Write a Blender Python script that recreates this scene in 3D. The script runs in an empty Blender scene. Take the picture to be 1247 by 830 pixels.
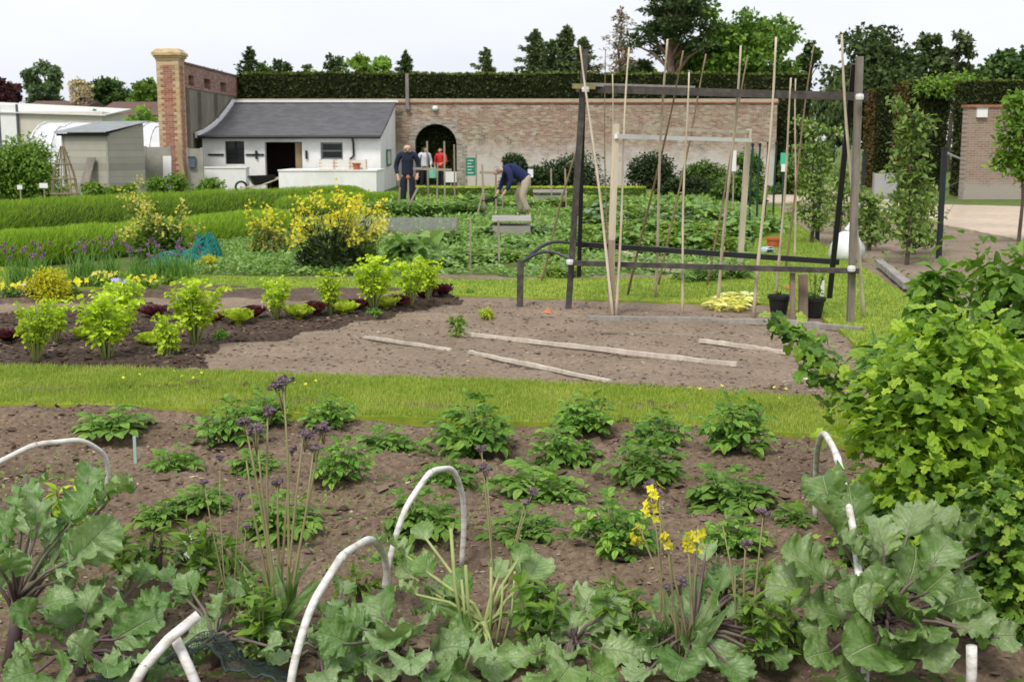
EXPOSURE = 0.36
import bpy, math, random
import numpy as np
from mathutils import Vector, Matrix

PI = math.pi
SC = bpy.context.scene
COL = SC.collection
RNG = np.random.default_rng(7)

# ------------------------------------------------------------------ camera geometry
FPX, CX, CY, HORIZON, EYE = 1500.0, 623.5, 415.0, 178.0, 1.7
PITCH = math.atan((CY - HORIZON) / FPX)


def ray(px, py):
    u = (px - CX) / FPX
    v = (CY - py) / FPX
    c, s = math.cos(PITCH), math.sin(PITCH)
    return Vector((u, c + v * s, -s + v * c))


def gp(px, py, z=0.0):
    """point of the ground plane (height z) seen at a photo pixel"""
    d = ray(px, py)
    t = (z - EYE) / d.z
    return Vector((d.x * t, d.y * t, z))


def at(px, py, Y):
    """point at distance Y seen at a photo pixel"""
    d = ray(px, py)
    t = Y / d.y
    return Vector((d.x * t, Y, EYE + d.z * t))


# ------------------------------------------------------------------ numpy noise
def _hash(ix, iy, seed):
    h = (ix.astype(np.int64) * 374761393 + iy.astype(np.int64) * 668265263 + seed * 974634777) & 0x7FFFFFFF
    h = ((h ^ (h >> 13)) * 1274126177) & 0x7FFFFFFF
    h = h ^ (h >> 16)
    return (h & 0xFFFF) / 65535.0


def vnoise(x, y, seed=0):
    x = np.asarray(x, float); y = np.asarray(y, float)
    ix = np.floor(x); iy = np.floor(y)
    fx = x - ix; fy = y - iy
    fx = fx * fx * (3 - 2 * fx); fy = fy * fy * (3 - 2 * fy)
    a = _hash(ix, iy, seed); b = _hash(ix + 1, iy, seed)
    c = _hash(ix, iy + 1, seed); d = _hash(ix + 1, iy + 1, seed)
    return (a + (b - a) * fx) * (1 - fy) + (c + (d - c) * fx) * fy


def fbm(x, y, seed=0, octv=4, gain=.5):
    s = 0; a = 1; tot = 0
    for o in range(octv):
        s = s + a * vnoise(x * 2 ** o, y * 2 ** o, seed + o * 17)
        tot += a; a *= gain
    return s / tot


# ------------------------------------------------------------------ mesh builder
class MB:
    def __init__(s):
        s.V = []; s.F = []; s.UV = []; s.n = 0

    def add(s, V, F, uv=None, mi=0):
        V = np.asarray(V, float).reshape(-1, 3)
        if isinstance(F, dict):
            g = F
        else:
            g = {}
            for f in F:
                g.setdefault(len(f), []).append(f)
        for k, a in g.items():
            a = np.asarray(a, np.int64)
            if a.size:
                s.F.append((a.reshape(-1, k) + s.n, mi))
        s.V.append(V)
        s.UV.append(np.zeros((len(V), 2)) if uv is None else np.asarray(uv, float))
        s.n += len(V)

    def scatter(s, T, M, P, mi=0):
        V, F, UV = T
        P = np.asarray(P, float).reshape(-1, 3)
        N = len(P)
        if N == 0:
            return
        W = np.einsum('nij,vj->nvi', np.asarray(M), V) + P[:, None, :]
        off = (np.arange(N) * len(V))[:, None, None]
        for k, a in F.items():
            s.F.append(((a[None] + off).reshape(-1, k) + s.n, mi))
        s.V.append(W.reshape(-1, 3))
        s.UV.append(np.tile(UV, (N, 1)))
        s.n += N * len(V)

    def box(s, a, b, mi=0):
        x0, y0, z0 = a; x1, y1, z1 = b
        V = [(x0, y0, z0), (x1, y0, z0), (x1, y1, z0), (x0, y1, z0), (x0, y0, z1), (x1, y0, z1), (x1, y1, z1), (x0, y1, z1)]
        s.add(V, [(0, 3, 2, 1), (4, 5, 6, 7), (0, 1, 5, 4), (1, 2, 6, 5), (2, 3, 7, 6), (3, 0, 4, 7)], mi=mi)

    def bar(s, p, q, w, h, mi=0, up=(0, 0, 1)):
        """rectangular beam from p to q"""
        p = Vector(p); q = Vector(q); d = (q - p).normalized()
        u = Vector(up)
        if abs(d.dot(u)) > .95:
            u = Vector((0, 1, 0))
        x = d.cross(u).normalized(); y = x.cross(d)
        V = []
        for c in (p, q):
            for sx, sy in ((-1, -1), (1, -1), (1, 1), (-1, 1)):
                V.append(c + x * (sx * w / 2) + y * (sy * h / 2))
        s.add([tuple(v) for v in V], [(3, 2, 1, 0), (4, 5, 6, 7), (0, 1, 5, 4), (1, 2, 6, 5), (2, 3, 7, 6), (3, 0, 4, 7)], mi=mi)

    def tube(s, pts, rad, n=6, mi=0, caps=True):
        P = np.asarray([tuple(p) for p in pts], float)
        R = np.broadcast_to(np.asarray(rad, float), (len(P),))
        T = np.gradient(P, axis=0)
        T /= np.linalg.norm(T, axis=1)[:, None] + 1e-9
        ref = np.array([0., 0, 1]) if abs(T[0][2]) < .9 else np.array([1., 0, 0])
        x = np.cross(T[0], ref); x /= np.linalg.norm(x)
        V = []; uv = []
        a = np.arange(n) * 2 * PI / n
        for i in range(len(P)):
            x = x - T[i] * x.dot(T[i]); x /= np.linalg.norm(x) + 1e-9
            y = np.cross(T[i], x)
            V.append(P[i] + R[i] * (np.cos(a)[:, None] * x + np.sin(a)[:, None] * y))
            uv += [(k / n, i / len(P)) for k in range(n)]
        F = []
        for i in range(len(P) - 1):
            for k in range(n):
                k2 = (k + 1) % n
                F.append((i * n + k, i * n + k2, (i + 1) * n + k2, (i + 1) * n + k))
        if caps:
            F.append(tuple(range(n - 1, -1, -1)))
            F.append(tuple((len(P) - 1) * n + k for k in range(n)))
        s.add(np.concatenate(V), F, uv, mi)

    def lathe(s, prof, n=16, mi=0, c=(0, 0, 0), sx=1, sy=1):
        a = np.arange(n) * 2 * PI / n
        V = []
        for r, z in prof:
            for t in a:
                V.append((c[0] + r * math.cos(t) * sx, c[1] + r * math.sin(t) * sy, c[2] + z))
        F = []
        for i in range(len(prof) - 1):
            for k in range(n):
                F.append((i * n + k, i * n + (k + 1) % n, (i + 1) * n + (k + 1) % n, (i + 1) * n + k))
        F.append(tuple(range(n - 1, -1, -1)))
        F.append(tuple((len(prof) - 1) * n + k for k in range(n)))
        s.add(V, F, mi=mi)

    def prism(s, poly, y0, y1, mi=0):
        """polygon in x,z extruded along y"""
        n = len(poly)
        V = [(x, y0, z) for x, z in poly] + [(x, y1, z) for x, z in poly]
        F = [tuple(range(n)), tuple(range(2 * n - 1, n - 1, -1))]
        for i in range(n):
            j = (i + 1) % n
            F.append((j, i, n + i, n + j))
        s.add(V, F, mi=mi)

    def mesh(s, name, mats, smooth=False):
        me = bpy.data.meshes.new(name)
        V = np.concatenate(s.V); UV = np.concatenate(s.UV)
        me.vertices.add(len(V)); me.vertices.foreach_set('co', V.ravel())
        li = np.concatenate([a.ravel() for a, m in s.F])
        tot = np.concatenate([np.full(len(a), a.shape[1]) for a, m in s.F])
        mi = np.concatenate([np.full(len(a), m) for a, m in s.F])
        me.loops.add(len(li)); me.loops.foreach_set('vertex_index', li.astype(np.int32))
        me.polygons.add(len(tot))
        me.polygons.foreach_set('loop_start', np.concatenate([[0], np.cumsum(tot)[:-1]]).astype(np.int32))
        if not isinstance(mats, (list, tuple)):
            mats = [mats]
        for m in mats:
            me.materials.append(m)
        me.polygons.foreach_set('material_index', mi.astype(np.int32))
        me.polygons.foreach_set('use_smooth', np.full(len(tot), bool(smooth)))
        ul = me.uv_layers.new(name='UVMap')
        ul.data.foreach_set('uv', UV[li].ravel())
        me.update(calc_edges=True)
        me.validate()
        return me

    def build(s, name, mats, parent=None, smooth=False, loc=None):
        me = s.mesh(name, mats, smooth)
        o = bpy.data.objects.new(name, me)
        COL.objects.link(o)
        if parent is not None:
            o.parent = parent
        if loc is not None:
            o.location = loc
        return o


def tag(o, label, cat, group=None, kind=None):
    if label: o['label'] = label
    if cat: o['category'] = cat
    if group: o['group'] = group
    if kind: o['kind'] = kind
    return o


def structure(o):
    o['kind'] = 'structure'
    return o


def thing(name, label, cat, loc=(0, 0, 0), rz=0, group=None, scale=1.0):
    o = bpy.data.objects.new(name, None)
    COL.objects.link(o)
    o.empty_display_size = .1
    o.location = loc; o.rotation_euler = (0, 0, rz)
    o.scale = (scale,) * 3 if not isinstance(scale, (tuple, list)) else scale
    return tag(o, label, cat, group)


def dup(root, label, loc, rz=0, scale=1.0, group=None):
    r = root.copy(); COL.objects.link(r)
    r.location = loc; r.rotation_euler = (0, 0, rz)
    r.scale = (scale,) * 3 if not isinstance(scale, (tuple, list)) else scale
    r['label'] = label
    if group: r['group'] = group
    for ch in list(root.children):
        c = ch.copy(); COL.objects.link(c); c.parent = r
        for g in list(ch.children):
            d = g.copy(); COL.objects.link(d); d.parent = c
    return r


# ------------------------------------------------------------------ orientation helpers
def unit(a):
    a = np.asarray(a, float)
    return a / (np.linalg.norm(a, axis=-1, keepdims=True) + 1e-9)


def frames(d, up, s=1.0):
    """leaf +Y along d, +Z near up, scaled"""
    d = unit(d); up = np.broadcast_to(np.asarray(up, float), d.shape)
    x = np.cross(d, up)
    bad = np.linalg.norm(x, axis=1) < 1e-3
    x[bad] = np.cross(d[bad], np.array([1., .3, 0]))
    x = unit(x); z = np.cross(x, d)
    M = np.stack([x, d, z], axis=2)
    return M * np.broadcast_to(np.asarray(s, float), (len(d),))[:, None, None]


def rdir(n, rng, zmin=-1., zmax=1.):
    a = rng.uniform(0, 2 * PI, n); z = rng.uniform(zmin, zmax, n)
    r = np.sqrt(np.maximum(0, 1 - z * z))
    return np.stack([r * np.cos(a), r * np.sin(a), z], 1)


# ------------------------------------------------------------------ leaf templates (y = length 1)
def T_leaf(n=4, w=.5, fold=.18, droop=.25, skew=.8, base=0.):
    V = []; UV = []; F = {4: []}
    for i in range(n + 1):
        t = i / n
        ww = w / 2 * max(.04, math.sin(PI * min(1, max(0, t)) ** skew)) if 0 < i < n else w / 2 * .05
        for s in (-1, 0, 1):
            V.append((s * ww, base + t * (1 - base), fold * abs(s) * ww * 1.2 - droop * t * t))
            UV.append((s * .5 + .5, t))
    for i in range(n):
        for k in (0, 1):
            a = i * 3 + k
            F[4].append((a, a + 1, a + 4, a + 3))
    return np.array(V), {4: np.array(F[4])}, np.array(UV)


def T_fan(outline, c=(0, .5), droop=.2, cup=.15, zc=0.):
    V = [(c[0], c[1], zc)]; UV = [(.5, .5)]
    for x, y in outline:
        V.append((x, y, cup * abs(x) - droop * y * y + .03 * math.sin(9 * x + 7 * y)))
        UV.append((x + .5, y))
    n = len(outline)
    return np.array(V), {3: np.array([(0, 1 + i, 1 + (i + 1) % n) for i in range(n)])}, np.array(UV)


LOBED = [(.05, .0), (.22, -.08), (.42, .05), (.36, .2), (.52, .38), (.50, .55), (.32, .56), (.27, .66), (.30, .82), (.14, .9), (0, 1.),
         (-.14, .9), (-.30, .82), (-.27, .66), (-.32, .56), (-.50, .55), (-.52, .38), (-.36, .2), (-.42, .05), (-.22, -.08), (-.05, 0)]
OVATE = [(.02, 0), (.16, .1), (.27, .28), (.29, .48), (.22, .7), (.1, .88), (0, 1), (-.1, .88), (-.22, .7), (-.29, .48), (-.27, .28), (-.16, .1)]
L_CURRANT = T_fan(LOBED, (0, .4), .22, .2, .03)
L_SIMPLE = T_leaf(3, .5)
L_NARROW = T_leaf(3, .22, droop=.35)
L_BROAD = T_leaf(4, .72, .25, .3, .75)
L_TREE = T_leaf(1, .9, 0, 0)
L_TREE = (np.array([(0, 0, 0), (.42, .45, .06), (0, 1, -.05), (-.42, .45, .06)]), {4: np.array([(0, 1, 2, 3)])}, np.array([(.5, 0), (1, .5), (.5, 1), (0, .5)]))
L_NEEDLE = (np.array([(-.1, 0, 0), (.1, 0, 0), (.03, 1, -.12), (-.03, 1, -.12)]), {4: np.array([(0, 1, 2, 3)])}, np.array([(0, 0), (1, 0), (1, 1), (0, 1)]))
L_BLADE = (np.array([(-.5, 0, 0), (.5, 0, 0), (.38, .55, .06), (-.38, .55, .06), (0, 1, .28)]), {4: np.array([(0, 1, 2, 3)]), 3: np.array([(3, 2, 4)])},
           np.array([(0, 0), (1, 0), (1, .5), (0, .5), (.5, 1)]))


def T_merge(items):
    """items: (template, matrix 3x3, position)"""
    V = []; UV = []; F = {}; n = 0
    for (v, f, uv), M, p in items:
        V.append(v @ np.asarray(M).T + np.asarray(p)); UV.append(uv)
        for k, a in f.items():
            F.setdefault(k, []).append(a + n)
        n += len(v)
    return np.concatenate(V), {k: np.concatenate(a) for k, a in F.items()}, np.concatenate(UV)


def rotm(ax, ay, az, s=1.):
    from mathutils import Euler
    return np.array(Euler((ax, ay, az)).to_matrix()) * s


def T_compound(pairs=3, size=.42, seed=0, tmpl=None, droop=.35):
    """pinnate leaf, length 1"""
    r = random.Random(seed)
    tmpl = tmpl or T_fan(OVATE, (0, .5), .3, .25, .02)
    it = []
    def rach(t): return (0, t, -droop * t * t + .1 * t)
    for i in range(pairs):
        t = .3 + .5 * i / max(1, pairs - 1) if pairs > 1 else .5
        sz = size * (.6 + .4 * i / max(1, pairs - 1)) * r.uniform(.85, 1.1)
        for sd in (-1, 1):
            it.append((tmpl, rotm(r.uniform(-.35, .15), sd * r.uniform(.0, .4), -sd * r.uniform(.9, 1.25), sz), rach(t + r.uniform(-.03, .03))))
    it.append((tmpl, rotm(-.5, 0, r.uniform(-.2, .2), size * 1.15), rach(.82)))
    w = .012
    ps = [rach(t) for t in (0, .3, .6, .85)]
    V = []
    for p in ps:
        V += [(p[0] - w, p[1], p[2]), (p[0] + w, p[1], p[2])]
    F = {4: np.array([(0, 1, 3, 2), (2, 3, 5, 4), (4, 5, 7, 6)])}
    it.append(((np.array(V), F, np.array([(0, i / 8) for i in range(8)])), np.eye(3), (0, 0, 0)))
    return T_merge(it)


L_POTATO = [T_compound(3, .5, s) for s in range(4)]
L_CELERY = [T_compound(2, .6, s, T_fan([(.04, 0), (.3, .1), (.22, .3), (.45, .4), (.3, .55), (.36, .75), (.14, .78), (0, 1), (-.14, .78), (-.36, .75), (-.3, .55), (-.45, .4), (-.22, .3), (-.3, .1), (-.04, 0)], (0, .45), .3, .3, .05), .3) for s in range(3)]
L_FEATHER = T_compound(4, .3, 5, T_leaf(1, .25), .3)


# ------------------------------------------------------------------ materials
def newmat(name):
    m = bpy.data.materials.new(name); m.use_nodes = True
    nt = m.node_tree
    for n in list(nt.nodes):
        nt.nodes.remove(n)
    out = nt.nodes.new('ShaderNodeOutputMaterial')
    return m, nt, out


def N(nt, typ, **kw):
    n = nt.nodes.new(typ)
    for k, v in kw.items():
        if k in n.inputs.keys() if isinstance(k, str) else False:
            n.inputs[k].default_value = v
        else:
            setattr(n, k, v)
    return n


def rampnode(nt, cols, pos=None, interp='LINEAR'):
    r = nt.nodes.new('ShaderNodeValToRGB')
    r.color_ramp.interpolation = interp
    el = r.color_ramp.elements
    n = len(cols)
    pos = pos or [i / max(1, n - 1) for i in range(n)]
    while len(el) < n:
        el.new(.5)
    for i in range(n):
        el[i].position = pos[i]
        el[i].color = tuple(cols[i]) + (1,)
    return r


def noise_node(nt, scale, detail=4, rough=.6, coord=None, dist=0.):
    t = nt.nodes.new('ShaderNodeTexNoise')
    t.inputs['Scale'].default_value = scale
    t.inputs['Detail'].default_value = detail
    t.inputs['Roughness'].default_value = rough
    t.inputs['Distortion'].default_value = dist
    if coord is not None:
        nt.links.new(coord, t.inputs['Vector'])
    return t


def mixrgb(nt, fac, a, b, mode='MIX'):
    m = nt.nodes.new('ShaderNodeMix'); m.data_type = 'RGBA'; m.blend_type = mode
    for sock, v in ((m.inputs[0], fac), (m.inputs[6], a), (m.inputs[7], b)):
        if hasattr(v, 'is_output') or isinstance(v, bpy.types.NodeSocket):
            nt.links.new(v, sock)
        elif isinstance(v, (int, float)):
            sock.default_value = v
        else:
            sock.default_value = tuple(v) + (1,)
    return m.outputs[2]


def mat_noise(name, cols, scale=8, rough=.8, bump=.0, bscale=60, pos=None, spec=.3, cols2=None, scale2=1., metallic=0., stretch=None, detail=5, obj=False):
    """surface with mottled colours (world position noise), optional second larger pattern and bump"""
    m, nt, out = newmat(name)
    if obj:
        co = N(nt, 'ShaderNodeTexCoord').outputs['Object']
    else:
        co = N(nt, 'ShaderNodeNewGeometry').outputs['Position']
    if stretch:
        mp = N(nt, 'ShaderNodeMapping'); mp.inputs['Scale'].default_value = stretch
        nt.links.new(co, mp.inputs['Vector']); co = mp.outputs['Vector']
    n = noise_node(nt, scale, detail, .65, co)
    r = rampnode(nt, cols, pos or [.25 + .5 * i / max(1, len(cols) - 1) for i in range(len(cols))])
    nt.links.new(n.outputs['Fac'], r.inputs['Fac'])
    c = r.outputs['Color']
    if cols2:
        n2 = noise_node(nt, scale2, 3, .5, co)
        r2 = rampnode(nt, cols2, [.3 + .4 * i / max(1, len(cols2) - 1) for i in range(len(cols2))])
        nt.links.new(n2.outputs['Fac'], r2.inputs['Fac'])
        c = mixrgb(nt, 1., c, r2.outputs['Color'], 'MULTIPLY')
    b = N(nt, 'ShaderNodeBsdfPrincipled')
    nt.links.new(c, b.inputs['Base Color'])
    b.inputs['Roughness'].default_value = rough
    b.inputs['Specular IOR Level'].default_value = spec
    b.inputs['Metallic'].default_value = metallic
    if bump:
        n3 = noise_node(nt, bscale, 4, .7, co)
        bp = N(nt, 'ShaderNodeBump'); bp.inputs['Strength'].default_value = bump
        bp.inputs['Distance'].default_value = .02
        nt.links.new(n3.outputs['Fac'], bp.inputs['Height'])
        nt.links.new(bp.outputs['Normal'], b.inputs['Normal'])
    nt.links.new(b.outputs[0], out.inputs[0])
    return m


def mat_leaf(name, cols, trans=.35, rough=.5, spec=.3, vein=None, veincol=(.3, .36, .2), tcol=None, pos=None, nscale=0, gain=1.7):
    """leaf: colour differs from leaf to leaf (per mesh island) and a little from plant to plant"""
    m, nt, out = newmat(name)
    g = N(nt, 'ShaderNodeNewGeometry')
    oi = N(nt, 'ShaderNodeObjectInfo')
    r = rampnode(nt, [tuple(min(.85, v * gain) for v in c) for c in cols], pos)
    if nscale:
        n = noise_node(nt, nscale, 2, .5, g.outputs['Position'])
        a = N(nt, 'ShaderNodeMath', operation='MULTIPLY_ADD')
        nt.links.new(n.outputs['Fac'], a.inputs[0]); a.inputs[1].default_value = 1.1; a.inputs[2].default_value = -.3
        a2 = N(nt, 'ShaderNodeMath', operation='MULTIPLY_ADD')
        nt.links.new(g.outputs['Random Per Island'], a2.inputs[0]); a2.inputs[1].default_value = .5
        nt.links.new(a.outputs[0], a2.inputs[2])
        nt.links.new(a2.outputs[0], r.inputs['Fac'])
    else:
        nt.links.new(g.outputs['Random Per Island'], r.inputs['Fac'])
    hs = N(nt, 'ShaderNodeHueSaturation')
    mr = N(nt, 'ShaderNodeMapRange'); mr.inputs['To Min'].default_value = .85; mr.inputs['To Max'].default_value = 1.15
    nt.links.new(oi.outputs['Random'], mr.inputs['Value'])
    nt.links.new(mr.outputs[0], hs.inputs['Value'])
    nt.links.new(r.outputs['Color'], hs.inputs['Color'])
    c = hs.outputs['Color']
    b = N(nt, 'ShaderNodeBsdfPrincipled')
    if vein:
        uv = N(nt, 'ShaderNodeUVMap')
        sp = N(nt, 'ShaderNodeSeparateXYZ'); nt.links.new(uv.outputs[0], sp.inputs[0])

        def M(op, a, b=None, c=None):
            k = N(nt, 'ShaderNodeMath', operation=op)
            for i, v in enumerate((a, b, c)):
                if v is None: continue
                if isinstance(v, (int, float)): k.inputs[i].default_value = v
                else: nt.links.new(v, k.inputs[i])
            return k.outputs[0]
        ax = M('ABSOLUTE', M('SUBTRACT', sp.outputs[0], .5))          # 0 .. .5
        mid = M('SMOOTH_MIN', 1., M('MAXIMUM', 0., M('MULTIPLY_ADD', ax, -60., 1.2)), .05)
        ph = M('MULTIPLY_ADD', ax, -1.1, sp.outputs[1])
        sv = M('FRACT', M('MULTIPLY', ph, vein))
        sv = M('ABSOLUTE', M('SUBTRACT', sv, .5))                         # .5 at the vein
        side = M('MAXIMUM', 0., M('MULTIPLY_ADD', sv, 12., -5.2))
        side = M('MULTIPLY', side, M('MULTIPLY_ADD', ax, -1.1, .6))
        f = M('MINIMUM', 1., M('ADD', mid, side))
        c = mixrgb(nt, f, c, veincol)
        bp = N(nt, 'ShaderNodeBump'); bp.inputs['Strength'].default_value = .8; bp.inputs['Distance'].default_value = .006
        nz = noise_node(nt, 70, 2, .5, g.outputs['Position'])
        hh = M('MULTIPLY_ADD', f, -1., nz.outputs['Fac'])
        nt.links.new(hh, bp.inputs['Height']); nt.links.new(bp.outputs[0], b.inputs['Normal'])
    nt.links.new(c, b.inputs['Base Color'])
    b.inputs['Roughness'].default_value = rough
    b.inputs['Specular IOR Level'].default_value = spec
    t = N(nt, 'ShaderNodeBsdfTranslucent')
    if tcol:
        nt.links.new(mixrgb(nt, 1., c, tcol, 'MULTIPLY'), t.inputs['Color'])
    else:
        tc = mixrgb(nt, 1., c, (1.1, 1.15, .6), 'MULTIPLY')
        nt.links.new(tc, t.inputs['Color'])
    mx = N(nt, 'ShaderNodeMixShader'); mx.inputs[0].default_value = trans
    nt.links.new(b.outputs[0], mx.inputs[1]); nt.links.new(t.outputs[0], mx.inputs[2])
    nt.links.new(mx.outputs[0], out.inputs[0])
    return m


def mat_wood(name, c1, c2, rough=.8, scale=6., bump=.25):
    return mat_noise(name, [c1, c2], scale=scale, rough=rough, bump=bump, bscale=40, stretch=(3, 3, .6), cols2=[(.75, .75, .75), (1.1, 1.1, 1.1)], scale2=.9)


def mat_brick(name, bricks, mortar, bw=.23, bh=.075, axis='XZ', wash=None, rough=.9, patch=None, moss=None):
    m, nt, out = newmat(name)
    co = N(nt, 'ShaderNodeTexCoord').outputs['Object']
    sp = N(nt, 'ShaderNodeSeparateXYZ'); nt.links.new(co, sp.inputs[0])
    cb = N(nt, 'ShaderNodeCombineXYZ')
    if axis == 'XZ':
        nt.links.new(sp.outputs[0], cb.inputs[0])
    elif axis == 'YZ':
        nt.links.new(sp.outputs[1], cb.inputs[0])
    else:
        ad = N(nt, 'ShaderNodeMath', operation='ADD')
        nt.links.new(sp.outputs[0], ad.inputs[0]); nt.links.new(sp.outputs[1], ad.inputs[1])
        nt.links.new(ad.outputs[0], cb.inputs[0])
    nt.links.new(sp.outputs[2], cb.inputs[1])
    bt = N(nt, 'ShaderNodeTexBrick')
    bt.inputs['Scale'].default_value = 1.
    bt.inputs['Brick Width'].default_value = bw; bt.inputs['Row Height'].default_value = bh
    bt.inputs['Mortar Size'].default_value = .009
    bt.inputs['Mortar Smooth'].default_value = .3
    bt.inputs['Color1'].default_value = (0, 0, 0, 1); bt.inputs['Color2'].default_value = (1, 1, 1, 1)
    nt.links.new(cb.outputs[0], bt.inputs['Vector'])
    nz = noise_node(nt, 2.2, 5, .6, co)
    mm = mixrgb(nt, .3, bt.outputs['Color'], nz.outputs['Fac'])
    r = rampnode(nt, bricks, [.2 + .6 * i / max(1, len(bricks) - 1) for i in range(len(bricks))])
    nt.links.new(mm, r.inputs['Fac'])
    c = r.outputs['Color']
    if patch:
        np_ = noise_node(nt, .8, 9, .75, co, .3)
        rp = rampnode(nt, patch, [.38 + .24 * i / max(1, len(patch) - 1) for i in range(len(patch))])
        nt.links.new(np_.outputs['Fac'], rp.inputs['Fac'])
        c = mixrgb(nt, .6, c, rp.outputs['Color'])
    c = mixrgb(nt, bt.outputs['Fac'], c, mortar)
    if wash:
        # old limewash left on the lower courses: colour, height where it ends
        wcol, wz = wash
        nw = noise_node(nt, 1.6, 6, .7, co)
        a = N(nt, 'ShaderNodeMath', operation='MULTIPLY_ADD')
        nt.links.new(sp.outputs[2], a.inputs[0]); a.inputs[1].default_value = -1.2 / wz; a.inputs[2].default_value = 1.15
        s = N(nt, 'ShaderNodeMath', operation='ADD'); nt.links.new(a.outputs[0], s.inputs[0]); nt.links.new(nw.outputs['Fac'], s.inputs[1])
        mr = N(nt, 'ShaderNodeMapRange'); mr.inputs['From Min'].default_value = .75; mr.inputs['From Max'].default_value = 1.2
        nt.links.new(s.outputs[0], mr.inputs['Value'])
        mr.inputs['To Max'].default_value = .8
        c = mixrgb(nt, mr.outputs[0], c, wcol)
    b = N(nt, 'ShaderNodeBsdfPrincipled')
    nt.links.new(c, b.inputs['Base Color']); b.inputs['Roughness'].default_value = rough
    b.inputs['Specular IOR Level'].default_value = .2
    bp = N(nt, 'ShaderNodeBump'); bp.inputs['Strength'].default_value = .6; bp.inputs['Distance'].default_value = .01
    nb = noise_node(nt, 30, 4, .6, co)
    sub = N(nt, 'ShaderNodeMath', operation='SUBTRACT'); nt.links.new(nb.outputs['Fac'], sub.inputs[0]); nt.links.new(bt.outputs['Fac'], sub.inputs[1])
    nt.links.new(sub.outputs[0], bp.inputs['Height']); nt.links.new(bp.outputs[0], b.inputs['Normal'])
    nt.links.new(b.outputs[0], out.inputs[0])
    return m


def smoothstep(a, b, x):
    t = np.clip((x - a) / (b - a), 0, 1)
    return t * t * (3 - 2 * t)


def inpoly(x, y, poly):
    x = np.asarray(x); y = np.asarray(y)
    ins = np.zeros(x.shape, bool)
    n = len(poly)
    for i in range(n):
        x1, y1 = poly[i][:2]; x2, y2 = poly[(i + 1) % n][:2]
        c = ((y1 > y) != (y2 > y)) & (x < (x2 - x1) * (y - y1) / (y2 - y1 + 1e-12) + x1)
        ins ^= c
    return ins


def polydist(x, y, poly):
    """signed distance, + inside"""
    d = np.full(np.shape(x), 1e9)
    n = len(poly)
    for i in range(n):
        x1, y1 = poly[i][:2]; x2, y2 = poly[(i + 1) % n][:2]
        dx, dy = x2 - x1, y2 - y1
        t = np.clip(((x - x1) * dx + (y - y1) * dy) / (dx * dx + dy * dy + 1e-12), 0, 1)
        d = np.minimum(d, np.hypot(x - x1 - t * dx, y - y1 - t * dy))
    return np.where(inpoly(x, y, poly), d, -d)


def inpts(poly, n, rng):
    P = np.array([p[:2] for p in poly]); lo = P.min(0); hi = P.max(0)
    out = np.zeros((0, 2))
    while len(out) < n:
        q = rng.uniform(lo, hi, (n * 2, 2))
        out = np.concatenate([out, q[inpoly(q[:, 0], q[:, 1], poly)]])
    return out[:n]
# ================================================================== world, sun, camera
SUN_EL, SUN_AZ = math.radians(52), math.radians(205)      # compass-like, from +Y clockwise: behind the camera, a little to the left
w = bpy.data.worlds.new('World'); SC.world = w; w.use_nodes = True
nt = w.node_tree
for n in list(nt.nodes): nt.nodes.remove(n)
wo = nt.nodes.new('ShaderNodeOutputWorld'); bg = nt.nodes.new('ShaderNodeBackground')
sky = nt.nodes.new('ShaderNodeTexSky'); sky.sky_type = 'NISHITA'; sky.sun_disc = False
sky.sun_elevation = SUN_EL; sky.sun_rotation = SUN_AZ
sky.air_density = 1.; sky.dust_density = 3.; sky.ozone_density = 1.
tc = nt.nodes.new('ShaderNodeTexCoord')
sep = nt.nodes.new('ShaderNodeSeparateXYZ'); nt.links.new(tc.outputs['Generated'], sep.inputs[0])
cl = rampnode(nt, [(7.1, 7.35, 8.0), (8.3, 8.5, 9.0), (9.3, 9.4, 9.7), (9.6, 9.7, 10)], [0, .08, .3, 1])
nt.links.new(sep.outputs[2], cl.inputs['Fac'])
mpn = nt.nodes.new('ShaderNodeMapping'); mpn.inputs['Scale'].default_value = (1, 1, 3.5)
nt.links.new(tc.outputs['Generated'], mpn.inputs['Vector'])
nz = noise_node(nt, 2.2, 5, .55, mpn.outputs['Vector'])
cr = rampnode(nt, [(.93, .94, .96), (1.04, 1.035, 1.03)], [.35, .65]); nt.links.new(nz.outputs['Fac'], cr.inputs['Fac'])
cm = mixrgb(nt, 1., cl.outputs['Color'], cr.outputs['Color'], 'MULTIPLY')
mx = mixrgb(nt, .9, sky.outputs['Color'], cm)      # thin high overcast over the blue
nt.links.new(mx, bg.inputs['Color']); bg.inputs['Strength'].default_value = .095
nt.links.new(bg.outputs[0], wo.inputs[0])

sl = bpy.data.lights.new('sun', 'SUN'); sl.energy = 2.1; sl.angle = math.radians(15); sl.color = (1, .95, .87)
so = bpy.data.objects.new('sun', sl); COL.objects.link(so)
sd = Vector((math.sin(SUN_AZ) * math.cos(SUN_EL), math.cos(SUN_AZ) * math.cos(SUN_EL), math.sin(SUN_EL)))
so.rotation_euler = (-sd).to_track_quat('-Z', 'Y').to_euler(); so.location = (0, -5, 30)

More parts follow.
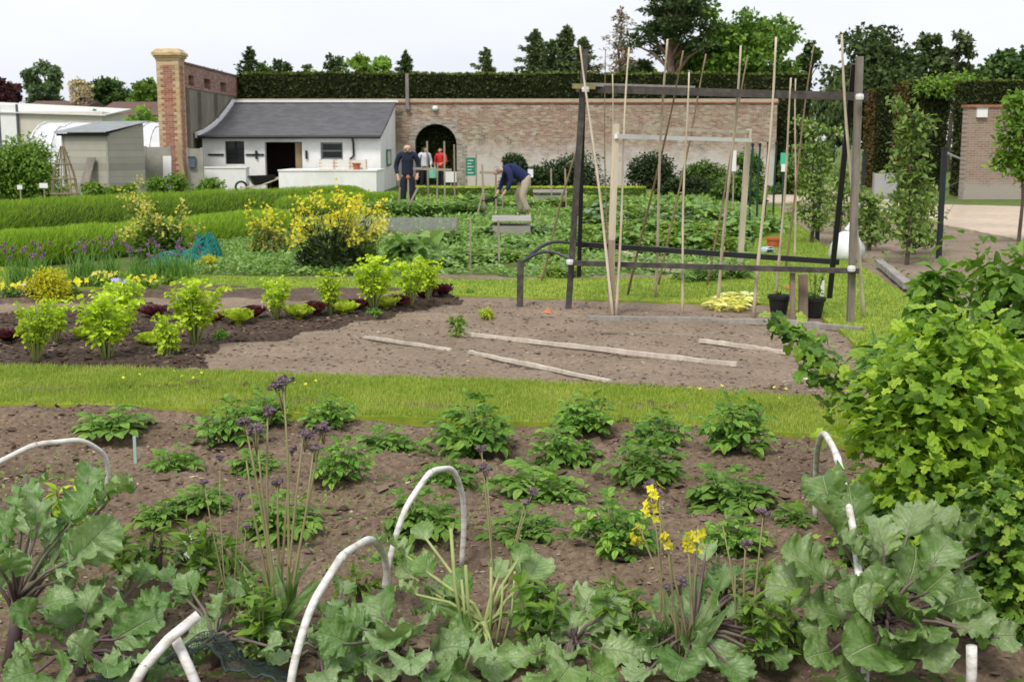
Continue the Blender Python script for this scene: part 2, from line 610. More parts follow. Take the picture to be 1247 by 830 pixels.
cam = bpy.data.cameras.new('camera'); co = bpy.data.objects.new('camera', cam); COL.objects.link(co)
co.location = (0, 0, EYE); co.rotation_euler = (PI / 2 - PITCH, 0, 0)
cam.sensor_width = 36; cam.lens = FPX / 1247 * 36; cam.clip_start = .05; cam.clip_end = 3000
cam.dof.use_dof = True; cam.dof.focus_distance = 5.6; cam.dof.aperture_fstop = 7.5
SC.camera = co
SC.view_settings.view_transform = 'Standard'; SC.view_settings.look = 'None'; SC.view_settings.gamma = 1
SC.view_settings.exposure = EXPOSURE; SC.view_settings.use_curve_mapping = False
SC.cycles.use_denoising = True
SC.cycles.max_bounces = 6; SC.cycles.diffuse_bounces = 3; SC.cycles.glossy_bounces = 2; SC.cycles.transmission_bounces = 3
SC.cycles.transparent_max_bounces = 8

# ================================================================== ground
M_GROUND = mat_noise('ground_turf', [(.11, .095, .05), (.1, .15, .035), (.16, .22, .05)], 5, .95, .5, 60, cols2=[(.75, .75, .75), (1.1, 1.1, 1.1)], scale2=.12, spec=.15)
M_SOIL = mat_noise('soil_front', [(.1, .07, .046), (.2, .148, .106), (.31, .245, .185)], 34, .95, .7, 110, cols2=[(.72, .69, .67), (1.12, 1.1, 1.08)], scale2=1.7, spec=.15, detail=8)
M_SOIL_TAN = mat_noise('soil_raked', [(.165, .122, .086), (.245, .19, .142), (.33, .265, .205)], 22, .95, .6, 70, cols2=[(.78, .76, .74), (1.1, 1.1, 1.1)], scale2=1.1, spec=.15, detail=8)
M_SOIL_DARK = mat_noise('soil_compost', [(.035, .025, .018), (.075, .053, .04), (.135, .1, .077)], 22, .95, .7, 80, spec=.15, detail=8)
M_TURF = mat_noise('turf', [(.15, .2, .025), (.23, .3, .03), (.32, .36, .05)], 7, .9, .4, 90, cols2=[(.8, .86, .8), (1.12, 1.06, 1.)], scale2=1.1, spec=.2)
M_SAND = mat_noise('sandy_path', [(.36, .28, .2), (.47, .38, .29), (.55, .46, .36)], 5, .95, .2, 40, cols2=[(.85, .85, .85), (1.06, 1.06, 1.06)], scale2=.5)


def lift(px_poly, z=0.):
    return [gp(x, y, z) for x, y in px_poly]


mb = MB()
n = 60
gx = np.concatenate([[-1500, -400, -120], np.linspace(-45, 45, n), [120, 400, 1500]])
gy = np.concatenate([[-400, -60], np.linspace(-6, 84, n), [160, 500, 2500]])
X, Y = np.meshgrid(gx, gy)
Z = np.full(X.shape, -.035) + .03 * (fbm(X * .6, Y * .6, 3) - .5) * ((np.abs(X) < 50) & (Y > 18))
nx, ny = len(gx), len(gy)
idx = np.arange(nx * ny).reshape(ny, nx)
Q = np.stack([idx[:-1, :-1], idx[:-1, 1:], idx[1:, 1:], idx[1:, :-1]], -1).reshape(-1, 4)
mb.add(np.stack([X, Y, Z], -1).reshape(-1, 3), {4: Q})
structure(mb.build('ground', M_GROUND))


def sheet(name, x0, x1, y0, y1, step, hfun, m, mask=None):
    gx = np.arange(x0, x1 + step, step); gy = np.arange(y0, y1 + step, step)
    X, Y = np.meshgrid(gx, gy); Z = hfun(X, Y)
    nx, ny = len(gx), len(gy)
    idx = np.arange(nx * ny).reshape(ny, nx)
    Q = np.stack([idx[:-1, :-1], idx[:-1, 1:], idx[1:, 1:], idx[1:, :-1]], -1).reshape(-1, 4)
    V = np.stack([X, Y, Z], -1).reshape(-1, 3)
    if mask is not None:
        keep = mask(V[Q].mean(1)[:, 0], V[Q].mean(1)[:, 1])
        Q = Q[keep]
        u, inv = np.unique(Q, return_inverse=True)
        V = V[u]; Q = inv.reshape(-1, 4)
    mb = MB(); mb.add(V, {4: Q})
    return structure(mb.build(name, m, smooth=True))


def h_front(X, Y):
    r = .028 * np.sin((Y + .25 * np.sin(X * 1.3) + .12 * X) * 2 * PI / .62)
    return r + .05 * (fbm(X * 2.2, Y * 2.2, 1, 3) - .5) + .03 * (fbm(X * 9, Y * 9, 2, 3) - .5) + .03 * (fbm(X * 30, Y * 24, 9, 2) - .5)


sheet('soil_bed', -3.6, 4.2, 3.0, 9.2, .016, h_front, M_SOIL, mask=lambda x, y: y < 8.06 - .207 * x)

STRIP1 = lift([(-90, 441), (0, 445), (200, 450), (400, 457), (620, 463), (800, 471), (1010, 486), (1130, 493),
               (1130, 549), (1010, 531), (900, 521), (800, 515), (600, 512), (450, 507), (300, 500), (150, 493), (0, 491), (-90, 489)], .03)


def h_mid(X, Y):
    r = .014 * np.sin((Y + .22 * X + .1 * np.sin(X * 1.1)) * 2 * PI / .75)
    return .0 + r + .045 * (fbm(X * 1.6, Y * 1.6, 21, 3) - .5) + .03 * (fbm(X * 8, Y * 8, 22, 3) - .5)


sheet('soil_bed', -7.2, 5.0, 7., 16.2, .035, h_mid, M_SOIL_TAN, mask=lambda x, y: y > 7.98 - .207 * x)

DARKROW = lift([(-90, 452), (255, 446), (278, 421), (330, 417), (400, 402), (480, 386), (565, 366), (545, 356), (480, 362), (380, 378), (250, 384), (180, 372), (0, 386), (-90, 395)])


def h_dark(X, Y):
    d = polydist(X, Y, DARKROW) + .16 * (fbm(X * 3, Y * 3, 31, 3) - .5)
    return -.05 + .105 * smoothstep(-.1, .16, d) + .045 * (fbm(X * 7, Y * 7, 32, 3) - .5) * smoothstep(-.1, .1, d)


sheet('soil_ridge', -7.2, -.2, 8.8, 14.9, .035, h_dark, M_SOIL_DARK, mask=lambda x, y: polydist(x, y, DARKROW) > -.25)
FURROW = lift([(-90, 380), (0, 374), (200, 362), (400, 370), (540, 352), (420, 354), (240, 351), (170, 352), (60, 357), (-90, 362)])


def h_fur(X, Y):
    d = polydist(X, Y, FURROW) + .1 * (fbm(X * 3, Y * 3, 41, 3) - .5)
    return -.05 + .09 * smoothstep(-.1, .2, d) + .03 * np.sin((Y - .08 * X) * 2 * PI / .55) + .03 * (fbm(X * 7, Y * 7, 42, 3) - .5)


M_SOIL_MID = mat_noise('soil_dug', [(.065, .045, .033), (.13, .098, .074), (.2, .155, .12)], 20, .95, .7, 70, cols2=[(.7, .68, .66), (1.1, 1.1, 1.1)], scale2=1.3, spec=.15, detail=8)
sheet('soil_ridge', -7.2, -.2, 10.8, 15.6, .035, h_fur, M_SOIL_MID, mask=lambda x, y: polydist(x, y, FURROW) > -.2)


def slab(name, poly, z0, z1, m, wob=.02):
    """turf slab with an uneven cut edge"""
    pts = []
    n = len(poly)
    for i in range(n):
        a = Vector(poly[i][:2]); b = Vector(poly[(i + 1) % n][:2])
        k = max(1, int((b - a).length / .12))
        for j in range(k):
            p = a.lerp(b, j / k)
            e = (float(fbm(p.x * 4, p.y * 4, 5, 2)) - .5) * wob * 4
            nn = Vector((-(b - a).y, (b - a).x)).normalized()
            p = p + nn * e
            pts.append((p.x, p.y))
    k = len(pts)
    mb = MB()
    mb.add([(x, y, z1) for x, y in pts] + [(x, y, z0) for x, y in pts],
           [tuple(range(k))] + [(i, k + i, k + (i + 1) % k, (i + 1) % k) for i in range(k)])
    o = mb.build(name, m)
    return structure(o), pts


def mowed(name, label, poly, n, z, m, h=(.03, .06), wd=.006, seed=1, patch=3.):
    rng = np.random.default_rng(seed)
    P = inpts(poly, n, rng)
    keep = rng.random(len(P)) < .45 + .75 * fbm(P[:, 0] * patch, P[:, 1] * patch, seed, 3)
    P = P[keep]
    k = len(P)
    a = rng.uniform(0, 2 * PI, k); t = np.abs(rng.normal(0, .45, k))
    d = np.stack([np.cos(a) * np.sin(t), np.sin(a) * np.sin(t), np.cos(t)], 1)
    ln = rng.uniform(h[0], h[1], k)
    M = frames(d, rdir(k, rng)) * ln[:, None, None]
    M[:, :, 0] *= (wd / ln)[:, None]
    mb = MB(); mb.scatter(L_BLADE, M, np.concatenate([P, np.full((k, 1), z - .004)], 1))
    return tag(mb.build(name, m), label, 'grass', kind='stuff')


M_BLADE = mat_leaf('grass_blades', [(.085, .13, .02), (.14, .195, .03), (.19, .23, .045), (.28, .27, .1)], .4, .55, .25, nscale=1.7)
M_BLADE2 = mat_leaf('grass_blades_far', [(.075, .135, .02), (.11, .18, .028), (.15, .21, .04)], .4, .55, .25)
_, E1 = slab('lawn_strip', STRIP1, -.06, .03, M_TURF)
mowed('grass', 'short mown yellow-green grass of the strip between the two beds', E1, 60000, .03, M_BLADE, (.025, .055), .0055, 3)
# longer fringe at the near cut edge of the turf
STRIP2 = lift([(-90, 322), (100, 328), (240, 335), (400, 338), (600, 340), (800, 338), (905, 330), (925, 280), (925, 252), (948, 252),
               (1000, 296), (1060, 330), (1125, 372), (1240, 430), (1100, 470), (1000, 384), (930, 369), (800, 367), (620, 362), (500, 357), (400, 354), (240, 351), (170, 352), (60, 350), (-90, 352)], .035)
_, E2 = slab('lawn_strip', STRIP2, -.06, .035, M_TURF)
mowed('grass', 'mown grass path behind the raked bed and beside the bean frame', E2, 60000, .035, M_BLADE2, (.02, .042), .0075, 4)

PATH = lift([(915, 239), (1000, 235), (1140, 249), (1400, 256), (1400, 325), (1200, 284), (1120, 268), (1000, 247), (915, 247)], .0)
slab('path', PATH, -.1, .012, M_SAND, .04)
PATH2 = lift([(985, 226), (1010, 226), (1035, 240), (1000, 240)], .0)
slab('path', PATH2, -.1, .016, M_SAND, .04)
SOILR = lift([(946, 251), (1000, 249), (1120, 270), (1200, 286), (1420, 330), (1420, 600), (1240, 432), (1125, 374), (1060, 332), (1000, 298)])
slab('soil_border', SOILR, -.1, -.005, M_SOIL_TAN, .04)

# ------------------------------------------------------------------ crumbs, bark and stones lying on the soil
def clod_template(seed):
    r = np.random.default_rng(seed)
    V = np.array([(1, 0, 0), (-1, 0, 0), (0, 1, 0), (0, -1, 0), (0, 0, .7), (0, 0, -.5)], float) * r.uniform(.6, 1.2, (6, 1))
    V += r.normal(0, .12, V.shape)
    F = [(0, 2, 4), (2, 1, 4), (1, 3, 4), (3, 0, 4), (2, 0, 5), (1, 2, 5), (3, 1, 5), (0, 3, 5)]
    return V, {3: np.array(F)}, np.zeros((6, 2))


def clods(name, label, P, size, m, seed, hfun, flat=.7):
    rng = np.random.default_rng(seed)
    k = len(P)
    Z = hfun(P[:, 0], P[:, 1])
    mb = MB()
    per = np.array_split(np.arange(k), 6)
    for i, ix in enumerate(per):
        s = rng.uniform(0, 1, len(ix)) ** 2.5 * (size[1] - size[0]) + size[0]
        M = frames(rdir(len(ix), rng, -.4, .4), (0, 0, 1), s)
        M = M * np.stack([rng.uniform(.6, 1.3, len(ix)), rng.uniform(.7, 1.6, len(ix)), np.full(len(ix), flat)], 1)[:, None, :]
        mb.scatter(clod_template(seed + i), M, np.stack([P[ix, 0], P[ix, 1], Z[ix] + s * .2], 1))
    return tag(mb.build(name, m), label, 'soil', kind='stuff')


M_CLOD = mat_leaf('soil_crumbs', [(.05, .033, .021), (.115, .08, .055), (.19, .14, .1), (.29, .225, .17), (.46, .4, .33)], 0, .95, .1, pos=[0, .3, .72, .97, 1], gain=1)
M_CLOD2 = mat_leaf('soil_crumbs_tan', [(.11, .08, .058), (.17, .13, .1), (.25, .2, .16), (.38, .33, .28)], 0, .95, .1, pos=[0, .4, .85, 1], gain=1.15)
M_CLOD3 = mat_leaf('soil_crumbs_dark', [(.03, .02, .014), (.06, .042, .03), (.11, .08, .06), (.24, .19, .15)], 0, .95, .1, pos=[0, .4, .9, 1], gain=1.2)
rng = np.random.default_rng(11)
P = np.stack([rng.uniform(-3.2, 3.6, 44000), 3.0 + 5.8 * rng.random(44000)], 1)
clods('soil_crumbs', 'brown crumbs and bark chips lying on the near bed', P, (.0035, .015), M_CLOD, 1, h_front)
P = np.stack([rng.uniform(-3.2, 3.6, 3200), 3.0 + 5.8 * rng.random(3200)], 1)
P = P[fbm(P[:, 0] * 1.3, P[:, 1] * 1.3, 50, 3) > .47]
clods('soil_crumbs', 'larger brown clods lying in drifts on the near bed', P, (.012, .036), mat_leaf('soil_clods', [(.07, .048, .033), (.13, .094, .068), (.19, .14, .105)], 0, .95, .1, gain=1), 4, h_front, .8)
P = inpts(lift([(-90, 447), (0, 444), (1010, 484), (1060, 402), (620, 362), (300, 400), (-90, 440)]), 4500, rng)
clods('soil_crumbs', 'tan crumbs on the raked bed under the bean frame', P, (.007, .024), M_CLOD2, 2, h_mid)
P = inpts(DARKROW, 4500, rng)
clods('soil_crumbs', 'dark crumbs on the ridge planted with lettuce', P, (.01, .035), M_CLOD3, 3, h_dark)

# ================================================================== buildings helper
def put(mb, name, m, root, smooth=False, parent=None):
    """world-coordinate mesh data made local to its thing"""
    o = np.array(root.location)
    mb.V = [v - o for v in mb.V]
    return mb.build(name, m, parent or root, smooth)


M_WHITEWALL = mat_noise('limewash', [(.7, .7, .69), (.82, .82, .82)], 4, .85, .3, 25, cols2=[(.9, .89, .87), (1.04, 1.04, 1.04)], scale2=.9, stretch=(1, 1, .6))
M_BLACK = mat_noise('black_paint', [(.012, .012, .013), (.02, .02, .021)], 9, .5, .1, 40)
M_WHITEPAINT = mat_noise('white_paint', [(.68, .68, .68), (.78, .78, .77)], 5, .6)
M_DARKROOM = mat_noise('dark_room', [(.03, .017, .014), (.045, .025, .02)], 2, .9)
M_GLASS_DARK = mat_noise('window_pane', [(.012, .013, .016), (.02, .021, .024)], 3, .15, spec=.5)
M_CONCRETE = mat_noise('concrete_panel', [(.24, .23, .2), (.31, .3, .265), (.36, .35, .31)], 3, .9, .2, 30, cols2=[(.82, .82, .8), (1.08, 1.08, 1.08)], scale2=.7)
M_GREYWOOD = mat_wood('grey_weathered_wood', (.17, .15, .13), (.3, .27, .235))
M_PALEWOOD = mat_wood('pale_wood', (.5, .42, .31), (.66, .57, .44))
M_CANE = mat_noise('bamboo_cane', [(.38, .31, .22), (.54, .46, .35), (.64, .57, .47)], 6, .7, .1, 40, stretch=(1, 1, .5))
M_CANE_BROWN = mat_noise('brown_cane', [(.16, .11, .07), (.3, .22, .14)], 7, .7, .1, 40)
M_DARKWOOD = mat_noise('tarred_timber', [(.03, .026, .024), (.065, .056, .05), (.12, .105, .095)], 5, .75, .3, 40, stretch=(2, 2, 2))

# ------------------------------------------------------------------ slate roof material
def mat_slate():
    m, nt, out = newmat('slates')
    co = N(nt, 'ShaderNodeTexCoord').outputs['UV']
    bt = N(nt, 'ShaderNodeTexBrick'); bt.inputs['Scale'].default_value = 1
    bt.inputs['Brick Width'].default_value = .3; bt.inputs['Row Height'].default_value = .22
    bt.inputs['Mortar Size'].default_value = .012
    bt.inputs['Color1'].default_value = (.055, .055, .06, 1); bt.inputs['Color2'].default_value = (.095, .095, .104, 1)
    bt.inputs['Mortar'].default_value = (.035, .035, .04, 1)
    nt.links.new(co, bt.inputs['Vector'])
    nz = noise_node(nt, 1.1, 5, .65, co)
    r = rampnode(nt, [(.75, .75, .75), (1.2, 1.2, 1.18)], [.3, .7]); nt.links.new(nz.outputs['Fac'], r.inputs['Fac'])
    c = mixrgb(nt, 1., bt.outputs['Color'], r.outputs['Color'], 'MULTIPLY')
    b = N(nt, 'ShaderNodeBsdfPrincipled'); nt.links.new(c, b.inputs['Base Color']); b.inputs['Roughness'].default_value = .6
    bp = N(nt, 'ShaderNodeBump'); bp.inputs['Strength'].default_value = .5; bp.inputs['Distance'].default_value = .01; bp.invert = True
    nt.links.new(bt.outputs['Fac'], bp.inputs['Height']); nt.links.new(bp.outputs[0], b.inputs['Normal'])
    nt.links.new(b.outputs[0], out.inputs[0])
    return m


M_SLATE = mat_slate()

# ------------------------------------------------------------------ white lean-to cottage
YF, YB = 48., 54.3
xa, xb = at(246, 165, YF).x, at(463, 165, YF).x
ze = at(0, 165, YF).z; zr = at(0, 124, YB).z
cot = thing('white_cottage', 'low white-walled cottage with grey slate lean-to roof and black door hinges', 'cottage', ((xa + xb) / 2, YF, 0))


def xf(px): return at(px, 168, YF).x
def zf(py): return at(0, py, YF).z


def wall_open(mb, x0, x1, z0, z1, y0, y1, holes):
    """box wall with rectangular holes, as butted blocks"""
    xs = sorted({x0, x1, *[h[0] for h in holes], *[h[1] for h in holes]})
    for i in range(len(xs) - 1):
        a, b = xs[i], xs[i + 1]
        hs = [h for h in holes if h[0] <= a + 1e-6 and h[1] >= b - 1e-6]
        z = z0
        for h in sorted(hs, key=lambda h: h[2]):
            if h[2] > z: mb.box((a, y0, z), (b, y1, h[2]))
            z = h[3]
        if z1 > z: mb.box((a, y0, z), (b, y1, z1))


W1 = (xf(273.5), xf(297), zf(200), zf(172)); W2 = (xf(390), xf(417), zf(194), zf(173.5)); DR = (xf(322), xf(367.5), .02, zf(173))
mb = MB(); wall_open(mb, xa, xb, -.1, ze, YF, YF + .3, [W1, W2, DR])
# gable on the right: trapezoid prism, and left end, both butted behind the front wall
V = []
for xx in (xb - .3, xb):
    V += [(xx, YF + .3, -.1), (xx, YB, -.1), (xx, YB, zr - .12), (xx, YF + .3, ze + .05)]
Fq = [(3, 2, 1, 0), (4, 5, 6, 7), (0, 1, 5, 4), (1, 2, 6, 5), (2, 3, 7, 6), (3, 0, 4, 7)]
mb.add(V, Fq)
V = []
for xx in (xa, xa + .3):
    V += [(xx, YF + .3, -.1), (xx, YB, -.1), (xx, YB, zr - .35), (xx, YF + .3, ze - .05)]
mb.add(V, Fq)
put(mb, 'wall', M_WHITEWALL, cot)
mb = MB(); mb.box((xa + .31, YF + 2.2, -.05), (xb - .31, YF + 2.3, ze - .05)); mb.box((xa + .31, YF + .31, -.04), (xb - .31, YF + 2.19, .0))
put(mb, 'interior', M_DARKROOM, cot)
mb = MB(); nu, nv = 16, 10
V = []; UV = []
for j in range(nv + 1):
    t = j / nv
    for i in range(nu + 1):
        u = i / nu
        xl = xa - .08; xr = xb + .04
        sag = .2 * math.sin(PI * t) * (1 - u) ** 1.5 + .03 * math.sin(PI * t)
        V.append((xl + (xr - xl) * u, YF - .28 + (YB - YF + .28) * t, ze - .02 + (zr - ze) * t - sag)); UV.append(((xr - xl) * u, 6.6 * t))
k = (nu + 1) * (nv + 1)
V2 = [(x, y, z - .09) for x, y, z in V]
F = []
def ii(i, j): return j * (nu + 1) + i
for j in range(nv):
    for i in range(nu):
        F.append((ii(i, j), ii(i + 1, j), ii(i + 1, j + 1), ii(i, j + 1)))
        F.append((k + ii(i, j + 1), k + ii(i + 1, j + 1), k + ii(i + 1, j), k + ii(i, j)))
for j in range(nv):
    F.append((ii(0, j), ii(0, j + 1), k + ii(0, j + 1), k + ii(0, j))); F.append((ii(nu, j + 1), ii(nu, j), k + ii(nu, j), k + ii(nu, j + 1)))
for i in range(nu):
    F.append((ii(i + 1, 0), ii(i, 0), k + ii(i, 0), k + ii(i + 1, 0)))
mb.add(V + V2, F, UV + UV)
roof = put(mb, 'roof', M_SLATE, cot)
mb = MB()
for j in range(nv):
    a = Vector(V[ii(0, j)]) + Vector((-.06, 0, .02)); b = Vector(V[ii(0, j + 1)]) + Vector((-.06, 0, .02))
    mb.bar(a, b, .12, .2)
put(mb, 'bargeboard', M_WHITEPAINT, cot)
mb = MB(); mb.bar((xa - .2, YB - .08, zr + .02), (xb + .14, YB - .08, zr + .02), .2, .1); put(mb, 'ridge_flashing', M_WHITEPAINT, cot)
mb = MB()
mb.tube([(xa - .08, YF - .33, ze - .06), (xb + .04, YF - .33, ze - .06)], .065, 8)
g = put(mb, 'gutter', M_BLACK, cot)
mb = MB()
px_ = xf(430.5)
mb.tube([(px_, YF - .33, ze - .1), (px_, YF - .1, ze - .3), (px_, YF - .07, zf(190)), (xf(426), YF - .07, zf(194))], .04, 8)
put(mb, 'downpipe', M_BLACK, cot)


def window(root, x0, x1, z0, z1, y, m_frame, nx=2, nz=2, fw=.05):
    mb = MB()
    for xx in np.linspace(x0, x1, nx + 1):
        xx = min(max(xx, x0 + fw / 2), x1 - fw / 2)
        mb.box((xx - fw / 2, y, z0), (xx + fw / 2, y + .05, z1))
    fx = np.linspace(x0, x1, nx + 1)
    for zz in np.linspace(z0, z1, nz + 1):
        zz = min(max(zz, z0 + fw / 2), z1 - fw / 2)
        for i in range(nx):
            mb.box((fx[i] + fw, y + .004, zz - fw / 2), (fx[i + 1] - fw, y + .046, zz + fw / 2)) if nx > 0 else None
    f = put(mb, 'window', m_frame, root)
    mb = MB(); mb.box((x0 + .01, y + .055, z0 + .01), (x1 - .01, y + .065, z1 - .01))
    o = np.array(root.location); mb.V = [v - o for v in mb.V]
    mb.build('pane', M_GLASS_DARK, f)
    return f


window(cot, *W1, YF + .16, M_BLACK, 2, 3, .035)
window(cot, *W2, YF + .16, mat_noise('grey_frame', [(.16, .16, .17), (.22, .22, .23)], 4, .5), 1, 2, .06)
mb = MB(); mb.box((DR[1] - .28, YF + .1, .03), (DR[1] - .02, YF + .16, DR[3] - .03)); put(mb, 'door', mat_wood('door_wood', (.2, .14, .08), (.34, .25, .15)), cot)
for x0, x1, py in ((253, 272, 188.5), (298.5, 321, 188.5)):
    mb = MB(); mb.box((xf(x0), YF - .05, zf(py) - .035), (xf(x1), YF - .003, zf(py) + .035)); put(mb, 'hinge_bar', M_BLACK, cot)
for px in (312, 373):
    mb = MB(); mb.box((xf(px) - .045, YF - .08, zf(188.5) - .16), (xf(px) + .045, YF - .055, zf(188.5) + .16)); mb.box((xf(px) - .02, YF - .054, zf(188.5) - .03), (xf(px) + .02, YF - .002, zf(188.5) + .03))
    put(mb, 'latch', M_BLACK, cot)
# low white walls in front
yw = 46.
def low_wall(name, label, p0, p1, ytop, Y0, Y1, side=None):
    a, b = at(p0, 200, Y0).x, at(p1, 200, Y0).x
    z = at(0, ytop, Y0).z
    t = thing(name, label, 'low wall', ((a + b) / 2, Y0, 0))
    mb = MB(); mb.box((a, Y0, -.1), (b, Y1, z)); put(mb, 'masonry', M_WHITEWALL, t)
    mb = MB(); mb.box((a - .03, Y0 - .03, z + .001), (b + .03, Y1 + .03, z + .05)); put(mb, 'coping', M_WHITEWALL, t)
    return t, a, b, z


LW1 = low_wall('low_wall', 'short white low wall under the barred cottage window', 246, 299, 205, 46.2, 46.8)
LW2 = low_wall('low_wall', 'long white low wall with crates on top before the cottage door', 339, 458, 208.5, 44.8, 47.4)
# notice board on the gable
zb = lambda py: at(0, py, 50.).z
t = thing('notice_board', 'green framed notice board on the white cottage gable', 'notice board', (xb + .02, 51, zb(202)))
mb = MB(); mb.box((xb + .003, 50.2, zb(200)), (xb + .04, 51.6, zb(184))); put(mb, 'board', mat_noise('paper_board', [(.45, .47, .47), (.6, .6, .6), (.3, .34, .33)], 9, .7), t)
M_GREENPAINT = mat_noise('green_paint', [(.02, .17, .1), (.03, .22, .13)], 5, .5)
mb = MB()
for a, b in (((50.1, zb(202)), (50.2, zb(182))), ((51.6, zb(202)), (51.7, zb(182)))): mb.box((xb + .003, a[0], a[1]), (xb + .06, b[0], b[1]))
mb.box((xb + .003, 50.201, zb(184) + .001), (xb + .058, 51.599, zb(182))); mb.box((xb + .003, 50.201, zb(202)), (xb + .058, 51.599, zb(200) - .001))
put(mb, 'frame', M_GREENPAINT, t)
# crates on the low wall
zt = LW2[3] + .05
M_CRATEWOOD = mat_wood('crate_wood', (.42, .33, .24), (.6, .5, .38))
xs0, xs1 = at(388, 200, 45.3).x, at(447, 200, 45.3).x
wid = (xs1 - xs0) / 3
M_SLAT = mat_noise('white_slats', [(.6, .56, .5), (.7, .68, .62)], 5, .8)
CRL = ['slatted crate on the low wall, nearest the cottage door', 'slatted crate on the low wall between two crates', 'slatted crate on the low wall, farthest from the cottage door']
for i in range(3):
    t = thing('crate', CRL[i], 'crate', (xs0 + wid * (i + .5), 45.4, zt), 0, 'crates on the low wall')
    for yy in (-.2, .18):
        for k in range(3):
            mb = MB(); mb.box((-wid / 2 + .03, yy, .01 + k * .12), (wid / 2 - .03, yy + .02, .09 + k * .12))
            mb.build('slat', M_SLAT, t)
    for sx in (-1, 1):
        for sy in (-1, 1):
            mb = MB(); mb.box((sx * (wid / 2 - .05) - .02, sy * .155 - .02, 0), (sx * (wid / 2 - .05) + .02, sy * .155 + .02, .36))
            mb.build('corner_post', M_CRATEWOOD, t)
    mb = MB(); mb.box((-wid / 2 + .04, -.17, .002), (wid / 2 - .04, .17, .008)); mb.build('base_board', M_CRATEWOOD, t)


def pot(name, label, loc, r=.12, h=.2, color=(.42, .13, .06), group=None, cat='pot', soil=True, m=None):
    t = thing(name, label, cat, loc, 0, group)
    mb = MB(); mb.lathe([(r * .72, 0), (r * .95, h * .82), (r * 1.06, h * .82), (r * 1.08, h), (r * .95, h), (r * .9, h * .85)], 18)
    m = m or mat_noise('pot_clay', [tuple(c * .8 for c in color), tuple(c * 1.1 for c in color)], 9, .75)
    mb.build('body', m, t, smooth=False)
    mb = MB(); mb.lathe([(r * .9, h * .86), (r * .5, h * .9), (.001, h * .9)], 14); mb.build('compost', M_SOIL_DARK, t)
    return t


pot('flower_pot', 'terracotta pot standing before the crates on the low wall', (at(434, 200, 44.95).x, 44.99, zt), .15, .24)

# wheelbarrow by the cottage door
t = thing('wheelbarrow', 'black wheelbarrow with wooden handles by the cottage door', 'wheelbarrow', (at(318, 200, 45.6).x, 45.6, 0), math.radians(200))
mb = MB()
V = [(-.28, -.22, .3), (.3, -.25, .3), (.3, .25, .3), (-.28, .22, .3), (-.5, -.34, .62), (.48, -.34, .6), (.48, .34, .6), (-.5, .34, .62)]
mb.add(V, [(0, 3, 2, 1), (0, 1, 5, 4), (1, 2, 6, 5), (2, 3, 7, 6), (3, 0, 4, 7)])
V2 = [(x * .93, y * .9, z + .03) for x, y, z in V]
mb.add(V2, [(1, 2, 3, 0), (4, 5, 1, 0), (5, 6, 2, 1), (6, 7, 3, 2), (7, 4, 0, 3)])
mb.build('tray', M_BLACK, t)
for s in (-1, 1):
    mb = MB(); mb.tube([(.75, s * .06, .2), (.1, s * .25, .27), (-1.1, s * .3, .72)], .028, 6); mb.build('handle', M_CANE, t)
    mb = MB(); mb.tube([(-.25, s * .27, .36), (-.35, s * .27, 0)], .02, 6); mb.build('leg', M_BLACK, t)
mb = MB(); a = np.linspace(0, 2 * PI, 20)
mb.tube([(.75 + .2 * math.cos(q), 0, .22 + .2 * math.sin(q)) for q in a], .045, 6); mb.tube([(.75, -.07, .22), (.75, .07, .22)], .03, 6)
mb.build('wheel', M_BLACK, t)

# ------------------------------------------------------------------ garden wall with arch
YW = 54.6
wx0, wx1 = at(492, 150, YW).x - 8.6, at(946, 150, YW).x
zt_ = at(0, 126, YW).z
M_WALL = mat_brick('old_brick', [(.06, .04, .03), (.22, .125, .085), (.32, .21, .15), (.55, .48, .38)], (.37, .34, .29), patch=[(.15, .13, .1), (.4, .33, .22), (.28, .125, .085), (.46, .43, .37)], wash=((.6, .57, .53), 2.6))
ax0, ax1 = at(505, 150, YW).x, at(556, 150, YW).x
azt = at(0, 151, YW).z; ar = (ax1 - ax0) / 2; azs = azt - ar * .95
gw = thing('garden_wall', 'old mottled brick garden wall with an arched gateway', 'wall', ((ax0 + ax1) / 2, YW, 0))
mb = MB()
mb.box((wx0, YW, -.2), (ax0, YW + .45, azs)); mb.box((ax1, YW, -.2), (wx1, YW + .45, azs))
pts = [(ax0 + ar + ar * math.cos(q), azs + ar * .95 * math.sin(q)) for q in np.linspace(PI, 0, 15)]
mb.prism([(wx0, azs)] + pts + [(wx1, azs), (wx1, zt_), (wx0, zt_)], YW, YW + .45)
put(mb, 'masonry', M_WALL, gw)
mb = MB()
o2 = [(ax0 + ar + (ar + .3) * math.cos(q), azs + (ar * .95 + .3) * math.sin(q)) for q in np.linspace(PI, 0, 15)]
for i in range(14):
    mb.prism([pts[i], pts[i + 1], o2[i + 1], o2[i]], YW - .03, YW - .002)
for (a, b) in ((ax0 - .32, ax0), (ax1, ax1 + .45)):
    mb.box((a, YW - .025, -.1), (b, YW - .002, azs - .01))
put(mb, 'arch_surround', mat_brick('arch_brick', [(.17, .14, .11), (.3, .26, .21), (.42, .38, .33)], (.4, .37, .33)), gw)
mb = MB(); mb.box((wx0, YW - .06, zt_ + .001), (wx1 + .04, YW + .5, zt_ + .07)); put(mb, 'tile_course', mat_brick('tile_course', [(.25, .09, .05), (.36, .15, .09)], (.3, .24, .2), axis='XZ'), gw)
mb = MB(); mb.box((wx0, YW - .02, zt_ + .071), (wx1 + .02, YW + .46, zt_ + .2)); put(mb, 'coping', mat_noise('lime_coping', [(.34, .28, .2), (.5, .43, .33)], 4, .9, .3), gw)
t = thing('wall_lamp', 'small white lamp high on the brick wall above the arch', 'lamp', at(530, 132, YW - .05))
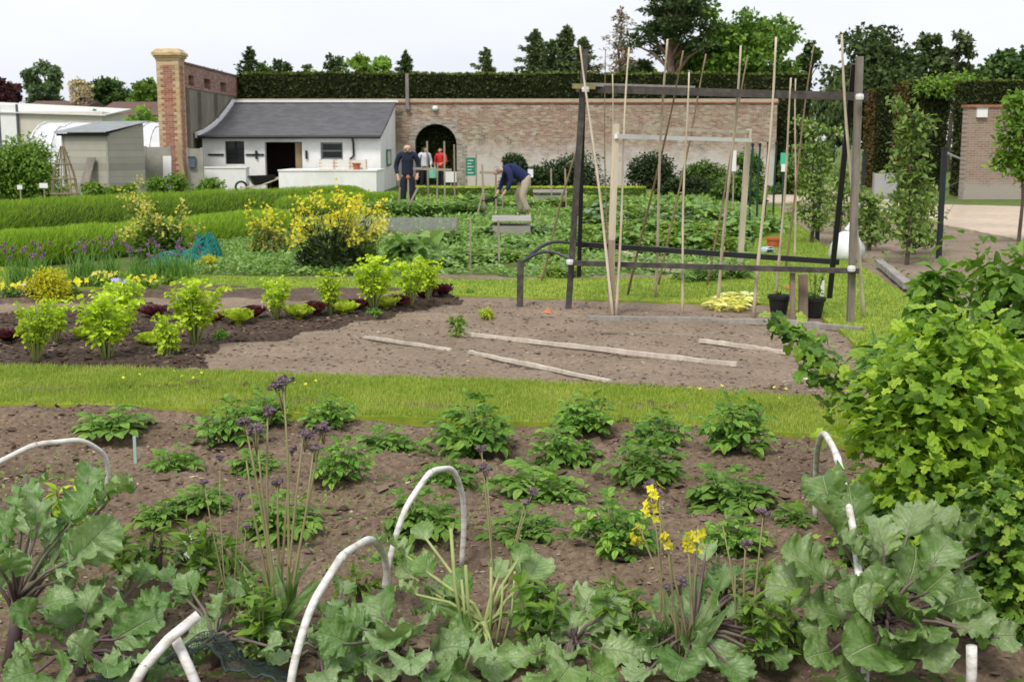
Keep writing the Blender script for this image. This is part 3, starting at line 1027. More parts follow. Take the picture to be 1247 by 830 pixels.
mb = MB(); mb.lathe([(.0, -.12), (.1, -.1), (.14, 0), (.1, .1), (.0, .12)], 12); mb.build('globe', M_WHITEPAINT, t, smooth=True)
mb = MB(); mb.box((-.03, .02, .05), (.03, .06, .12)); mb.build('bracket', M_BLACK, t)
t = thing('wooden_post', 'pale wooden post standing against the clipped hedge above the cottage', 'post', at(496, 127, YW - .1))
mb = MB(); mb.bar((0, 0, -.3), (0, 0, 1.3), .14, .12); mb.build('shaft', M_GREYWOOD, t)
mb = MB(); mb.box((-.11, -.11, -.22), (.11, -.07, -.1)); mb.build('bracket', M_GREYWOOD, t)
# white sign board in the archway
t = thing('sign_board', 'small white sign board standing in the archway', 'sign', (at(549, 200, 53.5).x, 53.5, 0))
mb = MB(); mb.box((-.24, -.01, at(0, 222, 53.5).z), (.24, .02, at(0, 209, 53.5).z)); mb.build('panel', M_WHITEPAINT, t)
mb = MB(); mb.box((-.03, .021, 0), (.03, .05, .5)); mb.build('post', M_GREYWOOD, t)

# ------------------------------------------------------------------ striped brick pier, wall behind it
YP = 46.
p0, p1 = at(191, 100, YP).x, at(218, 100, YP).x
pw = p1 - p0; zc = at(0, 73, YP).z; ztop = at(0, 59, YP).z
M_YBRICK = mat_brick('yellow_brick', [(.4, .27, .13), (.5, .36, .19), (.58, .45, .27)], (.45, .38, .28), axis='XY')
M_RBRICK = mat_brick('red_brick', [(.25, .085, .055), (.34, .13, .085), (.4, .18, .12)], (.38, .3, .24), axis='XY')
pr = thing('brick_pier', 'tall striped pier of yellow brick with red toothed panels', 'pier', ((p0 + p1) / 2, YP + pw / 2, 0))
mb = MB(); mb.box((p0, YP, -.1), (p1, YP + pw, zc)); put(mb, 'shaft', M_YBRICK, pr)
mb = MB()
c0, c1 = YP, YP + pw
def ring(e, z0, z1, e2=None):
    e2 = e if e2 is None else e2
    V = [(p0 - e, c0 - e, z0), (p1 + e, c0 - e, z0), (p1 + e, c1 + e, z0), (p0 - e, c1 + e, z0), (p0 - e2, c0 - e2, z1), (p1 + e2, c0 - e2, z1), (p1 + e2, c1 + e2, z1), (p0 - e2, c1 + e2, z1)]
    mb.add(V, [(0, 3, 2, 1), (4, 5, 6, 7), (0, 1, 5, 4), (1, 2, 6, 5), (2, 3, 7, 6), (3, 0, 4, 7)])
ring(.03, zc + .001, zc + .08); ring(.08, zc + .081, zc + .16); ring(.13, zc + .161, zc + .26); ring(.13, zc + .261, ztop, -.02)
put(mb, 'cap', M_YBRICK, pr)
def toothed(half, z0, z1):
    L = []; z = z0; k = 0
    while z < z1 - .01:
        h = half if k % 2 else half - .1
        L += [(h, z), (h, min(z + .11, z1))]; z += .11; k += 1
    return L
L = toothed(pw * .33, .2, zc - .18)
poly = L + [(-x, z) for x, z in reversed(L)]
mb = MB(); cx = (p0 + p1) / 2
mb.prism([(cx + x, z) for x, z in poly], YP - .006, YP - .001); put(mb, 'brick_panel', M_RBRICK, pr)
mb = MB(); mb.prism(poly, -.0025, .0025)
V = mb.V[0]; mb.V[0] = np.stack([p1 + .0035 + V[:, 1], YP + pw / 2 + V[:, 0], V[:, 2]], 1)
put(mb, 'brick_panel', M_RBRICK, pr)

bw = thing('boundary_wall', 'tall wall running back from the striped pier, red brick over grey render', 'wall', (p1 - .3, 50, 0))
zs = 3.85; zt2 = 4.72
xw0, xw1 = p1 - .42, p1 - .02
y0, y1 = YP + pw + .003, 56.
mb = MB(); mb.box((xw0, y0, -.1), (xw1, y1, zs)); put(mb, 'rendered_base', mat_noise('old_render', [(.13, .12, .09), (.2, .185, .145), (.27, .25, .2)], 2, .95, .3, 20, stretch=(1, 1, .35)), bw)
mb = MB()
hol = [(y0 + .5, y0 + 1.3, zs + .12, zs + .5), (y0 + 2.9, y0 + 3.9, zs + .12, zs + .5), (y0 + 5.6, y0 + 6.8, zs + .12, zs + .5)]
ys = sorted({y0, y1, *[h[0] for h in hol], *[h[1] for h in hol]})
for a, b in zip(ys[:-1], ys[1:]):
    h = [h for h in hol if h[0] <= a and h[1] >= b]
    if h:
        mb.box((xw0 + .05, a, zs + .001), (xw1 + .03, b, h[0][2])); mb.box((xw0 + .05, a, h[0][3]), (xw1 + .03, b, zt2)); mb.box((xw0 + .05, a, h[0][2]), (xw0 + .2, b, h[0][3]))
    else:
        mb.box((xw0 + .05, a, zs + .001), (xw1 + .03, b, zt2))
put(mb, 'brick_top', mat_brick('pinkish_brick', [(.2, .09, .07), (.29, .15, .12), (.36, .22, .18)], (.33, .27, .23), axis='YZ'), bw)
mb = MB(); mb.box((xw0, y0, zt2 + .001), (xw1 + .07, y1, zt2 + .07)); put(mb, 'coping', mat_noise('dark_coping', [(.13, .08, .07), (.2, .13, .11)], 5, .9), bw)
mb = MB()
for yy in (y0 + .1, y0 + 1.9, y0 + 4.6): mb.box((xw1 + .001, yy, -.1), (xw1 + .14, yy + .3, zs - .05))
put(mb, 'buttress', mat_noise('buttress_render', [(.15, .14, .11), (.24, .22, .18)], 2.5, .95, .3, 20), bw)

# ------------------------------------------------------------------ grey panel fences, shed
def panel_fence(label, px0, px1, ytop, Y):
    a, b, z = at(px0, 200, Y).x, at(px1, 200, Y).x, at(0, ytop, Y).z
    t = thing('panel_fence', label, 'fence', ((a + b) / 2, Y, 0))
    mb = MB()
    n = max(1, round((b - a) / .9))
    for i in range(n): mb.box((a + (b - a) * i / n + .05, Y, -.1), (a + (b - a) * (i + 1) / n - .05, Y + .05, z - .03))
    put(mb, 'panel', M_CONCRETE, t)
    for i in range(n + 1):
        xx = a + (b - a) * i / n
        mb = MB(); mb.box((xx - .049, Y - .02, -.1), (xx + .049, Y + .08, z)); put(mb, 'post', M_CONCRETE, t)
    return t


panel_fence('grey panel fence between the grey shed and the striped pier', 177, 207, 178, 45.2)
panel_fence('grey panel fence between the striped pier and the white cottage', 229, 246, 180, 45.4)
t = thing('leaning_board', 'white board leaning on the grey panel fence', 'board', gp(203, 0 + 234))
t.location = (at(203, 200, 45).x, 45, 0)
mb = MB(); mb.bar((0, -.05, 0), (0, .1, at(0, 190, 45).z), .3, .03); mb.build('sheet', M_WHITEPAINT, t)
t = thing('electric_box', 'small blue-grey box fixed on the grey panel fence', 'box', at(234, 197, 45.36))
mb = MB(); mb.box((-.12, -.1, -.2), (.12, 0, .17)); mb.build('case', mat_noise('bluegrey', [(.07, .1, .13), (.1, .13, .17)], 4, .5), t)
mb = MB(); mb.box((-.14, -.13, .172), (.14, 0, .2)); mb.build('lid', bpy.data.materials['bluegrey'], t)
t = thing('timber_plank', 'tan plank leaning against the striped pier', 'plank', (at(222, 200, 44.9).x, 44.9, 0))
mb = MB(); mb.bar((.12, -.1, 0), (-.25, .35, at(0, 172, 45).z), .16, .04); mb.build('board', mat_wood('tan_plank', (.3, .22, .13), (.42, .32, .2)), t)

Lp = at(78, 200, 42.8).xy; Cp = at(132, 200, 42.).xy; Rp = at(176.5, 200, 43.65).xy
ex = (Cp - Lp); ey = (Rp - Cp); wl, dl = ex.length, ey.length
ang = math.atan2(ex.y, ex.x)
zsF, zsB = at(0, 163, 42).z, at(0, 151, 43.65).z
sh = thing('garden_shed', 'grey plank-faced garden shed with a corrugated roof', 'shed', (Lp.x, Lp.y, 0), ang)
# local: x along the front, y back
mb = MB()
mb.box((0, 0, -.1), (wl, .06, zsF)); mb.box((0, dl - .06, -.1), (wl, dl, zsB))
for xx in (0, wl - .06):
    mb.add([(xx, .061, -.1), (xx + .06, .061, -.1), (xx + .06, dl - .061, -.1), (xx, dl - .061, -.1), (xx, .061, zsF), (xx + .06, .061, zsF), (xx + .06, dl - .061, zsB), (xx, dl - .061, zsB)],
           [(0, 3, 2, 1), (4, 5, 6, 7), (0, 1, 5, 4), (1, 2, 6, 5), (2, 3, 7, 6), (3, 0, 4, 7)])
def mat_planks(name, c1, c2, ph=.22):
    m, nt, out = newmat(name)
    co = N(nt, 'ShaderNodeTexCoord').outputs['Object']
    sp = N(nt, 'ShaderNodeSeparateXYZ'); nt.links.new(co, sp.inputs[0])
    d = N(nt, 'ShaderNodeMath', operation='DIVIDE'); nt.links.new(sp.outputs[2], d.inputs[0]); d.inputs[1].default_value = ph
    f = N(nt, 'ShaderNodeMath', operation='FRACT'); nt.links.new(d.outputs[0], f.inputs[0])
    fl = N(nt, 'ShaderNodeMath', operation='FLOOR'); nt.links.new(d.outputs[0], fl.inputs[0])
    wn = N(nt, 'ShaderNodeTexWhiteNoise', noise_dimensions='1D'); nt.links.new(fl.outputs[0], wn.inputs['W'])
    nz = noise_node(nt, 2, 4, .6, co)
    a = mixrgb(nt, .5, wn.outputs['Value'], nz.outputs['Fac'])
    r = rampnode(nt, [c1, c2], [.2, .8]); nt.links.new(a, r.inputs['Fac'])
    g = rampnode(nt, [(.62, .62, .62), (1, 1, 1)], [.03, .08]); nt.links.new(f.outputs[0], g.inputs['Fac'])
    c = mixrgb(nt, 1., r.outputs['Color'], g.outputs['Color'], 'MULTIPLY')
    b = N(nt, 'ShaderNodeBsdfPrincipled'); nt.links.new(c, b.inputs['Base Color']); b.inputs['Roughness'].default_value = .85
    nt.links.new(b.outputs[0], out.inputs[0])
    return m
mb.build('wall', mat_planks('shed_planks', (.3, .28, .24), (.42, .395, .34)), sh)
for xx in (-.03, wl - .05):
    mb = MB(); mb.box((xx, -.03, -.1), (xx + .08, -.002, zsF - .02)); mb.build('corner_post', M_CONCRETE, sh)
mb = MB(); nn = 60
V = []
for j in range(2):
    for i in range(nn + 1):
        x = -.2 + (wl + .35) * i / nn
        zz = (zsF + .06 if j == 0 else zsB + .1) + .02 * math.sin(i * PI / 1.5)
        V.append((x, -.25 if j == 0 else dl + .2, zz))
V += [(x, y, z - .012) for x, y, z in V]
h = 2 * (nn + 1)
F = []
for i in range(nn):
    F.append((i, i + 1, nn + 2 + i, nn + 1 + i)); F.append((h + nn + 1 + i, h + nn + 2 + i, h + i + 1, h + i)); F.append((i + 1, i, h + i, h + i + 1))
mb.add(V, F)
mb.build('roof', mat_noise('fibre_cement', [(.24, .26, .27), (.36, .38, .39)], 3, .8, .1), sh)
mb = MB(); mb.box((-.15, -.12, zsF - .06), (wl + .1, -.035, zsF + .02)); mb.box((wl + .003, -.03, zsF - .06), (wl + .04, .06, zsF + .02))
mb.build('fascia', M_BLACK, sh)
t = thing('leaning_board', 'dark board leaning on the front of the grey shed', 'board', (at(103, 200, 41.9).x, 41.9, 0))
mb = MB(); mb.bar((-.1, -.2, 0), (.15, .28, at(0, 192, 42).z), .38, .03); mb.build('sheet', M_GREYWOOD, t)

# ------------------------------------------------------------------ white tunnels and sheds far left, house roof
M_POLY = mat_noise('white_sheeting', [(.5, .52, .55), (.66, .67, .69)], 2, .4, .1, 8)
def tunnel(label, px0, px1, ytop, Y, depth, rot=0., sc=1.):
    a, b = at(px0, 200, Y).x, at(px1, 200, Y).x
    z = at(0, ytop, Y).z
    t = thing('polytunnel', label, 'greenhouse', ((a + b) / 2, Y, 0), rot)
    mb = MB(); n = 14; L = (b - a) / 2
    V = []
    for xx in np.linspace(-L, L, 12):
        for q in np.linspace(0, PI, n):
            V.append((xx, depth / 2 - depth / 2 * math.cos(q), max(0, z) * math.sin(q) ** .7))
    F = []
    for i in range(11):
        for k in range(n - 1): F.append((i * n + k, i * n + k + 1, (i + 1) * n + k + 1, (i + 1) * n + k))
    F.append(tuple(range(n - 1, -1, -1))); F.append(tuple(11 * n + k for k in range(n)))
    mb.add(V, F); mb.build('cover', M_POLY, t, smooth=True)
    for xx in np.linspace(-L, L, 6):
        mb = MB(); mb.tube([(xx, depth / 2 - (depth / 2 + .03) * math.cos(q), (z + .03) * math.sin(q) ** .7) for q in np.linspace(0, PI, 12)], .03, 5)
        mb.build('hoop', M_WHITEPAINT, t)
    return t


tunnel('long white polytunnel behind the grey shed', 30, 196, 148, 52, 5, -.05)
tunnel('white polytunnel farther back than the other one', 60, 210, 154, 49, 3, .0)
a, b = at(-40, 200, 60).x, at(62, 200, 60).x
z = at(0, 127, 60).z
t = thing('cream_shed', 'long cream-sided shed with a shallow roof at the garden edge', 'shed', ((a + b) / 2, 60, 0))
mb = MB(); mb.box((a, 60, -.1), (b + 2.6, 64, z - .35)); put(mb, 'wall', mat_noise('cream_boards', [(.5, .47, .4), (.6, .57, .5)], 3, .8), t)
mb = MB(); mb.add([(a - .2, 59.8, z - .3), (b + 2.8, 59.8, z - .5), (b + 2.8, 64, z - .1), (a - .2, 64, z + .25), (a - .2, 59.8, z - .35), (b + 2.8, 59.8, z - .55), (b + 2.8, 64, z - .15), (a - .2, 64, z + .2)],
               [(0, 1, 2, 3), (7, 6, 5, 4), (1, 0, 4, 5), (2, 1, 5, 6), (3, 2, 6, 7), (0, 3, 7, 4)])
put(mb, 'roof', mat_noise('pale_roof', [(.5, .5, .48), (.62, .62, .6)], 2, .7), t)
mb = MB(); mb.box((at(4, 200, 59.9).x, 59.9, 0), (at(23, 200, 59.9).x, 59.98, at(0, 128, 59.9).z)); put(mb, 'door', M_WHITEPAINT, t)
mb = MB(); mb.box((at(23.3, 200, 59.9).x, 59.88, 0), (at(25.5, 200, 59.9).x, 59.98, at(0, 127, 59.9).z)); mb.box((at(1.5, 200, 59.9).x, 59.88, 0), (at(3.7, 200, 59.9).x, 59.98, at(0, 127, 59.9).z)); put(mb, 'door_frame', mat_noise('dark_frame', [(.06, .07, .09), (.1, .11, .13)], 4, .6), t)


def house(label, px0, px1, yridge, yeave, Y, chim=None):
    a, b = at(px0, 200, Y).x, at(px1, 200, Y).x
    ze_, zr_ = at(0, yeave, Y).z, at(0, yridge, Y + 4).z
    t = thing('house', label, 'house', ((a + b) / 2, Y, 0))
    mb = MB(); mb.box((a + .2, Y, -.1), (b - .2, Y + 8, ze_)); put(mb, 'wall', mat_noise('pale_house_wall', [(.45, .4, .34), (.55, .5, .44)], 2, .9) if 'pale_house_wall' not in bpy.data.materials else bpy.data.materials['pale_house_wall'], t)
    mb = MB(); V = [(a, Y - .4, ze_ + .01), (b, Y - .4, ze_ + .01), (b, Y + 8.4, ze_ + .01), (a, Y + 8.4, ze_ + .01), (a, Y + 4, zr_), (b, Y + 4, zr_)]
    mb.add(V, [(0, 1, 5, 4), (2, 3, 4, 5), (1, 2, 5), (3, 0, 4), (3, 2, 1, 0)])
    rf = put(mb, 'roof', mat_noise('brown_tiles', [(.1, .055, .045), (.15, .085, .07)], 2, .85, .2, 12) if 'brown_tiles' not in bpy.data.materials else bpy.data.materials['brown_tiles'], t)
    if chim:
        cx_ = at(chim, 200, Y).x
        mb = MB(); mb.box((cx_ - .5, Y + 3.2, zr_ - 1.), (cx_ + .5, Y + 4.2, zr_ + .9)); o = np.array(t.location); mb.V = [v - o for v in mb.V]
        mb.build('chimney', bpy.data.materials['pale_house_wall'], rf)
    return t


house('brown tiled house roof with a pale chimney beyond the white tunnels', 22, 100, 123, 136, 85, 78)
house('wide brown tiled house roof beside the striped pier, beyond the tunnels', 118, 200, 124, 141, 82)

# ------------------------------------------------------------------ right-hand brick wall end
YR = 41.
rx0 = at(1177, 165, YR).x; rz = at(0, 131, YR).z
t = thing('garden_wall', 'brown brick wall end beside the sandy path', 'wall', (rx0, YR, 0))
M_BRICK2 = mat_brick('brown_brick', [(.17, .1, .075), (.25, .15, .115), (.33, .22, .17)], (.36, .31, .27), patch=[(.22, .15, .12), (.32, .24, .19), (.26, .15, .11)], wash=((.36, .33, .29), .9))
mb = MB(); mb.box((rx0, YR, -.1), (rx0 + 9, YR + .45, rz)); put(mb, 'masonry', M_BRICK2, t)
mb = MB(); mb.box((rx0 - .05, YR - .05, rz + .001), (rx0 + 9, YR + .5, rz + .09)); put(mb, 'coping', bpy.data.materials['tile_course'], t)
t = thing('wall_light', 'white square light fixed high on the brown brick wall end', 'lamp', at(1195, 137, YR))
mb = MB(); mb.box((-.17, -.12, -.16), (.17, -.002, .14)); mb.build('case', M_WHITEPAINT, t)
mb = MB(); mb.box((-.19, -.16, .142), (.19, 0, .17)); mb.build('lid', M_GREYWOOD, t)
# ================================================================== clipped hedges
M_YEW = mat_leaf('yew_leaf', [(.006, .009, .004), (.014, .02, .007), (.026, .035, .01), (.04, .042, .014)], .1, .7, .1, gain=2.2)
M_YEWTOP = mat_leaf('yew_lit_growth', [(.03, .05, .012), (.06, .08, .016), (.1, .11, .03)], .2, .7, .1)  # new growth whose lighter tone paints in the light on the hedge tops
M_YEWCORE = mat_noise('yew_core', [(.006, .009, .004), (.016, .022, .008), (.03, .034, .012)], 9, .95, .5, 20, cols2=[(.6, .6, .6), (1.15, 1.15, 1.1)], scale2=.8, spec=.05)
M_YEWBROWN = mat_leaf('yew_brown', [(.04, .03, .012), (.085, .055, .02), (.06, .055, .02)], .1, .7, .1)


def hedge(name, label, x0, x1, y0, y1, z0, z1, dens, leaf, m_leaf, m_core, m_top, seed=1, wob=.09, cat='hedge', brown=None):
    t = thing(name, label, cat, ((x0 + x1) / 2, y0, 0))
    mb = MB()
    # core: uneven box
    def face(o, u, v, nu, nv):
        A, B = np.meshgrid(np.linspace(0, 1, nu), np.linspace(0, 1, nv))
        P = o + A[..., None] * u + B[..., None] * v
        nrm = np.cross(u, v); nrm = nrm / np.linalg.norm(nrm)
        w = (fbm(P[..., 0] * .9 + P[..., 1], P[..., 2] * .9 + P[..., 1] * .7, seed, 3) - .5) * wob * 2
        P = P + nrm * w[..., None]
        idx = np.arange(nu * nv).reshape(nv, nu)
        Q = np.stack([idx[:-1, :-1], idx[:-1, 1:], idx[1:, 1:], idx[1:, :-1]], -1).reshape(-1, 4)
        mb.add(P.reshape(-1, 3), {4: Q})
        return nrm
    X = np.array([x1 - x0, 0, 0.]); Yv = np.array([0, y1 - y0, 0.]); Zv = np.array([0, 0, z1 - z0])
    o = np.array([x0, y0, z0])
    k = lambda L: max(2, int(L / .35) + 1)
    fs = [(o, X, Zv), (o + X, Yv, Zv), (o + Zv, X, Yv), (o + Yv, -Yv, Zv)]
    for a, u, v in fs: face(a, u, v, k(np.linalg.norm(u)), k(np.linalg.norm(v)))
    put(mb, 'core', m_core, t)
    rng = np.random.default_rng(seed)
    mb = MB(); mt = MB(); mbr = MB()
    for i, (a, u, v) in enumerate(fs[:4]):
        nrm = np.cross(u, v); nrm = nrm / np.linalg.norm(nrm)
        area = np.linalg.norm(u) * np.linalg.norm(v)
        n = int(area * dens)
        p = rng.random((n, 2))
        P = a + p[:, :1] * u + p[:, 1:] * v
        w = (fbm(P[:, 0] * .9 + P[:, 1], P[:, 2] * .9 + P[:, 1] * .7, seed, 3) - .5) * wob * 2
        P = P + nrm * (w + rng.uniform(-.05, .05, n) * leaf / .12)[:, None]
        d = rdir(n, rng) + nrm * .8 + np.array([0, 0, .3])
        M = frames(d, rdir(n, rng) * .6 + nrm, rng.uniform(.6, 1.3, n) * leaf)
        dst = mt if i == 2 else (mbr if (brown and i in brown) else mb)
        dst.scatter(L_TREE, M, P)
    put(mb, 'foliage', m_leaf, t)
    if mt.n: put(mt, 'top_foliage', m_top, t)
    if mbr.n: put(mbr, 'brown_foliage', M_YEWBROWN, t)
    return t


hx = lambda p, Y: at(p, 110, Y).x
hz = lambda p, Y: at(0, p, Y).z
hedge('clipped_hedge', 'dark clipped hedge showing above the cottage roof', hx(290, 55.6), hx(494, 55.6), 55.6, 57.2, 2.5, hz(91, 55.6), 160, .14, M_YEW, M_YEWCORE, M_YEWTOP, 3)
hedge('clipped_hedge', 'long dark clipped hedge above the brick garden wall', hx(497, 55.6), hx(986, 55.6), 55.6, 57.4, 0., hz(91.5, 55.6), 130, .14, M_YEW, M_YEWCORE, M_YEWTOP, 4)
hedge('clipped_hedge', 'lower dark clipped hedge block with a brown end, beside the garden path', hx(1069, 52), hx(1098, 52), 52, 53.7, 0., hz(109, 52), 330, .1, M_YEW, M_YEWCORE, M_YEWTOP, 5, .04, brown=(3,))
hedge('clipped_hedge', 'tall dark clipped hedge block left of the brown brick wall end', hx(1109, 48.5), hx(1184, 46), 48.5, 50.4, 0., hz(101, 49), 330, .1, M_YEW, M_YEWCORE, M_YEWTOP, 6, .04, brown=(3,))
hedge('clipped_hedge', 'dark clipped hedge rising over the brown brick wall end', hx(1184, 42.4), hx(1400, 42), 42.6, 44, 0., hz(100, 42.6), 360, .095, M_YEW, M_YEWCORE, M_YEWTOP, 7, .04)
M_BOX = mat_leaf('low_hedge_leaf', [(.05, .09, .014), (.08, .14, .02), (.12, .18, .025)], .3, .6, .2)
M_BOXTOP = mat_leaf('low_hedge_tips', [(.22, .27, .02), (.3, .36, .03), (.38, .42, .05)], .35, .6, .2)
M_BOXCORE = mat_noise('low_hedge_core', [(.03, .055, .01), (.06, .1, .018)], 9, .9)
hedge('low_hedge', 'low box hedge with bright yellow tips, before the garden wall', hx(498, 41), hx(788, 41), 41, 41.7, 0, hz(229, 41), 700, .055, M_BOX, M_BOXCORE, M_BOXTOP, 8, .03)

# ================================================================== trees
TM = {  # dark and conifer greens are lightened: distance haze painted into the leaf colour
    'dark': mat_leaf('tree_dark_green', [(.012, .025, .01), (.025, .05, .014), (.045, .08, .02), (.07, .11, .03)], .3, .6, .2, gain=2.1),
    'weep': mat_leaf('weeping_leaf', [(.02, .034, .012), (.04, .062, .02), (.07, .1, .035)], .2, .7, .15, gain=1.7),
    'mid': mat_leaf('tree_mid_green', [(.025, .055, .01), (.05, .1, .015), (.09, .15, .025), (.13, .2, .03)], .35, .6, .2),
    'light': mat_leaf('tree_light_green', [(.07, .13, .02), (.12, .2, .03), (.18, .26, .045)], .4, .6, .2),
    'conifer': mat_leaf('conifer_green', [(.012, .022, .01), (.026, .042, .016), (.05, .07, .028)], .15, .7, .15, gain=2.9),
    'conifer_soft': mat_leaf('conifer_soft_green', [(.03, .045, .018), (.055, .075, .03), (.09, .11, .05)], .2, .7, .15, gain=2.4),
    'copper': mat_leaf('copper_leaf', [(.02, .008, .01), (.045, .015, .02), (.075, .03, .03)], .2, .6, .2),
    'birch': mat_leaf('birch_leaf', [(.05, .085, .04), (.09, .14, .065), (.13, .18, .09)], .35, .6, .2),
    'larch': mat_leaf('larch_spray', [(.14, .1, .085), (.22, .17, .14), (.2, .19, .12)], .2, .8, .1),
    'blossom': mat_leaf('pale_spray', [(.3, .25, .17), (.4, .34, .24), (.25, .24, .12)], .2, .8, .1),
}
M_BARK = mat_noise('bark', [(.05, .038, .028), (.11, .085, .065)], 4, .95, .4, 12)
M_BARK_PINE = mat_noise('pine_bark', [(.09, .05, .035), (.2, .13, .1), (.26, .19, .16)], 3, .95, .4, 12)


def tree(name, label, px, ytop, wpx, Y, m, shape='round', leaf=.3, n=4500, seed=1, base=None, bark=None, clumps=26, trunk_r=None, ybase=None, gap=.75, group=None):
    r = random.Random(seed); rng = np.random.default_rng(seed)
    x = at(px, 80, Y).x; H = at(0, ytop, Y).z; W = wpx / FPX * Y
    px1 = Y / FPX
    if base is None: base = max(.05, 1 - (1.9 if shape == 'cone' else 1.15) * wpx * px1 / H)
    if shape == 'cone': W *= 1.25; n = int(n * 2.2); clumps = int(clumps * 1.6); leaf *= .62
    if shape == 'weep': n = int(n * 2.2); leaf *= .55
    t = thing(name, label, 'tree', (x, Y, 0), 0, group)
    tr = trunk_r or max(.12, H * .022)
    mb = MB()
    hh = H * (.92 if shape in ('cone', 'pine') else .72)
    pts = [(r.uniform(-1, 1) * .02 * H * (i > 0), r.uniform(-1, 1) * .02 * H * (i > 0), hh * i / 6) for i in range(7)]
    mb.tube(pts, [tr * (1 - .85 * i / 6) for i in range(7)], 8)
    cs = []; rad = []
    if shape == 'round':
        for i in range(clumps):
            d = rdir(1, rng)[0]; q = r.random() ** .45
            zc = H * (base + (1 - base) / 2); a = H * (1 - base) / 2
            c = np.array([d[0] * W / 2 * q * .8, d[1] * W / 2 * q * .8, zc + d[2] * a * q * .84])
            cs.append(c); rad.append(r.uniform(.13, .24) * min(W, H * (1 - base) * 1.2))
    elif shape == 'open':          # layered, gappy deciduous
        for i in range(clumps):
            d = rdir(1, rng)[0]; q = r.uniform(.45, 1)
            zc = H * (base + (1 - base) / 2); a = H * (1 - base) / 2
            c = np.array([d[0] * W / 2 * q * .9, d[1] * W / 2 * q * .9, zc + d[2] * a * q * .9])
            cs.append(c); rad.append(r.uniform(.08, .15) * min(W, H * (1 - base) * 1.2))
    elif shape == 'cone':
        for i in range(clumps):
            f = (i + r.random()) / clumps
            z = H * (base + (1 - base) * f)
            rr = W / 2 * (1 - f) ** .8 * r.uniform(.35, 1)
            a = r.random() * 2 * PI
            cs.append(np.array([rr * math.cos(a), rr * math.sin(a), z - rr * .25])); rad.append(max(.2, W * .12 * (1.25 - f)))
    elif shape == 'pine':          # flat plates on a tall bare trunk
        for i in range(clumps):
            f = r.random()
            z = H * (base + (1 - base) * f)
            rr = W / 2 * r.uniform(.2, 1) * (1 - .5 * f ** 2)
            a = r.random() * 2 * PI
            cs.append(np.array([rr * math.cos(a), rr * math.sin(a), z])); rad.append(W * r.uniform(.09, .15))
    elif shape == 'weep':
        for i in range(clumps):
            d = rdir(1, rng)[0]; q = r.random() ** .4
            zc = H * (base + (1 - base) / 2); a = H * (1 - base) / 2
            cs.append(np.array([d[0] * W / 2 * q * .85, d[1] * W / 2 * q * .85, zc + d[2] * a * q * .85])); rad.append(r.uniform(.12, .2) * W)
    for c in cs if shape != 'cone' else []:
        st = np.array([0, 0, min(hh * .95, max(H * .15, c[2] - (np.hypot(c[0], c[1]) * .7)))])
        mid = (st + c) / 2 + np.array([0, 0, .1 * np.linalg.norm(c - st) * (1 if shape != 'cone' else -.5)])
        mb.tube([st, mid, c], [tr * .3, tr * .2, tr * .06], 5)
    mb.build('trunk', bark or M_BARK, t)
    wts = np.array(rad) ** 2; wts /= wts.sum()
    mb = MB()
    if shape == 'cone':
        nb = max(26, clumps); k = max(12, n // nb)
        for i in range(nb):
            f = ((i + r.random()) / nb) ** 1.1
            z = H * (base + (1 - base) * f)
            L = W * .62 * ((1 - f) ** .75 * r.choice((.35, .6, .8, 1.05, 1.25)) + .04)
            a = i * 2.4 + r.uniform(-.5, .5); sag = r.uniform(-.1, .35)
            s = rng.random(k) ** .75
            P = np.stack([math.cos(a) * L * s, math.sin(a) * L * s, z + L * (.25 * s - sag * s * s)], 1)
            P += rng.normal(0, 1, (k, 3)) * np.array([1, 1, .55]) * (.05 + .11 * L * (1.1 - s))[:, None]
            dr = np.array([math.cos(a), math.sin(a), -.15]) + rdir(k, rng) * .75
            M = frames(dr, rdir(k, rng) + np.array([0, 0, 1]), rng.uniform(.6, 1.4, k) * leaf); M[:, :, 0] *= .5
            mb.scatter(L_TREE, M, P)
        k = n // 8; f = rng.random(k)
        P = np.stack([rng.normal(0, 1, k) * W * .1 * (1 - f), rng.normal(0, 1, k) * W * .1 * (1 - f), H * (base + (1.02 - base) * f)], 1)
        mb.scatter(L_TREE, frames(rdir(k, rng) + np.array([0, 0, .5]), rdir(k, rng), rng.uniform(.6, 1.4, k) * leaf), P)
    for c, ra, wgt in zip(cs, rad, wts) if shape != 'cone' else []:
        k = int(n * wgt)
        if k < 2: continue
        d = rdir(k, rng); q = rng.random(k) ** (1 / 2.2)
        sc = np.array([1, 1, .62]) if shape in ('round', 'open') else (np.array([1.25, 1.25, .33]) if shape == 'pine' else (np.array([1.1, 1.1, .7]) if shape == 'cone' else np.array([.8, .8, 1.25])))
        ragged = .65 + .7 * vnoise(d[:, 0] * 2.3 + c[0], d[:, 2] * 2.3 + d[:, 1] * 1.7 + c[2], seed)
        P = c + d * (q * ra * ragged)[:, None] * sc
        if shape == 'weep':
            dr = np.array([0, 0, -1.]) + rdir(k, rng) * .45
            M = frames(dr, d, rng.uniform(.7, 1.5, k) * leaf); M[:, :, 0] *= .5
        elif shape in ('cone', 'pine'):
            dr = d * np.array([1, 1, .3]) + np.array([0, 0, -.25 if shape == 'cone' else .2]) + rdir(k, rng) * .4
            M = frames(dr, rdir(k, rng) + np.array([0, 0, 1]), rng.uniform(.6, 1.4, k) * leaf); M[:, :, 0] *= .55
        else:
            M = frames(rdir(k, rng) + d * .5 - np.array([0, 0, .3]), rdir(k, rng) * .8 + np.array([0, 0, .8]), rng.uniform(.6, 1.3, k) * leaf)
        mb.scatter(L_TREE, M, P)
    mb.build('crown', m, t)
    return t


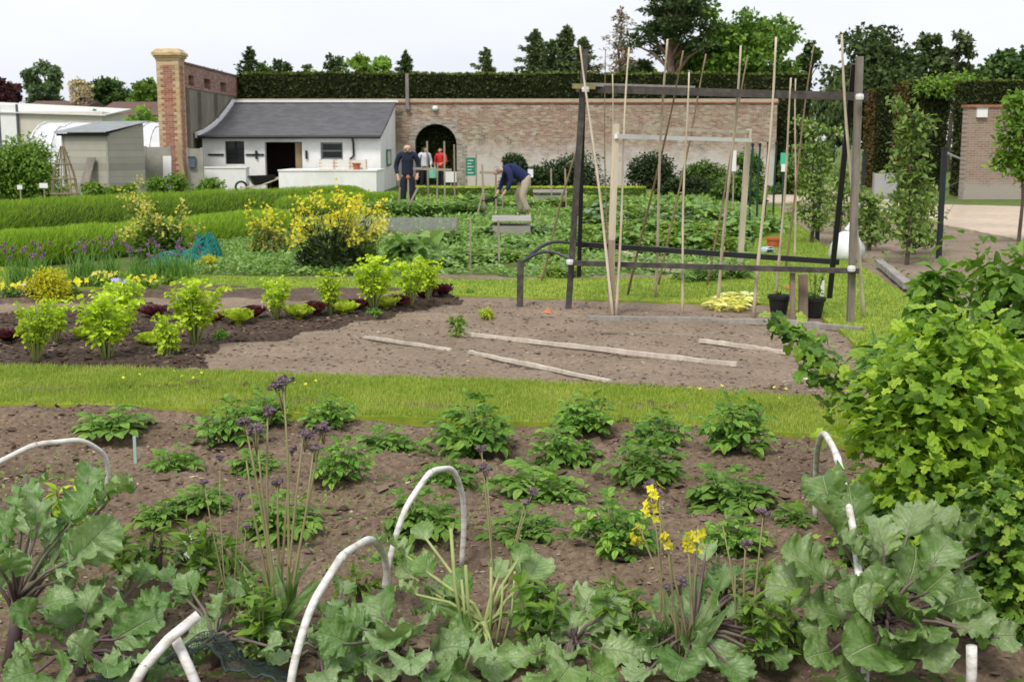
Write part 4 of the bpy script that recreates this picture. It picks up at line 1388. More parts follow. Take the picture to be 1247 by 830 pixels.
T = tree
T('copper_tree', 'copper-leaved dark purple tree at the garden edge', 4, 94, 42, 92, TM['copper'], n=3500, seed=1, leaf=.35)
T('birch_tree', 'tall feathery bluish-green birch behind the cream shed', 55, 72, 58, 95, TM['birch'], 'open', n=3000, seed=2, clumps=30, leaf=.3)
T('bare_tree', 'small pale sparse tree between the birch and a round dark tree', 96, 92, 34, 88, TM['blossom'], 'open', n=700, seed=3, clumps=26, leaf=.22)
T('round_tree', 'round dark green tree between the pale sparse tree and the striped pier', 131, 87, 60, 98, TM['dark'], n=5000, seed=4, leaf=.34)
T('bushy_tree', 'mixed green tree close behind the striped pier', 178, 94, 46, 90, TM['mid'], n=3500, seed=5, leaf=.3)
T('bushy_tree', 'low dark tree filling the gap beside the birch', 30, 112, 60, 105, TM['dark'], n=3000, seed=51, leaf=.35)
T('low_bush', 'bright green bush before the brown tiled roof, near the pier', 165, 123, 52, 60, TM['light'], n=2600, seed=6, leaf=.2, base=.05)
T('low_bush', 'smaller bright bush before the brown tiled roof, near the pale sparse tree', 112, 121, 34, 62, TM['mid'], n=1600, seed=7, leaf=.2, base=.05)
T('round_tree', 'round green tree rising over the wall behind the striped pier', 258, 69, 52, 85, TM['mid'], n=4200, seed=8, leaf=.3)
T('conifer_tree', 'thin spiky conifer above the end of the cottage hedge', 304, 62, 24, 90, TM['conifer'], 'cone', n=900, seed=9, leaf=.45, clumps=22)
T('pine_tree', 'dark ragged pine second from the cottage hedge end', 342, 55, 36, 88, TM['conifer'], 'open', n=1300, seed=10, leaf=.24, clumps=24, base=.4)
T('bushy_tree', 'rounded olive tree between the ragged pines over the cottage', 325, 74, 40, 92, TM['mid'], n=2200, seed=101, leaf=.3)
T('pine_tree', 'short dark pine between two ragged pines over the cottage roof', 369, 67, 30, 90, TM['conifer'], 'open', n=900, seed=11, leaf=.24, clumps=18, base=.4)
T('pine_tree', 'broad dark pine over the middle of the cottage roof', 405, 52, 44, 90, TM['conifer'], 'open', n=1700, seed=12, leaf=.24, clumps=30, base=.4)
T('bushy_tree', 'pale lime tree top beyond the cottage hedge', 438, 67, 44, 84, TM['light'], 'open', n=1700, seed=13, leaf=.28, clumps=30)
T('bushy_tree', 'sparse pale lime tree next to the small dark cone tree', 464, 65, 34, 86, TM['light'], 'open', n=900, seed=14, leaf=.26, clumps=26)
T('bushy_tree', 'low lime hedge-top tree over the cottage roof', 385, 80, 70, 80, TM['light'], n=2200, seed=141, leaf=.26)
T('conifer_tree', 'small dense cone tree near the pale post', 494, 67, 22, 88, TM['conifer'], 'cone', n=1600, seed=15, leaf=.35, clumps=26)
T('conifer_tree', 'lone fir top above the hedge over the arch', 592, 63, 50, 92, TM['conifer_soft'], 'cone', n=1900, seed=16, leaf=.45, clumps=30)
T('conifer_tree', 'pointed fir, tallest of the group with the bean frame post before it', 690, 37, 46, 96, TM['conifer_soft'], 'cone', n=3200, seed=17, leaf=.5, clumps=40)
T('conifer_tree', 'slender fir of the group, farthest from the bean frame', 652, 41, 50, 96, TM['conifer_soft'], 'cone', n=3000, seed=18, leaf=.5, clumps=40)
T('conifer_tree', 'small fir between the two taller firs of the group', 672, 54, 34, 94, TM['conifer'], 'cone', n=1700, seed=19, leaf=.45, clumps=30)
T('conifer_tree', 'short fir just behind the dark bean frame post', 710, 50, 26, 94, TM['conifer_soft'], 'cone', n=1400, seed=20, leaf=.45, clumps=26)
T('larch_tree', 'pinkish nearly bare larch beside the tall pine', 756, 14, 62, 92, TM['larch'], 'cone', n=900, seed=21, leaf=.4, clumps=46)
T('bushy_tree', 'brownish low tree behind the larch trunk', 766, 54, 70, 90, TM['larch'], 'open', n=1700, seed=22, leaf=.3, clumps=24)
T('tall_pine', 'tall dark pine with a bare brown trunk, top out of view', 818, -36, 116, 86, TM['conifer'], 'pine', n=9000, seed=23, leaf=.34, clumps=54, base=.58, bark=M_BARK_PINE, trunk_r=.5)
T('leafy_tree', 'large light-layered deciduous tree beside the tall pine', 900, -6, 156, 88, TM['mid'], 'open', n=11000, seed=24, leaf=.36, clumps=64, base=.33)
T('bushy_tree', 'dark lower tree under the tall pine', 778, 68, 44, 88, TM['conifer'], 'open', n=2300, seed=25, leaf=.3, clumps=22)
T('bushy_tree', 'thin spindly tree beside the large deciduous tree', 986, 48, 34, 92, TM['dark'], 'open', n=900, seed=26, leaf=.3, clumps=22)
T('weeping_tree', 'huge rounded dark tree seen through the gap in the hedge', 1060, 24, 136, 78, TM['weep'], 'round', n=17000, seed=27, leaf=.3, clumps=70, base=.1)
T('bushy_tree', 'dark tree filling the hedge gap under the huge rounded tree', 1012, 92, 60, 72, TM['weep'], 'weep', n=3500, seed=28, leaf=.5, clumps=30, base=.02)
T('ragged_tree', 'ragged dark green tree next to the huge rounded tree', 1127, 29, 56, 84, TM['weep'], 'open', n=4200, seed=29, leaf=.3, clumps=44, base=.3)
T('ragged_tree', 'ragged grey-green tree over the tall hedge block', 1163, 27, 62, 84, TM['conifer_soft'], 'open', n=4200, seed=30, leaf=.3, clumps=44, base=.3)
T('round_tree', 'broad dark green tree above the brown brick wall end', 1228, 36, 100, 76, TM['dark'], 'open', n=6500, seed=31, leaf=.34, clumps=46, base=.2)
T('leafy_tree', 'leafy treetop over the hedge beyond the brick wall end', 1290, 30, 90, 80, TM['mid'], n=3000, seed=32, leaf=.34)
# far mass of woodland behind everything
for i, (px, yt, wpx, lab) in enumerate([(-40, 100, 90, 'distant dark woodland tree at the far garden corner'), (225, 98, 60, 'distant dark tree low behind the boundary wall'), (620, 82, 90, 'distant tree line crown behind the long hedge'), (950, 80, 120, 'distant dark crown under the large deciduous tree'), (1110, 70, 130, 'distant dark crown between the ragged trees')]):
    T('distant_tree', lab, px, yt, wpx, 120, TM['dark'], n=2600, seed=60 + i, leaf=.5)

# ================================================================== bushes (twigs + foliage)
def bush(name, label, loc, W, D, H, m, n, leaf, seed=1, tmpl=None, cat='bush', lumps=16, low=.1, group=None, stems=9, up=.5, flat=.7, bark=None, core=True):
    r = random.Random(seed); rng = np.random.default_rng(seed)
    t = thing(name, label, cat, loc, 0, group)
    mb = MB()
    cs = []; rad = []
    for i in range(lumps):
        a = r.random() * 2 * PI; q = r.random() ** .6
        h = r.uniform(low, 1)
        env = math.sqrt(max(.1, 1 - (h * .9) ** 2))
        ra = r.uniform(.16, .3) * min(W, H * 1.6)
        cs.append(np.array([math.cos(a) * q * env * max(.05, W / 2 - ra * .8), math.sin(a) * q * env * max(.05, D / 2 - ra * .8), max(ra * .4, h * (H - ra * .7))])); rad.append(ra)
    for c in cs[:max(stems, 3)]:
        b0 = np.array([c[0] * .25, c[1] * .25, 0]); mid = (b0 + c) / 2 + np.array([0, 0, .08 * H])
        mb.tube([b0, mid, c], [.012 + .01 * H, .008 + .006 * H, .004], 5)
    mb.build('stems', bark or M_BARK, t)
    wts = np.array(rad) ** 2; wts /= wts.sum()
    mb = MB(); tm = tmpl or L_SIMPLE
    for c, ra, wg in zip(cs, rad, wts):
        k = int(n * wg) + 1
        d = rdir(k, rng); q = rng.random(k) ** .4
        rg = .6 + .8 * vnoise(d[:, 0] * 2 + c[0] * 3, d[:, 1] * 2 + d[:, 2] * 2, seed)
        P = c + d * (ra * q * rg)[:, None] * np.array([1, 1, flat])
        P[:, 2] = np.maximum(P[:, 2], .01 + .04 * rng.random(k))
        dr = d * np.array([1, 1, .5]) + rdir(k, rng) * .6 - np.array([0, 0, .15])
        M = frames(dr, d * .4 + rdir(k, rng) * .5 + np.array([0, 0, up]), rng.uniform(.6, 1.25, k) * leaf)
        mb.scatter(tm if not isinstance(tm, list) else tm[0], M, P)
    mb.build('foliage', m, t)
    return t


ML = {
    'dark': mat_leaf('shrub_dark', [(.012, .025, .008), (.028, .055, .012), (.05, .09, .02)], .3, .55, .3, gain=1.05),
    'mid': mat_leaf('shrub_mid', [(.03, .06, .012), (.06, .11, .018), (.1, .16, .028)], .35, .55, .3),
    'fresh': mat_leaf('shrub_fresh', [(.05, .1, .012), (.09, .16, .02), (.14, .22, .03)], .4, .55, .3),
    'apple': mat_leaf('apple_leaf', [(.05, .09, .02), (.09, .15, .03), (.15, .22, .05), (.2, .26, .08)], .35, .5, .35),
}
Lb = at(30, 200, 37)
bush('large_bush', 'large dense green bush beside the grey shed', (at(22, 200, 38).x, 38, 0), 3.3, 2.2, hz(157, 37.5), ML['fresh'], 9500, .13, 2, lumps=30)
bush('large_bush', 'dense green bush at the garden edge, outermost of two by the grey shed', (at(-45, 200, 37).x, 37, 0), 2.6, 2.2, hz(160, 37), ML['fresh'], 5000, .13, 3, lumps=20)
for i, (px, yt, wpx, lab) in enumerate([(190, 214, 40, 'leafy green clump under the grey panel fence'), (215, 211, 44, 'leafy green clump at the foot of the striped pier'), (255, 216, 50, 'leafy green clump before the short white low wall'), (150, 222, 50, 'leafy green clump at the corner of the grey shed'), (115, 220, 40, 'low leafy clump before the leaning dark board')]):
    bush('leafy_clump', lab, (at(px, 200, 41).x, 41, 0), wpx / FPX * 41, 1., hz(yt, 41), ML['fresh'], 900, .11, 20 + i, L_BROAD, lumps=10, cat='plant')
# shrubs along the garden wall
for i, (px, yt, wpx, Y, mm, lab) in enumerate([
    (628, 186, 40, 52, 'dark', 'small dark shrub against the brick wall, nearest the arch'),
    (695, 181, 96, 51, 'dark', 'wide dark rounded shrub against the brick wall behind the bean frame post'),
    (655, 200, 60, 50, 'dark', 'low dark shrub behind the bending man'),
    (795, 184, 76, 51, 'dark', 'rounded dark shrub against the wall inside the white frame'),
    (855, 195, 84, 48, 'mid', 'mid-green shrub against the wall inside the white frame'),
    (905, 178, 60, 46, 'mid', 'leafy shrub at the brick wall end behind the green poles'),
    (838, 212, 90, 42, 'dark', 'low dark shrub beyond the end of the yellow hedge'),
    (905, 214, 80, 38, 'mid', 'spreading green shrub under the green poles'),
    (965, 180, 50, 44, 'mid', 'leafy shrub in the gap beyond the brick wall')]):
    bush('shrub', lab, (at(px, 200, Y).x, Y, 0), wpx / FPX * Y, 1.6, hz(yt, Y), ML[mm], 5000, .14, 40 + i, lumps=18)
bush('climber', 'bright lime climber spilling over the clipped hedge', (at(1150, 200, 48.3).x, 48.3, hz(118, 48.3)), 4., .9, 1.0, TM['light'], 1500, .16, 60, lumps=16, cat='climber')
bush('climber', 'lime climber tuft hanging at the brown brick wall end', (at(1178, 200, 47.9).x, 47.9, hz(132, 47.9)), 1.3, .7, .8, TM['light'], 350, .14, 61, lumps=8, cat='climber')


# ================================================================== fluffy hedge rows (feathery crop)
M_FLUFF = mat_leaf('feathery_frond', [(.06, .105, .012), (.1, .165, .018), (.145, .22, .026), (.2, .27, .04)], .45, .7, .15, gain=2.35)
M_FLUFFCORE = mat_noise('feathery_core', [(.03, .055, .01), (.05, .09, .014)], 8, .95)


def fluffy(label, pts, W, seed, n=9000, ln=.105):
    """row plant following ground points pts with height"""
    rng = np.random.default_rng(seed)
    P = np.array([(p[0], p[1], h) for p, h in pts])
    t = thing('feathery_hedge', label, 'hedge', (P[:, 0].mean(), P[:, 1].mean(), 0), 0, 'feathery crop rows')
    S = np.linspace(0, 1, 60); L = np.linspace(0, 1, len(P))
    path = np.stack([np.interp(S, L, P[:, i]) for i in range(3)], 1)
    o = np.array([*t.location])
    tang = np.gradient(path[:, :2], axis=0); tang = unit(tang); nr = np.stack([tang[:, 1], -tang[:, 0]], 1)
    endf = np.minimum(1, np.minimum(S, 1 - S) * 14) ** .5
    mb = MB(); k = 12; V = []
    for i in range(60):
        for q in np.linspace(0, PI, k):
            off = math.cos(q) * W / 2 * .86 * endf[i] * (1 + .05 * math.sin(i * .9)); h = math.sin(q) ** .75 * path[i, 2] * .86 * endf[i] * (1 + .025 * math.sin(i * 1.7 + 1))
            V.append((path[i, 0] + nr[i, 0] * off, path[i, 1] + nr[i, 1] * off, h - .02))
    F = [(i * k + j, i * k + j + 1, (i + 1) * k + j + 1, (i + 1) * k + j) for i in range(59) for j in range(k - 1)]
    mb.add(np.array(V) - o, F); mb.build('core', M_FLUFFCORE, t, smooth=True)
    s = rng.random(n); q = rng.uniform(.05, PI - .05, n)
    i = (s * 59).astype(int)
    ef = np.interp(s, S, endf)
    hp = np.interp(s, S, path[:, 2])
    lump = .93 + .14 * fbm(s * 18, q * 1.3, seed, 2)
    off = np.cos(q) * W / 2 * ef * lump; h = np.sin(q) ** .75 * hp * ef * lump * .92
    px = np.interp(s, S, path[:, 0]) + nr[i, 0] * off; py = np.interp(s, S, path[:, 1]) + nr[i, 1] * off
    P3 = np.stack([px, py, np.maximum(0, h - .05)], 1) - o
    d = np.stack([nr[i, 0] * np.cos(q) * .5, nr[i, 1] * np.cos(q) * .5, np.full(n, .8)], 1) + rdir(n, rng) * .38
    M = frames(d, rdir(n, rng), rng.uniform(.6, 1.2, n) * ln); M[:, :, 0] *= .5
    mb = MB(); mb.scatter(L_NEEDLE, M, P3)
    M = frames(d + rdir(n, rng) * .3, rdir(n, rng), rng.uniform(.5, .9, n) * ln); M[:, :, 0] *= .8
    mb.scatter(L_FEATHER, M[::3], P3[::3])
    mb.build('foliage', M_FLUFF, t)
    return t


def gpt(px, py): 
    p = gp(px, py); return (p.x, p.y)
def hgt(px, pb, pt):
    p = gp(px, pb); return at(px, pt, p.y).z


fluffy('feathery bright green hedge row nearest the flower border', [(gpt(-60, 327), hgt(-60, 327, 283)), (gpt(60, 317), hgt(60, 317, 277)), (gpt(200, 300), hgt(200, 300, 266)), (gpt(300, 287), hgt(300, 287, 257)), (gpt(352, 280), hgt(352, 280, 254))], .95, 1, 38000)
fluffy('feathery green hedge row, middle one of three', [(gpt(-90, 300), hgt(-60, 298, 247)), (gpt(0, 285), hgt(0, 285, 243)), (gpt(150, 272), hgt(150, 272, 236)), (gpt(290, 262), hgt(290, 262, 229)), (gpt(415, 252), hgt(415, 252, 225)), (gpt(438, 250), hgt(438, 250, 226))], 1.15, 2, 42000)
fluffy('feathery green hedge row farthest back, before the long white low wall', [(gpt(340, 262), hgt(340, 262, 240)), (gpt(420, 256), hgt(420, 256, 235)), (gpt(492, 255), hgt(492, 255, 233))], 1.1, 3, 14000)
# ================================================================== bean frame, white frame, canes
def P2(px, py, Y):
    return at(px, py, Y)


def beam(name, root, p, q, w, h, m):
    mb = MB(); mb.bar(p, q, w, h); return put(mb, name, m, root)


yF = gp(692, 377).y; yR = gp(1036, 396).y      # front feet
bf = thing('bean_trellis', 'dark timber bean frame of leaning posts and cross rails', 'plant frame', (gp(864, 385).x, (yF + yR) / 2, 0))
yFb, yRb = yF + .75, yR + 1.0                    # back feet
M_DW = M_DARKWOOD
beam('front_post', bf, P2(692, 379, yF), P2(713, 60, yF), .062, .055, M_DW)
beam('rear_post', bf, P2(705, 336, yFb), P2(711, 100, yF + .12), .045, .045, M_BLACK)
M_POSTGREY = mat_wood('post_grey', (.11, .095, .08), (.25, .22, .185))
beam('front_post', bf, P2(1035, 398, yR), P2(1047, 69, yR), .062, .06, M_POSTGREY)
beam('rear_post', bf, P2(1010, 362, yRb), P2(1040, 78, yR + .13), .05, .045, M_BLACK)
beam('ridge_rail', bf, P2(703, 108, yF + .09), P2(1057, 118, yR + .09), .08, .075, M_DW)
M_RAILGREY = mat_wood('rail_grey', (.2, .18, .16), (.36, .34, .31))
beam('ridge_batten', bf, P2(712, 103, yF - .045), P2(846, 107, yF - .02), .05, .035, M_RAILGREY)
beam('lower_rail', bf, P2(690, 320, yF - .075), P2(1046, 330, yR - .085), .06, .05, M_DW)
beam('lower_rail', bf, P2(700, 297, yFb + .05), P2(1022, 319, yRb + .04), .06, .055, M_BLACK)
M_BOLT = mat_noise('white_tape', [(.6, .6, .6), (.7, .7, .7)], 5, .5)
for px, py, y in ((694, 319, yF), (1037, 327, yR), (713, 109, yF), (1047, 118, yR)):
    mb = MB(); c = P2(px, py, y - .13); mb.lathe([(.0, -.03), (.035, -.025), (.04, 0), (.035, .025), (0, .03)], 8, c=tuple(c)); put(mb, 'bolt', M_BOLT, bf)
for px, p0, p1 in ((965, 392, 332), (978, 390, 334)):
    y = gp(px, p0).y
    beam('stake', bf, P2(px, p0 + 2, y), P2(px, p1, y), .085 if px == 978 else .045, .05, mat_wood('stake_wood', (.18, .13, .09), (.3, .24, .18)))
mb = MB(); mb.bar(P2(697, 105, yF - .06), P2(725, 106, yF - .06), .07, .05); put(mb, 'end_block', mat_noise('yellow_block', [(.3, .25, .08), (.12, .12, .1)], 9, .7), bf)

# bent pipe rail standing beside the frame
p = gp(633, 374); q = gp(696, 330)
t = thing('bent_rail', 'low dark post with two bent pipes running to the bean frame', 'rail', (p.x, p.y, 0))
mb = MB(); mb.bar((p.x, p.y, -.05), tuple(P2(634, 316, p.y)), .07, .06); put(mb, 'post', M_DW, t)
for y0_, y1_, yy in ((322, 296, p.y + .5), (321, 315, p.y + .1)):
    a = P2(634, y0_, p.y); b = P2(694, y1_, yF + (.55 if y1_ < 300 else -.05))
    pts = []
    for i in range(9):
        s = i / 8; c = a.lerp(b, s); c.z += .1 * math.sin(PI * s); pts.append(tuple(c))
    mb = MB(); mb.tube(pts, .018, 6); put(mb, 'pipe', mat_noise('dark_pipe', [(.03, .035, .04), (.06, .065, .07)], 4, .5) if 'dark_pipe' not in bpy.data.materials else bpy.data.materials['dark_pipe'], t)

# canes: (foot px, foot py, top px, top py, label, material, radius)
CANES = [
    (747, 387, 709, 56, 'pale cane leaning on the dark corner post of the bean frame', M_CANE, .013),
    (750, 386, 767, 58, 'pale cane crossing at the foot with the leaning corner cane', M_CANE, .012),
    (798, 365, 811, 48, 'long pale cane standing between the white frame posts, nearest its thick post', M_CANE, .014),
    (831, 384, 836, 88, 'shorter pale cane under the tall brown pine trunk', M_CANE, .011),
    (874, 372, 901, 56, 'pale cane leaning over the white frame rail toward the big tree', M_CANE, .014),
    (917, 388, 947, 45, 'long pale cane just outside the white frame', M_CANE, .014),
    (943, 380, 966, 95, 'pale cane ending at the dark top rail, beside the green poles', M_CANE, .012),
    (968, 318, 970, 96, 'upright pale cane next to the cane by the green poles', M_CANE, .013),
    (1052, 389, 1024, 42, 'stout pale cane leaning outside the grey corner post', M_CANE, .015),
    (658, 345, 706, 160, 'brownish cane leaning in behind the dark corner post', M_CANE_BROWN, .013),
    (745, 372, 744, 90, 'thin pale cane behind the dark corner post', M_CANE, .009),
    (763, 362, 833, 62, 'brown slanting cane tip leaning on the rear rail, toward the tall pine', M_CANE_BROWN, .012),
    (800, 350, 862, 66, 'brown slanting cane behind the white frame centre', M_CANE_BROWN, .012),
    (860, 350, 912, 70, 'brown slanting cane tip before the large deciduous tree', M_CANE_BROWN, .011),
    (956, 330, 991, 55, 'thin twiggy brown cane leaning toward the huge rounded tree', M_CANE_BROWN, .012),
    (741, 345, 735, 60, 'thin greyish cane rising from the crossing pair', M_CANE_BROWN, .008),
]
for k, (fx, fy, tx, ty, lab, m, rad) in enumerate(CANES):
    f = gp(fx, fy); Yt = f.y + (0.12 if fy > 360 else -.5)
    if fy > 360: Yt = yF + (yR - yF) * (fx - 692) / 343 - .06
    tp = P2(tx, ty, Yt)
    t = thing('bamboo_cane', lab, 'cane', (f.x, f.y, 0), 0, 'bean canes')
    r_ = random.Random(k)
    n = 14; pts = []; rr = []
    for i in range(n):
        s = i / (n - 1)
        pt = Vector((0, 0, -.03)).lerp(tp - Vector((f.x, f.y, 0)), s)
        pt.x += .024 * math.sin(s * 5 + k) * s; pt.y += .01 * math.sin(s * 5 + k * 2)
        pts.append(tuple(pt)); rr.append(rad * 1.12 * (1.1 - .5 * s) * (1.18 if i % 2 else 1.))
    mb = MB(); mb.tube(pts, rr, 6)
    mb.build('stalk', m, t, smooth=True)

# white frame
M_STAKEB = mat_wood('soiled_wood', (.26, .2, .14), (.42, .34, .25))
yW = gp(744, 385).y
wf = thing('timber_trellis', 'pale squared timber goal-shaped frame standing in the vegetables', 'plant frame', (gp(820, 350).x, yW + 1.6, 0))
yW2 = gp(900, 336).y
beam('post', wf, P2(745, 292, yW), P2(750, 151, yW), .066, .06, M_PALEWOOD)
beam('post_foot', wf, P2(744, 388, yW), P2(745, 292, yW), .065, .059, M_STAKEB)
beam('post', wf, P2(900, 337, yW2), P2(912, 157, yW2), .07, .065, M_PALEWOOD)
beam('top_rail', wf, P2(750, 166, yW - .06), P2(914, 171, yW2 - .07), .035, .045, M_WHITEPAINT)
beam('top_rail', wf, P2(750, 155, yW + .06), P2(914, 161, yW2 + .07), .035, .035, M_PALEWOOD)
# boards lying by its foot
def ground_bar(name, label, a, b, w, h, m, cat, z=.0):
    p, q = gp(*a), gp(*b)
    c = (p + q) / 2
    t = thing(name, label, cat, (c.x, c.y, z))
    n = 16; d = (q - p); L = d.length; d.normalize(); s = Vector((-d.y, d.x, 0))
    r_ = random.Random(int(a[0] * 7 + b[1]))
    mb = MB(); V = []
    for i in range(n + 1):
        u = i / n - .5
        wv = w / 2 * (1 + r_.uniform(-.12, .12)); jx = .006 * math.sin(i * .9 + a[0])
        ctr = d * (L * u) + s * jx
        hh = h * (1 + r_.uniform(-.1, .15))
        for sx, zz in ((-1, 0), (1, 0), (.92, hh), (-.92, hh)):
            V.append(tuple(ctr + s * (sx * wv) + Vector((0, 0, zz))))
    F = [(3, 2, 1, 0), tuple(4 * n + k for k in (0, 1, 2, 3))]
    for i in range(n):
        for k in range(4): F.append((4 * i + k, 4 * i + (k + 1) % 4, 4 * i + 4 + (k + 1) % 4, 4 * i + 4 + k))
    mb.add(V, F)
    mb.build('timber', m, t)
    return t


M_BATTEN = mat_wood('bleached_batten', (.42, .36, .29), (.64, .58, .5))
M_BATTEN2 = mat_wood('earthy_batten', (.2, .155, .115), (.36, .3, .235))
ground_bar('timber_batten', 'short bleached batten marking a seed row, farthest from the bean frame', (444, 413), (549, 429), .034, .022, M_BATTEN, 'batten', .012)
ground_bar('timber_batten', 'bleached batten slanting down to the grass strip', (572, 432), (742, 468), .038, .024, M_BATTEN, 'batten', .012)
ground_bar('timber_batten', 'long earthy batten across the middle of the raked soil', (566, 410), (897, 448), .034, .032, M_BATTEN, 'batten', .012)
ground_bar('timber_plank', 'thick grey plank lying in front of the bean frame feet', (716, 391), (935, 396), .085, .045, M_RAILGREY, 'plank', .01)
ground_bar('timber_plank', 'short grey plank lying beyond the thick plank, under the currant branch', (938, 394), (1050, 406), .1, .045, M_RAILGREY, 'plank', .01)
ground_bar('timber_batten', 'half buried thin batten between the plank and the long batten', (733, 406), (850, 413), .035, .025, M_BATTEN2, 'batten', .012)
ground_bar('timber_batten', 'thin batten near the currant bush, in line with the half buried one', (853, 418), (958, 433), .04, .03, M_BATTEN, 'batten', .012)
ground_bar('timber_plank', 'weathered plank lying on the grass beside the currant bush', (1071, 326), (1106, 356), .12, .07, M_RAILGREY, 'plank', .04)
ground_bar('timber_plank', 'pale board on the soil behind the lower rails, at the white frame foot', (756, 322), (828, 332), .12, .05, M_PALEWOOD, 'plank', .0)
ground_bar('timber_plank', 'narrow pale board farther back behind the white frame foot', (752, 309), (800, 317), .1, .05, M_PALEWOOD, 'plank', .0)
ground_bar('timber_plank', 'pale board under the thin white frame post', (838, 325), (905, 331), .13, .06, M_PALEWOOD, 'plank', .0)

# nursery pots and litter by the frame
M_BPOT = mat_noise('black_pot', [(.012, .012, .013), (.025, .025, .026)], 9, .55)
def sprig(root, h, n, m, seed, spread=.1, leaf=.05, tmpl=None):
    rng = np.random.default_rng(seed); mb = MB(); ms = MB()
    for i in range(n):
        a = rng.uniform(0, 2 * PI); tl = rng.uniform(.05, .5)
        tip = np.array([math.cos(a) * tl * spread * 2, math.sin(a) * tl * spread * 2, h * rng.uniform(.6, 1)])
        ms.tube([(0, 0, .12), tip * .6 + np.array([0, 0, .03]), tip], [.004, .003, .002], 4)
        k = 9
        s = rng.uniform(.3, 1, k)
        P = tip[None] * s[:, None]
        mb.scatter(tmpl or L_SIMPLE, frames(rdir(k, rng) + np.array([0, 0, .4]), rdir(k, rng) + np.array([0, 0, 1]), rng.uniform(.6, 1.2, k) * leaf), P)
    ms.build('stem', M_BARK, root); mb.build('foliage', m, root)
g1 = gp(948, 384); pt_ = pot('plant_pot', 'black nursery pot under the bean frame, with brown dead growth', (g1.x, g1.y, .01), .11, .2, m=M_BPOT)
sprig(pt_, .3, 4, ML['dark'], 3, .1, .04)
g1 = gp(990, 387); pt_ = pot('plant_pot', 'black nursery pot under the bean frame, holding a leafy young plant', (g1.x, g1.y, .01), .115, .2, m=M_BPOT)
sprig(pt_, .46, 9, ML['mid'], 4, .16, .055)
g1 = gp(1000, 384); t = thing('plant_label', 'white plant label stuck beside the leafy black pot', 'plant label', (g1.x, g1.y, 0))
mb = MB(); mb.box((-.02, -.003, .14), (.02, .003, .36)); mb.build('tag', M_WHITEPAINT, t)
mb = MB(); mb.box((-.007, -.002, 0), (.007, .002, .139)); mb.build('spike', M_WHITEPAINT, t)
g1 = gp(942, 303); pt_ = pot('flower_pot', 'orange terracotta pot behind the bean frame rails', (g1.x, g1.y, .0), .13, .19, (.5, .12, .04))
g1 = gp(934, 310); t = thing('bucket', 'pale blue bucket on its side below the orange pot', 'bucket', (g1.x, g1.y, .05))
mb = MB(); mb.lathe([(.07, -.1), (.09, .1), (.075, .1), (.06, -.08)], 14); mb.build('tub', mat_noise('pale_blue', [(.3, .42, .5), (.4, .52, .6)], 4, .5), t).rotation_euler = (PI / 2, 0, .4)
mb = MB(); mb.tube([(-.09, -.1, 0), (-.06, -.16, .05), (.06, -.16, .05), (.09, -.1, 0)], .006, 5); mb.build('handle', M_WHITEPAINT, t)
for (px, py, lab) in ((950, 330, 'orange brick piece in the grass behind the lower rail'), (960, 356, 'orange brick piece on the soil behind the black pots'), (668, 386, 'reddish brick piece on the raked soil by the corner post')):
    g1 = gp(px, py); t = thing('brick_piece', lab, 'brick', (g1.x, g1.y, .02), px)
    mb = MB(); V, F, _ = clod_template(px); mb.add(V * np.array([.1, .06, .06]) + np.array([0, 0, .03]), F); mb.build('lump', mat_noise('orange_brick', [(.36, .12, .06), (.5, .2, .1)], 12, .9) if 'orange_brick' not in bpy.data.materials else bpy.data.materials['orange_brick'], t)
rng = np.random.default_rng(5)
pp = inpts(lift([(862, 372), (880, 366), (918, 366), (920, 374), (900, 381), (868, 381)]), 260, rng)
mb = MB(); k = len(pp)
mb.scatter(L_SIMPLE, frames(rdir(k, rng, -.2, .4), rdir(k, rng) * .5 + np.array([0, 0, 1]), rng.uniform(.07, .14, k)), np.concatenate([pp, .03 + .06 * rng.random((k, 1))], 1))
tag(mb.build('leaf_litter', mat_leaf('yellowed_leaf', [(.45, .4, .08), (.6, .52, .15), (.66, .6, .3)], .3)), 'heap of yellowed leaves on the soil under the bean frame', 'leaves', kind='stuff')

# green-pole tunnel frame behind, white bag, grey panel
for i, (px, pt_, lab) in enumerate([(903, 182, 'dark green pole nearest the white frame'), (912, 178, 'dark green pole second from the white frame'), (921, 178, 'dark green pole behind the hanging green sign'), (931, 176, 'dark green pole second from the sandy path'), (941, 176, 'dark green pole nearest the sandy path')]):
    p = gp(px, 290 - i * 3)
    t = thing('green_pole', lab, 'pole', (p.x, p.y, 0), 0, 'green poles of the fruit tunnel')
    mb = MB(); mb.tube([(0, 0, 0), (0, 0, 1.), (.02, 0, at(px, pt_, p.y).z)], .022, 6); mb.build('tube', mat_noise('dark_green_steel', [(.008, .04, .03), (.015, .06, .045)], 4, .4) if 'dark_green_steel' not in bpy.data.materials else bpy.data.materials['dark_green_steel'], t)
    mb = MB(); mb.lathe([(.03, 0), (.03, .05), (.01, .06)], 8, c=(.02, 0, at(px, pt_, p.y).z)); mb.build('cap', M_BLACK, t)
p = at(955, 200, 20)
t = thing('hanging_sign', 'bright green plastic sign hanging among the green poles', 'sign', (p.x, 20, 0))
mb = MB(); mb.box((-.06, -.01, at(0, 202, 20).z), (.06, .02, at(0, 186, 20).z)); mb.build('panel', mat_noise('bright_green', [(.04, .42, .24), (.07, .5, .3)], 5, .45), t)
mb = MB(); mb.box((-.05, -.02, at(0, 209, 20).z), (.045, -.012, at(0, 200, 20).z)); mb.build('label_card', M_WHITEPAINT, t)
mb = MB(); mb.tube([(0, .04, 0), (0, .04, at(0, 187, 20).z)], .014, 6); mb.build('stake', bpy.data.materials['dark_green_steel'], t)
g1 = gp(1030, 318)
t = thing('white_bag', 'white plastic sack slumped beside the espalier trees', 'sack', (g1.x, g1.y, 0))
